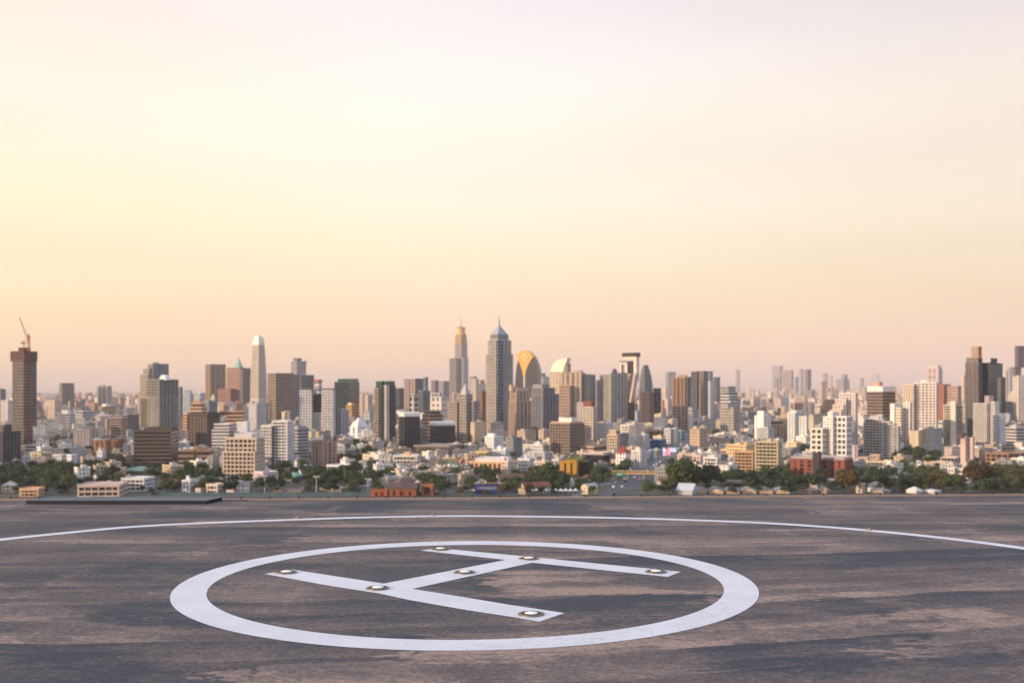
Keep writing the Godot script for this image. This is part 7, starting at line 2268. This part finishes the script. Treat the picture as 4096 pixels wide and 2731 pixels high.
	gable_roof(b, "pitched_roof", -6.93, 6.93, -6.96, 7.16, 3.63, 8.83, "b9c2cc")
	b = building("low_house", "long low building with a pale roof in the trees right of the pad edge middle", "house", 193.73, -901.78, -0.3616, 14.14)
	mass(b, "wall", 10.95, 8.94, 21.9, 17.88, 0, 5.21, "band", "8d857c", "323d4c", 4, 3.6, false)
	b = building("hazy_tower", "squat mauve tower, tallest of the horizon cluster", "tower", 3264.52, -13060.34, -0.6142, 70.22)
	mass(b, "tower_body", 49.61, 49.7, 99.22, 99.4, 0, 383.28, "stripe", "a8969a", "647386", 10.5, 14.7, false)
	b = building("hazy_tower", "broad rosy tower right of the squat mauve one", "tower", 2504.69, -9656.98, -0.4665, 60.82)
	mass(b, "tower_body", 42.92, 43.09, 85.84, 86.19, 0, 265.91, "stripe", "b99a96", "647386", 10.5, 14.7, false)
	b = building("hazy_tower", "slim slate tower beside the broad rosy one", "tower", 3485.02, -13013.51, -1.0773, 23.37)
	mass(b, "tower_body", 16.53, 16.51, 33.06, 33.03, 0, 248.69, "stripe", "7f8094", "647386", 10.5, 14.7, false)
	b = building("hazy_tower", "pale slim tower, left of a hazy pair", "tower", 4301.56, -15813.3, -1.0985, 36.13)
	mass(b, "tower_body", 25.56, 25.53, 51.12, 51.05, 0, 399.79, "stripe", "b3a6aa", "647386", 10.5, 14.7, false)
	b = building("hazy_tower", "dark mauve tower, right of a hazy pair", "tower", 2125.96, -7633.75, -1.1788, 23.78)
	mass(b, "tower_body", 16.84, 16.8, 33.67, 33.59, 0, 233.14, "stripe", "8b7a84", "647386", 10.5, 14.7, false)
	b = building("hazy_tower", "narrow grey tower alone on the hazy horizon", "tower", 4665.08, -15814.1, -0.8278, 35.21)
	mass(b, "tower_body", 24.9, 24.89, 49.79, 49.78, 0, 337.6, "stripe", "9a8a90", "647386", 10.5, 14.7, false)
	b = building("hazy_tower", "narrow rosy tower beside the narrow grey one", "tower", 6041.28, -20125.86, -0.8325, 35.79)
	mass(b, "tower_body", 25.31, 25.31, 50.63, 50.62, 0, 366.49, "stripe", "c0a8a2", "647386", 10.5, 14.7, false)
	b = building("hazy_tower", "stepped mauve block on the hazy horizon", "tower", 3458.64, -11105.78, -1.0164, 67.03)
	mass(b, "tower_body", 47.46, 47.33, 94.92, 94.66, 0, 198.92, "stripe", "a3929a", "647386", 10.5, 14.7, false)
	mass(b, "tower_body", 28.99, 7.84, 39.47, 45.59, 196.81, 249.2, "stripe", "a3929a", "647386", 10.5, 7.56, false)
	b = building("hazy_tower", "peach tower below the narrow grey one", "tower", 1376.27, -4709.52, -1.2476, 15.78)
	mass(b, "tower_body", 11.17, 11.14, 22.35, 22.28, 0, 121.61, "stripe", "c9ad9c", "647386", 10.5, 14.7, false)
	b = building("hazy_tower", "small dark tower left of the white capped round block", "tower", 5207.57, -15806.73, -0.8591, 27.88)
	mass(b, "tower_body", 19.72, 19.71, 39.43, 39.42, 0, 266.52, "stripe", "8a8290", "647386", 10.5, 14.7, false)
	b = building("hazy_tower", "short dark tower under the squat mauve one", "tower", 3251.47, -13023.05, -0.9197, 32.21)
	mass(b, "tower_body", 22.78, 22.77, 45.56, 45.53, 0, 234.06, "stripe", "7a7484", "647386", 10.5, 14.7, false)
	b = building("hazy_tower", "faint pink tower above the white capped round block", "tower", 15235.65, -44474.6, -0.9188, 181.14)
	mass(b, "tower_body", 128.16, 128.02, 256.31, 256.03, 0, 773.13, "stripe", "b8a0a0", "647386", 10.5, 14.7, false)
	b = building("hazy_tower", "terracotta block with a round dark opening in the right suburbs", "tower", 927.68, -3415.23, -0.7307, 20.53)
	mass(b, "wall", 14.51, 14.52, 29.02, 29.04, 0, 42.05, "stripe", "c19078", "647386", 10.5, 14.7, false)
	b = building("hazy_tower", "tan slab beside the sloping brown roof", "tower", 715.17, -2486, -0.4218, 7.79)
	mass(b, "wall", 6.1, 4.83, 12.21, 9.67, 0, 41.87, "stripe", "cdb49a", "647386", 9.18, 12.85, false)
	b = building("slim_white_tower", "slim white tower with a red brown edge, above the tan block", "apartment tower", 876.73, -3404.11, -1.2343, 10.41)
	mass(b, "tower_body", 7.37, 7.35, 14.74, 14.71, 0, 59.25, "stripe", "d6d6d8", "647386", 8.4, 7.56, false)
	mass(b, "brown_part", -6.54, 16.83, 12.19, 5.35, 0, 26.59, "punch", "9a6a4c", "504f50", 7.35, 7.56, false)
	b = building("green_glass_apartments", "white apartment pair with green glass strips", "apartment tower", 453.86, -1712.8, -0.8718, 9.18, "white pair with green glass")
	mass(b, "tower_body", 6.49, 6.49, 12.99, 12.97, 0, 46.04, "stripe", "cfd2cc", "5c7f78", 4.42, 6.31, false)
	roof_kit(b, 6.49, 6.49, 12.99, 12.97, 46.04, "cfd2cc", 71)
	mass(b, "right_tower", 22.11, -2.77, 14.62, 6.53, 0, 40.44, "stripe", "d6d6d0", "5c7f78", 4.42, 6.31, false)
	mass(b, "crown", 8.41, 5.03, 10.22, 17.89, 45.67, 49.7, "blank", "d3d3ce", "323d4c", 4.42, 4.54, false)
	b = building("tan_block", "tan ribbed block with pale top right of the thin white tower", "building", 435.42, -1737.96, -0.4648, 15.1)
	mass(b, "wall", 10.65, 10.7, 21.29, 21.41, 0, 26.2, "stripe", "b3967c", "6f5c50", 4.6, 5.11, false)
	mass(b, "pale_top", 10.44, 8.02, 20.93, 16.05, 25.73, 33.31, "band", "d6bd9c", "504f50", 6.38, 4.6, false)
	b = building("sloped_roof_block", "dark brown block with a big sloping roof behind the white stepped block", "building", 745.75, -2494.29, -1.7008, 24.69, "dark sloped roof block")
	mass(b, "wall", 17.6, 17.32, 35.2, 34.64, 0, 39.08, "blank", "5f4c46", "323d4c", 6.43, 6.61, false, false)
	pyramid_roof(b, 17.9, 17.62, 35.8, 35.24, 39.08, 61.97, "5a4740", 0.62)
	b = building("grey_slab", "tall plain grey slab left of the dark sloped roof block", "office tower", 656.56, -2327.88, -1.4398, 6.8)
	mass(b, "tower_body", 4.81, 4.8, 9.63, 9.59, 0, 54.92, "stripe", "8a8c92", "4c5a6c", 6.88, 6.19, false)
	b = building("stepped_slab", "tall pale pink slab with a sloping left shoulder behind the white block", "apartment tower", 411.61, -1299.22, -0.4741, 13.46, "pale pink stepped slab")
	mass(b, "tower_body", 9.49, 9.55, 18.98, 19.1, 0, 78.22, "punch", "dcc8bc", "7f6a68", 3.4, 4.2, false)
	roof_kit(b, 9.49, 9.55, 18.98, 19.1, 78.22, "dcc8bc", 73)
	mass(b, "second_step", -0.47, 16.91, 12.37, 68.45, 0, 71, "punch", "dfcbbd", "7f6a68", 3.4, 3.6, false)
	mass(b, "third_step", -2.77, 19.78, 12.65, 76.47, 0, 64.51, "punch", "e2ccbb", "7f6a68", 3.4, 3.6, false)
	mass(b, "fourth_step", -5.07, 22.64, 12.93, 84.37, 0, 58.04, "punch", "e6cfba", "7f6a68", 3.4, 3.6, false)
	b = building("white_apartment", "white stepped apartment block with dark square loggias behind the red brick block", "apartment tower", 390.65, -1254.78, -0.7435, 11.9, "white loggia block")
	mass(b, "tower_body", 8.41, 8.41, 16.82, 16.83, 0, 51.37, "frame", "ebe4da", "6a655e", 6.6, 6.4, true)
	mass(b, "middle_tower", -5.71, 14.61, 11.73, 18.75, 0, 50.96, "punch", "eee2d0", "77706a", 3.4, 3.4, true)
	mass(b, "middle_top", -6.62, 12.73, 6.01, 17.2, 50.63, 56.25, "punch", "efe2cc", "77706a", 3.4, 3.6, false)
	mass(b, "left_tower", -13.12, 25.49, 14.98, 29.34, 0, 37.3, "frame", "ebdcc6", "6a655e", 6.6, 6.4, true)
	b = building("brick_block", "red brick and grey slab block with a dark stair tower above the trees", "apartment tower", 294.17, -1008.71, -0.5477, 29.62, "red brick block")
	mass(b, "wall", 25.13, 15.69, 50.26, 31.38, 0, 17.37, "stripe", "8c4c3e", "545058", 3.5, 7, true)
	mass(b, "roof_slab", 24.34, 14.69, 49.19, 29.06, 17.06, 19.16, "blank", "b3a79e", "323d4c", 3.5, 3.6, false)
	mass(b, "stair_tower", 5.65, 31.08, 5.51, 8, 0, 24.18, "stripe", "4e4348", "323d4c", 3.5, 3.6, false)
	b = building("round_block", "brown banded office with a white cap, right of the pale pink stepped slab", "office tower", 586.02, -1686.46, -1.0106, 21.92, "white capped brown office")
	mass(b, "tower_body", 15.54, 15.45, 31.09, 30.91, 0, 79.69, "band", "8f7468", "4e4644", 4.93, 4.44, false)
	mass(b, "white_cap", 15.25, 15.08, 30.4, 30.34, 79.31, 87.94, "blank", "e0dad4", "323d4c", 4.32, 4.44, false)
	mass(b, "plant_room", 3.12, 8.5, 11.54, 8.57, 87.6, 94.79, "blank", "cf9f80", "323d4c", 4.32, 4.44, false)
	b = building("hotel_slab", "broad grey white slab of balconies whose roof slopes down to the right", "apartment tower", 442.37, -1295.43, -0.5157, 16.33, "broad grey white balcony slab")
	mass(b, "tower_body", 11.51, 11.59, 23.02, 23.18, 0, 47.26, "balcony", "bdb9b3", "6a6c70", 3.4, 3.6, true)
	roof_kit(b, 11.51, 11.59, 23.02, 23.18, 47.26, "bdb9b3", 76)
	mass(b, "middle_step", 19.77, 11.51, 9.65, 16, 0, 44.5, "balcony", "bdb9b3", "6a6c70", 3.4, 3.6, false)
	mass(b, "lower_step", 24.68, 12.17, 7.55, 16, 0, 41.73, "balcony", "bdb9b3", "6a6c70", 3.4, 3.6, false)
	mass(b, "end_step", 29.32, 12.98, 6.56, 16, 0, 38.96, "balcony", "bdb9b3", "6a6c70", 3.4, 3.6, false)
	mass(b, "stair_head", 8.51, 2.75, 5.59, 12, 46.72, 52.09, "blank", "c6c2bc", "323d4c", 3.5, 3.6, false)
	b = building("tan_house", "tan block house below the broad grey white slab", "building", 403.73, -1180.45, -0.5182, 7.23)
	mass(b, "wall", 5.1, 5.12, 10.21, 10.24, 0, 10.57, "punch", "c69f80", "323d4c", 4, 3.6, true)
	b = building("low_block", "beige low block between the white loggia block and the tan house", "building", 392.6, -1184.35, -0.5445, 7.33)
	mass(b, "wall", 5.18, 5.19, 10.35, 10.39, 0, 7.69, "punch", "c2a58c", "323d4c", 4, 3.6, true)
	b = building("pink_annex", "pale pink tall annex at the right of the white loggia block", "apartment tower", 392.33, -1214.74, -1.4440, 3.25)
	mass(b, "wall", 2.3, 2.3, 4.61, 4.59, 0, 19.11, "punch", "dcbcae", "647386", 4, 3.6, false)
	b = building("hipped_hall", "tan hipped roof hall at the pad edge, left one of two", "hall", 239.05, -857.92, -0.9720, 7.47)
	mass(b, "wall", 6.09, 4.33, 12.18, 8.66, 0, 1.34, "punch", "a5917c", "323d4c", 3.5, 3.6, false)
	hip_roof(b, -6.89, 6.89, -5.13, 5.13, 2.74, 6.03, "a3907c")
	b = building("hipped_hall", "tan hipped roof hall at the pad edge, right one of two beside the golden tree", "hall", 250.99, -854.94, -0.9858, 4.53)
	mass(b, "wall", 4.08, 1.97, 8.16, 3.94, 0, 1.34, "punch", "a5917c", "323d4c", 3.5, 3.6, false)
	hip_roof(b, -4.88, 4.88, -2.77, 2.77, 2.74, 5.36, "a3907c")
	b = building("hipped_hall", "grey hipped roof hall at the pad edge right of the golden tree", "hall", 297.75, -857.97, -1.0342, 7.55)
	mass(b, "wall", 6.12, 4.42, 12.25, 8.84, 0, 1.34, "punch", "a5917c", "323d4c", 3.5, 3.6, false)
	hip_roof(b, -6.92, 6.92, -5.22, 5.22, 2.74, 4.41, "8f8a86")
	b = building("low_house", "small cream house with a stair head at the pad edge right of the golden tree", "house", 281.52, -858.03, -0.8218, 3.63)
	mass(b, "wall", 2.57, 2.57, 5.14, 5.13, 0, 6.93, "punch", "c9ad95", "323d4c", 3.5, 3.6, true)
	b = building("white_block", "sunlit cream stepped apartments left of the tall white ribbed tower", "apartment tower", 548.64, -1472.7, -0.7209, 6.81, "sunlit cream stepped apartments")
	mass(b, "tower_body", 4.82, 4.82, 9.63, 9.64, 0, 64.38, "punch", "e8d6bc", "647386", 3.69, 4.13, false)
	roof_kit(b, 4.82, 4.82, 9.63, 9.64, 64.38, "e8d6bc", 81)
	mass(b, "left_wing", -2.05, 18.84, 13.49, 32.12, 0, 57.88, "band", "eadac4", "b08f78", 3.8, 3.91, false)
	mass(b, "edge_shaft", -10.53, 20.96, 6, 30.07, 0, 63.58, "blank", "ece0ce", "323d4c", 3.8, 3.91, false)
	b = building("ribbed_tower", "tall white tower with pink ribs and grid windows, right of the cream apartments", "apartment tower", 633.63, -1626.35, -0.5196, 18.57, "tall white ribbed tower")
	mass(b, "tower_body", 16.15, 9.17, 32.29, 18.33, 0, 93.93, "grid", "e6dcd2", "9a8280", 4.18, 5.49, false)
	roof_kit(b, 16.15, 9.17, 32.29, 18.33, 93.93, "e6dcd2", 82)
	mass(b, "left_wing", -15.11, 17.83, 15.26, 78.95, 0, 90.34, "punch", "dfc5a6", "8a7260", 4.18, 4.29, false)
	mass(b, "podium", 7.32, 30.34, 20.43, 122.35, 0, 5.21, "band", "cdbfae", "4c5a6c", 5.96, 4.29, false)
	b = building("mural_tower", "hazy tower with dark oval windows and a pale arched top", "office tower", 1881.55, -4733.56, -0.6777, 38.39)
	mass(b, "tower_body", 27.12, 27.17, 54.25, 54.34, 0, 179.77, "stripe", "c9a8a4", "6f6a90", 25.2, 33.6, false)
	mass(b, "arched_top", 22.58, 20.7, 43.94, 42.38, 178.87, 192.64, "blank", "d3b8aa", "323d4c", 7.35, 7.56, false)
	b = building("pink_block", "rosy brown block behind the cream banded apartments", "building", 1073.44, -2588.33, -0.6483, 22.95)
	mass(b, "tower_body", 16.21, 16.25, 32.42, 32.5, 0, 92.45, "punch", "b98f7c", "9a7466", 7.6, 6.84, false)
	mass(b, "red_side", -13.07, 25.89, 13.95, 58.06, 0, 96.84, "blank", "9a5f52", "323d4c", 6.65, 6.84, false)
	b = building("cream_apartment", "cream banded apartments with a central pale shaft, left of the dark tower", "apartment tower", 597.82, -1433.12, -0.5427, 16.68, "cream banded apartments")
	mass(b, "tower_body", 13.63, 9.61, 27.26, 19.22, 0, 62.27, "balcony", "cdbfa6", "7f766a", 3.4, 3.8, true)
	roof_kit(b, 13.63, 9.61, 27.26, 19.22, 62.27, "cdbfa6", 83)
	mass(b, "pale_shaft", 3.33, 20.49, 5.95, 20.27, 0, 67.42, "blank", "dccfb6", "323d4c", 3.68, 3.78, false)
	mass(b, "podium", 12.36, 26.72, 24.18, 38.96, 0, 5.88, "blank", "ddd4cc", "323d4c", 3.68, 3.78, false)
	b = building("dark_tower", "tallest dark tower with a roof box, orange slot and stepped glass right half", "skyscraper", 676.34, -1555.46, -0.7128, 12.7, "tallest dark tower")
	mass(b, "tower_body", 8.97, 8.98, 17.95, 17.97, 0, 121.96, "stripe", "6b5d5a", "3d3c44", 4.57, 5.14, false)
	mass(b, "crown", 8.68, 9.12, 16.43, 19.06, 121.61, 129.26, "grid", "7a6a66", "323d4c", 5.71, 4.11, false)
	mass(b, "roof_box", 7.47, 6.29, 9.38, 17.44, 129, 145.71, "blank", "b7927c", "323d4c", 4, 4.11, false)
	mass(b, "orange_slot", 10.14, 10.62, 1.2, 13.03, 129.37, 144.81, "blank", "b5713a", "323d4c", 4, 4.11, false)
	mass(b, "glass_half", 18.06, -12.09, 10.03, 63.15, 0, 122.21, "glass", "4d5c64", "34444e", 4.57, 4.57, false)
	mass(b, "glass_crown", 19.49, -21.26, 2.5, 22.77, 122.01, 129.04, "grid", "5f6a70", "4c5a6c", 4, 4.11, false)
	mass(b, "step", 31.85, -18.72, 4.96, 23.07, 0, 100.83, "glass", "4d5c64", "34444e", 4.57, 4.11, false)
	b = building("grey_apartment", "grey white apartment slab with a roof box in front of the dark tower", "apartment tower", 674.94, -1511.36, -1.2055, 17.09, "grey white apartment slab")
	mass(b, "tower_body", 12.14, 12.03, 24.29, 24.06, 0, 63.5, "grid", "c9c3bc", "77706c", 3.77, 4.21, false)
	mass(b, "roof_box", 5.18, 0.68, 7.68, 8.35, 63.02, 73.88, "punch", "b9a698", "4c5a6c", 3.88, 3.99, false)
	mass(b, "white_wing", 21.84, -2.13, 10, 10.5, 0, 49.44, "blank", "cfd2d6", "323d4c", 3.88, 3.99, false)
	mass(b, "pale_shaft", 20.99, 5.71, 7, 6.53, 0, 65.76, "grid", "d6d2cc", "77706c", 3.77, 3.99, false)
	b = building("pink_tower", "slim salmon pink twin shaft tower with a dark slot in front of the cream apartments", "apartment tower", 479.37, -1126.99, -0.7674, 3.71, "slim salmon pink tower")
	mass(b, "left_shaft", 2.62, 2.62, 5.25, 5.25, 0, 33.27, "blank", "d0ada0", "323d4c", 3.5, 3.6, false)
	mass(b, "right_shaft", 7.89, -3.84, 7.22, 4.65, 0, 31.96, "punch", "d0ada0", "6e504a", 3.6, 5, true)
	mass(b, "dark_cap", 0.73, 7.11, 5, 10.77, 33.1, 35.88, "blank", "6a4a46", "323d4c", 3.5, 3.6, false)
	b = building("white_block", "white low block with dark balconies below the salmon pink tower", "building", 411.81, -965.19, -0.6132, 8.65, "white block below the salmon tower")
	mass(b, "wall", 6.11, 6.12, 12.21, 12.25, 0, 10.99, "balcony", "e0d2c6", "4a4440", 3.8, 4.6, true)
	mass(b, "left_wing", -6.93, 11.63, 5.43, 13.96, 0, 11.84, "punch", "e6cfb6", "323d4c", 3.5, 3.6, false)
	mass(b, "right_wing", 15.88, -10.53, 11.19, 15.71, 0, 10.93, "balcony", "d2c2b4", "4a4440", 4, 3.6, false)
	b = building("edge_tower", "narrow cream and brown tower at the right edge with a dark shaft above", "skyscraper", 1229.58, -2576.99, -1.3472, 13.45, "right edge tower")
	mass(b, "tower_body", 9.54, 9.49, 19.08, 18.97, 0, 118.45, "stripe", "d6c2b4", "4d4650", 7.6, 11.4, false)
	mass(b, "upper_block", 2.85, 12.53, 7.65, 16.66, 117.95, 138.8, "grid", "8a7468", "323d4c", 6.65, 6.84, false)
	mass(b, "dark_shaft", 6.29, 6.92, 11.43, 19, 138.18, 189.39, "stripe", "6f5f66", "4c5a6c", 7.6, 6.84, false)
	b = building("office_block", "dark blue grey glass block left of the right edge tower", "office tower", 1203.85, -2572.17, -1.3878, 7.98)
	mass(b, "tower_body", 5.65, 5.63, 11.31, 11.27, 0, 54.89, "glass", "4a5866", "3a4654", 7.6, 6.84, false)
	b = building("office_tower", "pale blue tower in far haze left of the right edge tower", "office tower", 3576.67, -7627.28, -1.2239, 17.11)
	mass(b, "tower_body", 12.11, 12.09, 24.22, 24.17, 0, 248.57, "glass", "b5b6c0", "a0a6b4", 12.6, 7.56, false)
	b = building("apartment_tower", "peach sunlit narrow tower between the dark tower and the pale blue one", "apartment tower", 2185.84, -4704.24, -0.9499, 8.97)
	mass(b, "tower_body", 6.35, 6.34, 12.69, 12.69, 0, 168.14, "punch", "dfbd9c", "647386", 10.5, 7.56, false)
	b = building("apartment_tower", "sunlit beige tower left of the tallest dark tower", "apartment tower", 1445.62, -3402.23, -0.9539, 7.61)
	mass(b, "tower_body", 5.38, 5.38, 10.77, 10.76, 0, 131.88, "punch", "d3b496", "647386", 9.45, 7.56, false)
	b = building("low_block", "long brown terrace building with pillared front at the right edge", "building", 549.17, -1182.86, -0.6090, 24.55, "long brown terrace building")
	mass(b, "wall", 17.29, 17.42, 34.59, 34.85, 0, 12.79, "frame", "94705a", "4a3c38", 5, 6, true)
	b = building("low_block", "white and cream stacked flats at the right edge above the brown terrace", "building", 666.67, -1407.54, -1.1073, 11.83)
	mass(b, "wall", 8.39, 8.34, 16.77, 16.68, 0, 33.02, "band", "c9bcae", "4c5a6c", 4.14, 3.72, false)
	roof_kit(b, 8.39, 8.34, 16.77, 16.68, 33.02, "c9bcae", 87)
	b = building("low_block", "sunlit peach block at the right edge", "building", 664.28, -1389.72, -0.8703, 6.56)
	mass(b, "wall", 4.64, 4.64, 9.29, 9.28, 0, 14.02, "blank", "e6c4a6", "323d4c", 3.59, 3.69, false)
	b = building("low_block", "long low cream school with a verandah left of the salmon pink tower", "building", 505.57, -1224.99, -0.5479, 13.19)
	mass(b, "wall", 9.3, 9.35, 18.61, 18.7, 0, 5.73, "balcony", "cdb49e", "323d4c", 4.2, 3.6, false)
	b = building("low_block", "white low workshop with blue car park left of the salmon tower", "building", 393.91, -1044.96, -0.5287, 12.04)
	mass(b, "wall", 8.49, 8.54, 16.98, 17.08, 0, 6.4, "punch", "dcd2ca", "323d4c", 5, 3.6, true)
	b = building("low_block", "beige house row with flat roofs left of the salmon pink tower", "building", 456.37, -1131.59, -0.5997, 11.94)
	mass(b, "wall", 8.43, 8.46, 16.85, 16.92, 0, 6.31, "balcony", "cfb39a", "323d4c", 4, 3.6, false)
	b = building("hipped_hall", "white tent roofed hall at the pad edge, left one of two", "hall", 324.47, -856.39, -1.0269, 6)
	mass(b, "wall", 4.67, 3.76, 9.34, 7.52, 0, 1.15, "punch", "d9d4cf", "323d4c", 3.5, 3.6, false)
	hip_roof(b, -5.47, 5.47, -4.56, 4.56, 2.55, 5.36, "dcd6d2")
	b = building("hipped_hall", "white tent roofed hall at the pad edge, right one of two", "hall", 339.16, -856.95, -1.0416, 6.6)
	mass(b, "wall", 5.05, 4.25, 10.1, 8.5, 0, 1.15, "punch", "d9d4cf", "323d4c", 3.5, 3.6, false)
	hip_roof(b, -5.85, 5.85, -5.05, 5.05, 2.55, 3.45, "dcd6d2")
	b = building("low_house", "red roofed house in the trees right of the golden tree", "house", 322.81, -888.27, -0.8063, 4.07)
	mass(b, "wall", 2.88, 2.88, 5.76, 5.76, 0, 2.29, "punch", "d9cfc6", "323d4c", 3.5, 3.6, false)
	hip_roof(b, -3.68, 3.68, -3.68, 3.68, 3.69, 6.97, "8a4238")
